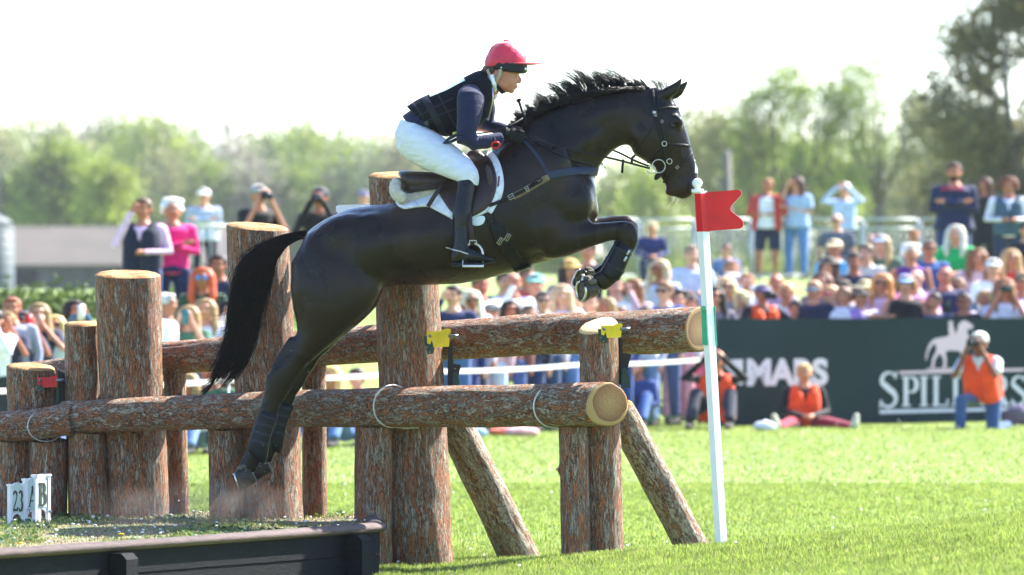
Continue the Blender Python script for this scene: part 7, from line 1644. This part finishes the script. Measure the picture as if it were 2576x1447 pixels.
q = MB(); q.tube([(0, 0, hs - .02), (0, 0, hs + .16), (0, 0, hs + .36)], [(r_*1.04,)*2, (r_*.72,)*2, (r_*.1,)*2], n=32); newobj('roof', q.mesh('roof'), simple('silo_roof', (.15, .165, .17), .6, .1, .8, spec=.2), sl)
q = MB(); q.tube([(0, 0, -.5), (0, 0, .12)], [r_*1.06]*2, n=32); newobj('base_ring', q.mesh('base_ring'), simple('silo_base', (.04, .04, .05), .7), sl)

# ---- foliage
def leafmat(name, c, var=.35, tr=.4):
    m = simple(name, c, .6, var, .35, trans=tr, spec=.25); return m
def crown_mesh(name, lobes, n_, size, seed, hollow=.55, mats=1):
    rg_ = np.random.default_rng(seed); L = np.array([l_[:6] for l_ in lobes]); wt = np.array([l_[3]*l_[4]*l_[5] for l_ in lobes])**(2/3); idx = rg_.choice(len(L), n_, p=wt/wt.sum())
    v = rg_.normal(size=(n_, 3)); v /= np.linalg.norm(v, axis=1)[:, None]; rad = rg_.uniform(hollow, 1.04, n_)**.6
    # twig clusters: several leaves share a spot
    P = L[idx, :3] + v*rad[:, None]*L[idx, 3:6]
    nc = max(1, n_//7); cc = P[:nc]; P = cc[rg_.integers(0, nc, n_)] + rg_.normal(size=(n_, 3))*size*1.5
    a = rg_.normal(size=(n_, 3)); a /= np.linalg.norm(a, axis=1)[:, None]; b_ = np.cross(a, rg_.normal(size=(n_, 3))); b_ /= np.linalg.norm(b_, axis=1)[:, None]
    s_ = (size*rg_.uniform(.5, 1.2, n_))[:, None]
    V = np.stack([P - a*s_*.5, P + b_*s_*.32, P + a*s_*.5, P - b_*s_*.32], 1).reshape(-1, 3); me = bpy.data.meshes.new(name)
    me.vertices.add(n_*4); me.vertices.foreach_set('co', V.astype('f').ravel()); me.loops.add(n_*4); me.loops.foreach_set('vertex_index', np.arange(n_*4).astype('i')); me.polygons.add(n_); me.polygons.foreach_set('loop_start', (np.arange(n_)*4).astype('i'))
    if mats > 1: me.polygons.foreach_set('material_index', rg_.integers(0, mats, n_).astype('i'))
    me.update(calc_edges=True); me.validate(); return me
def lobes_for(h, w_, seed, n_=14, z0=.25, top=.98):
    rr = random.Random(seed); out = []
    for k in range(n_):
        z = rr.uniform(z0, top - .12)*h; f_ = math.sin(math.pi*min(1, max(.12, (z/h - z0*.5)/(top - z0*.5))))**.6; a = rr.uniform(0, 6.28); r_ = w_*.5*f_*rr.uniform(.2, .75)
        s_ = w_*rr.uniform(.13, .24); out.append((r_*math.cos(a), r_*math.sin(a), z, s_, s_, s_*rr.uniform(.7, 1.1)))
    out.append((0, 0, h*(top - .15), w_*.2, w_*.2, h*.14)); return out
def trunk_mesh(h, r_, seed, forks=6, spread=.3, split=.35):
    rr = random.Random(seed); q = MB(); q.tube([(0, 0, -.5), (rr.uniform(-.2, .2), 0, h*split*.6), (rr.uniform(-.3, .3), rr.uniform(-.3, .3), h*split)], [r_*1.3, r_, r_*.8], n=10)
    base = Vector((0, 0, h*split))
    for k in range(forks):
        a = 2*math.pi*k/forks + rr.uniform(-.4, .4); e = base + Vector((math.cos(a)*h*spread*rr.uniform(.5, 1), math.sin(a)*h*spread*rr.uniform(.5, 1), h*(1 - split)*rr.uniform(.6, .95))); md = base.lerp(e, .5) + Vector((math.cos(a)*h*.05, math.sin(a)*h*.05, -h*.02))
        q.tube([base + Vector((0, 0, -h*.05)), md, e], [r_*.55, r_*.32, r_*.08], n=7)
        for j in range(3):
            t0 = rr.uniform(.35, .8); b0 = md.lerp(e, t0) if t0 > .5 else base.lerp(md, t0*2); e2 = b0 + Vector((rr.uniform(-1, 1)*h*.16, rr.uniform(-1, 1)*h*.16, h*.15*rr.uniform(.3, 1)))
            q.tube([b0, b0.lerp(e2, .5) + Vector((0, 0, h*.01)), e2], [r_*.2, r_*.12, r_*.04], n=5)
    return q.mesh('trunk')
LM = {'lime': leafmat('leaf_lime', (.27, .33, .05)), 'green': leafmat('leaf_green', (.20, .26, .05)), 'olive': leafmat('leaf_olive', (.25, .25, .11)), 'dark': leafmat('leaf_dark', (.09, .125, .05)), 'grey': leafmat('leaf_grey', (.29, .27, .21)), 'brown': leafmat('leaf_brown', (.20, .18, .065)), 'bronze': leafmat('leaf_bronze', (.19, .18, .075))}
M_TR = simple('tree_bark', (.10, .09, .075), .9, .3, 3)
_cm = {}
def tree(px, ptop, pbot, wpx, d, col, label, group, seed, n_=5000, leaf=None, thin=False, z0=.22, trunk=True, cat='tree', name='tree'):
    b_ = V3(px, pbot, d); h = (pbot - ptop)*d/F; w_ = wpx*d/F; t = newobj(name, None, None, None, label, cat, group); t.location = b_; t.rotation_euler.z = seed*1.3; h *= 1.07
    key = (seed % 6, thin, z0 < .1)
    size = leaf or max(.22, d*.0011)
    me = crown_mesh('crown', lobes_for(h, w_, seed, 16 if not thin else 20, z0), n_, size, seed, .35 if not thin else .1)
    me.materials.append(LM[col]); newobj('crown', me, None, t)
    if trunk: newobj('trunk', trunk_mesh(h*.95, max(.15, h*.022), seed, 7 if not thin else 5, .24, .30), M_TR, t)
    return t
GL = 'trees along the left skyline'; k = 0
spec = [(-30, 300, 190, 'olive'), (60, 292, 170, 'lime'), (150, 318, 150, 'olive'), (235, 285, 120, 'grey'), (300, 300, 170, 'green'), (385, 296, 170, 'lime'), (470, 318, 150, 'green'), (560, 300, 120, 'grey'), (625, 345, 150, 'olive'), (700, 340, 150, 'green'), (770, 318, 160, 'lime'), (850, 335, 150, 'lime'), (930, 345, 160, 'green'), (1010, 350, 170, 'olive'), (1090, 345, 150, 'green'), (1180, 350, 160, 'olive'), (1270, 352, 150, 'green'), (1360, 350, 160, 'olive')]
names_l = ['olive spring tree at the left edge of the skyline', 'lime green domed tree, second from the left edge', 'dull olive tree behind the round dark-green one', 'grey budding tree poking above the left skyline', 'mid green tree over the barn roof left half', 'broad lime tree over the barn', 'green tree above the white cap group', 'bare greyish tree in the dip left of the tall post', 'olive tree above the binocular holder', 'green tree between the tall post and the gap', 'bright lime domed tree left of the rider', 'second bright lime tree, beside the rider seat', 'green tree behind the breeches', 'olive tree hidden mostly by the rider', 'green tree behind the saddle', 'olive tree behind the horse shoulder', 'green tree behind the horse neck base', 'olive tree below the horse neck']
for (px, pt, w_, c), nm in zip(spec, names_l):
    tree(px, pt, 770, w_*1.25, 560 + (k*37) % 60, c, nm, GL, 100 + k, 5200 if c != 'grey' else 2200, .62, z0=.10 if c != 'grey' else .3, thin=(c == 'grey')); k += 1
lower = [(-20, 470, 190, 'grey', 'grey-green undergrowth tree at the far left below the skyline'), (420, 400, 190, 'olive', 'olive tree below the skyline behind the pink jacket'), (540, 420, 170, 'green', 'green tree below the skyline behind the white cap'), (655, 430, 170, 'grey', 'grey twiggy tree behind the binocular holder'), (760, 430, 180, 'green', 'green tree below the skyline behind the person in black'), (880, 420, 190, 'dark', 'dark green tree just left of the tallest post')]
for (px, pt, w_, c, nm) in lower:
    tree(px, pt, 780, w_*1.2, 470, c, nm, 'lower trees behind the barn', 140 + k, 4500, .55, z0=.05); k += 1
tree(150, 378, 600, 225, 370, 'green', 'large round dark-hearted green tree behind the barn roof', 'lower trees behind the barn', 171, 9000, .42, z0=.04)
tree(268, 430, 620, 160, 362, 'lime', 'smaller yellow-green round tree right of the large round one', 'lower trees behind the barn', 172, 5000, .42, z0=.04)
tree(60, 450, 620, 150, 380, 'dark', 'small dark tree left of the large round one', 'lower trees behind the barn', 173, 4500, .42, z0=.04)
# right: pale green belt below the neck and slim tall trees
right = [(1440, 480, 190, 'lime'), (1545, 400, 180, 'green'), (1640, 420, 190, 'lime'), (1740, 330, 190, 'lime'), (1830, 300, 210, 'lime'), (1930, 330, 210, 'lime'), (2040, 345, 200, 'lime'), (2150, 370, 210, 'green'), (2250, 340, 210, 'green'), (2350, 380, 220, 'olive')]
names_r = ['pale green bushy tree below the horse throat', 'soft green tree behind the chest and forelegs', 'pale lime tree under the bridle', 'lime tree right of the horse face', 'lime tree behind the red flag', 'lime tree behind the brick red shirt', 'lime tree behind the jeans wearer', 'green tree behind the raised hands', 'green tree left of the big brown-green one', 'olive tree low at the right']
for (px, pt, w_, c), nm in zip(right, names_r):
    tree(px, pt, 770, w_*1.2, 330 + (k*29) % 50, c, nm, 'pale green trees behind the right crowd', 200 + k, 5600, .40, z0=.03); k += 1
slim = [(1985, 130, 300, 'slim tall tree with a forked dark trunk right of the flag'), (2210, 88, 330, 'tallest slim tree with a see-through crown'), (1905, 190, 210, 'slender thin-leaved tree left of the forked one'), (2110, 175, 190, 'slender see-through tree between the two tallest'), (2320, 235, 170, 'sparse tree beside the big brown-green one'), (1760, 235, 170, 'sparse feathery tree right of the horse ears')]
for px, pt, w_, nm in slim:
    h = (770 - pt)*260/F; t = newobj('tree', None, None, None, nm, 'tree', 'slim see-through trees at the right'); t.location = V3(px, 770, 260); t.rotation_euler.z = px*.01
    lb = lobes_for(h, w_*260/F, px, 34, .50, 1.04); lb = [(a*1.2, b2*1.2, c, d_*.55, e_*.55, f_*.6) for a, b2, c, d_, e_, f_ in lb]
    me = crown_mesh('crown', lb, 3200, .22, px, .0); me.materials.append(LM['green' if px not in (1760, 2320) else 'olive']); newobj('crown', me, None, t); newobj('trunk', trunk_mesh(h*.93, .20 if w_ > 200 else .12, px, 6, .17, .45), M_TR, t)
big = newobj('tree', None, None, None, 'huge brown-green tree filling the right edge up to the sky', 'tree', None); big.location = V3(2610, 770, 165); h = (770 + 160)*165/F; w_ = 640*165/F
lb = lobes_for(h, w_, 7, 60, .10, 1.02); lb = [(a*1.15, b2, c, d_*.62, e_*.62, f_*.62) for a, b2, c, d_, e_, f_ in lb]
me = crown_mesh('crown', lb, 52000, .19, 9, .0, 2); me.materials.append(LM['bronze']); me.materials.append(LM['brown']); newobj('crown', me, None, big); newobj('trunk', trunk_mesh(h*.9, .42, 12, 9, .26, .22), M_TR, big)
t = tree(2470, 330, 760, 330, 190, 'brown', 'brown-olive bushy tree below the huge one at the right', None, 301, 16000, .24, z0=.02)
# hedge on the bank at the left
hd_ = newobj('hedge', None, None, None, 'low bright green hedge between the crowd heads and the barn', 'hedge'); dh = d_front(200) + 13.; p = V3(-60, 800, dh); p.z = 1.16; hd_.location = p; L = V3(700, 0, dh).x - p.x; ztop = p.z + .24
me = crown_mesh('foliage', [(L*(i + .5)/16, .3*math.sin(i), (ztop - p.z)*.45, L/20, .5, (ztop - p.z)*.52) for i in range(16)], 16000, .10, 31, .2); me.materials.append(leafmat('hedge_leaf', (.08, .12, .03))); newobj('foliage', me, None, hd_)
q = MB()
for i in range(12): q.tube([(L*(i + .5)/12, 0, -.1), (L*(i + .5)/12 + .05, 0, (ztop - p.z)*.7)], [.03, .015], n=6)
newobj('stems', q.mesh('stems'), M_TR, hd_)

# air between here and the far trees
m, n, l, b = nmat('haze'); n.remove(b); pv = n.new('ShaderNodeVolumePrincipled'); pv.inputs['Color'].default_value = (.90, .95, 1, 1); pv.inputs['Density'].default_value = .00013; pv.inputs['Anisotropy'].default_value = .2
l.new(pv.outputs[0], n['Material Output'].inputs['Volume'])
q = MB(); q.box((0, 380, 24), (1900, 1000, 60)); newobj('haze', q.mesh('haze', False), m, None, 'thin pale haze in the air in front of the far trees', 'haze', None, 'stuff')
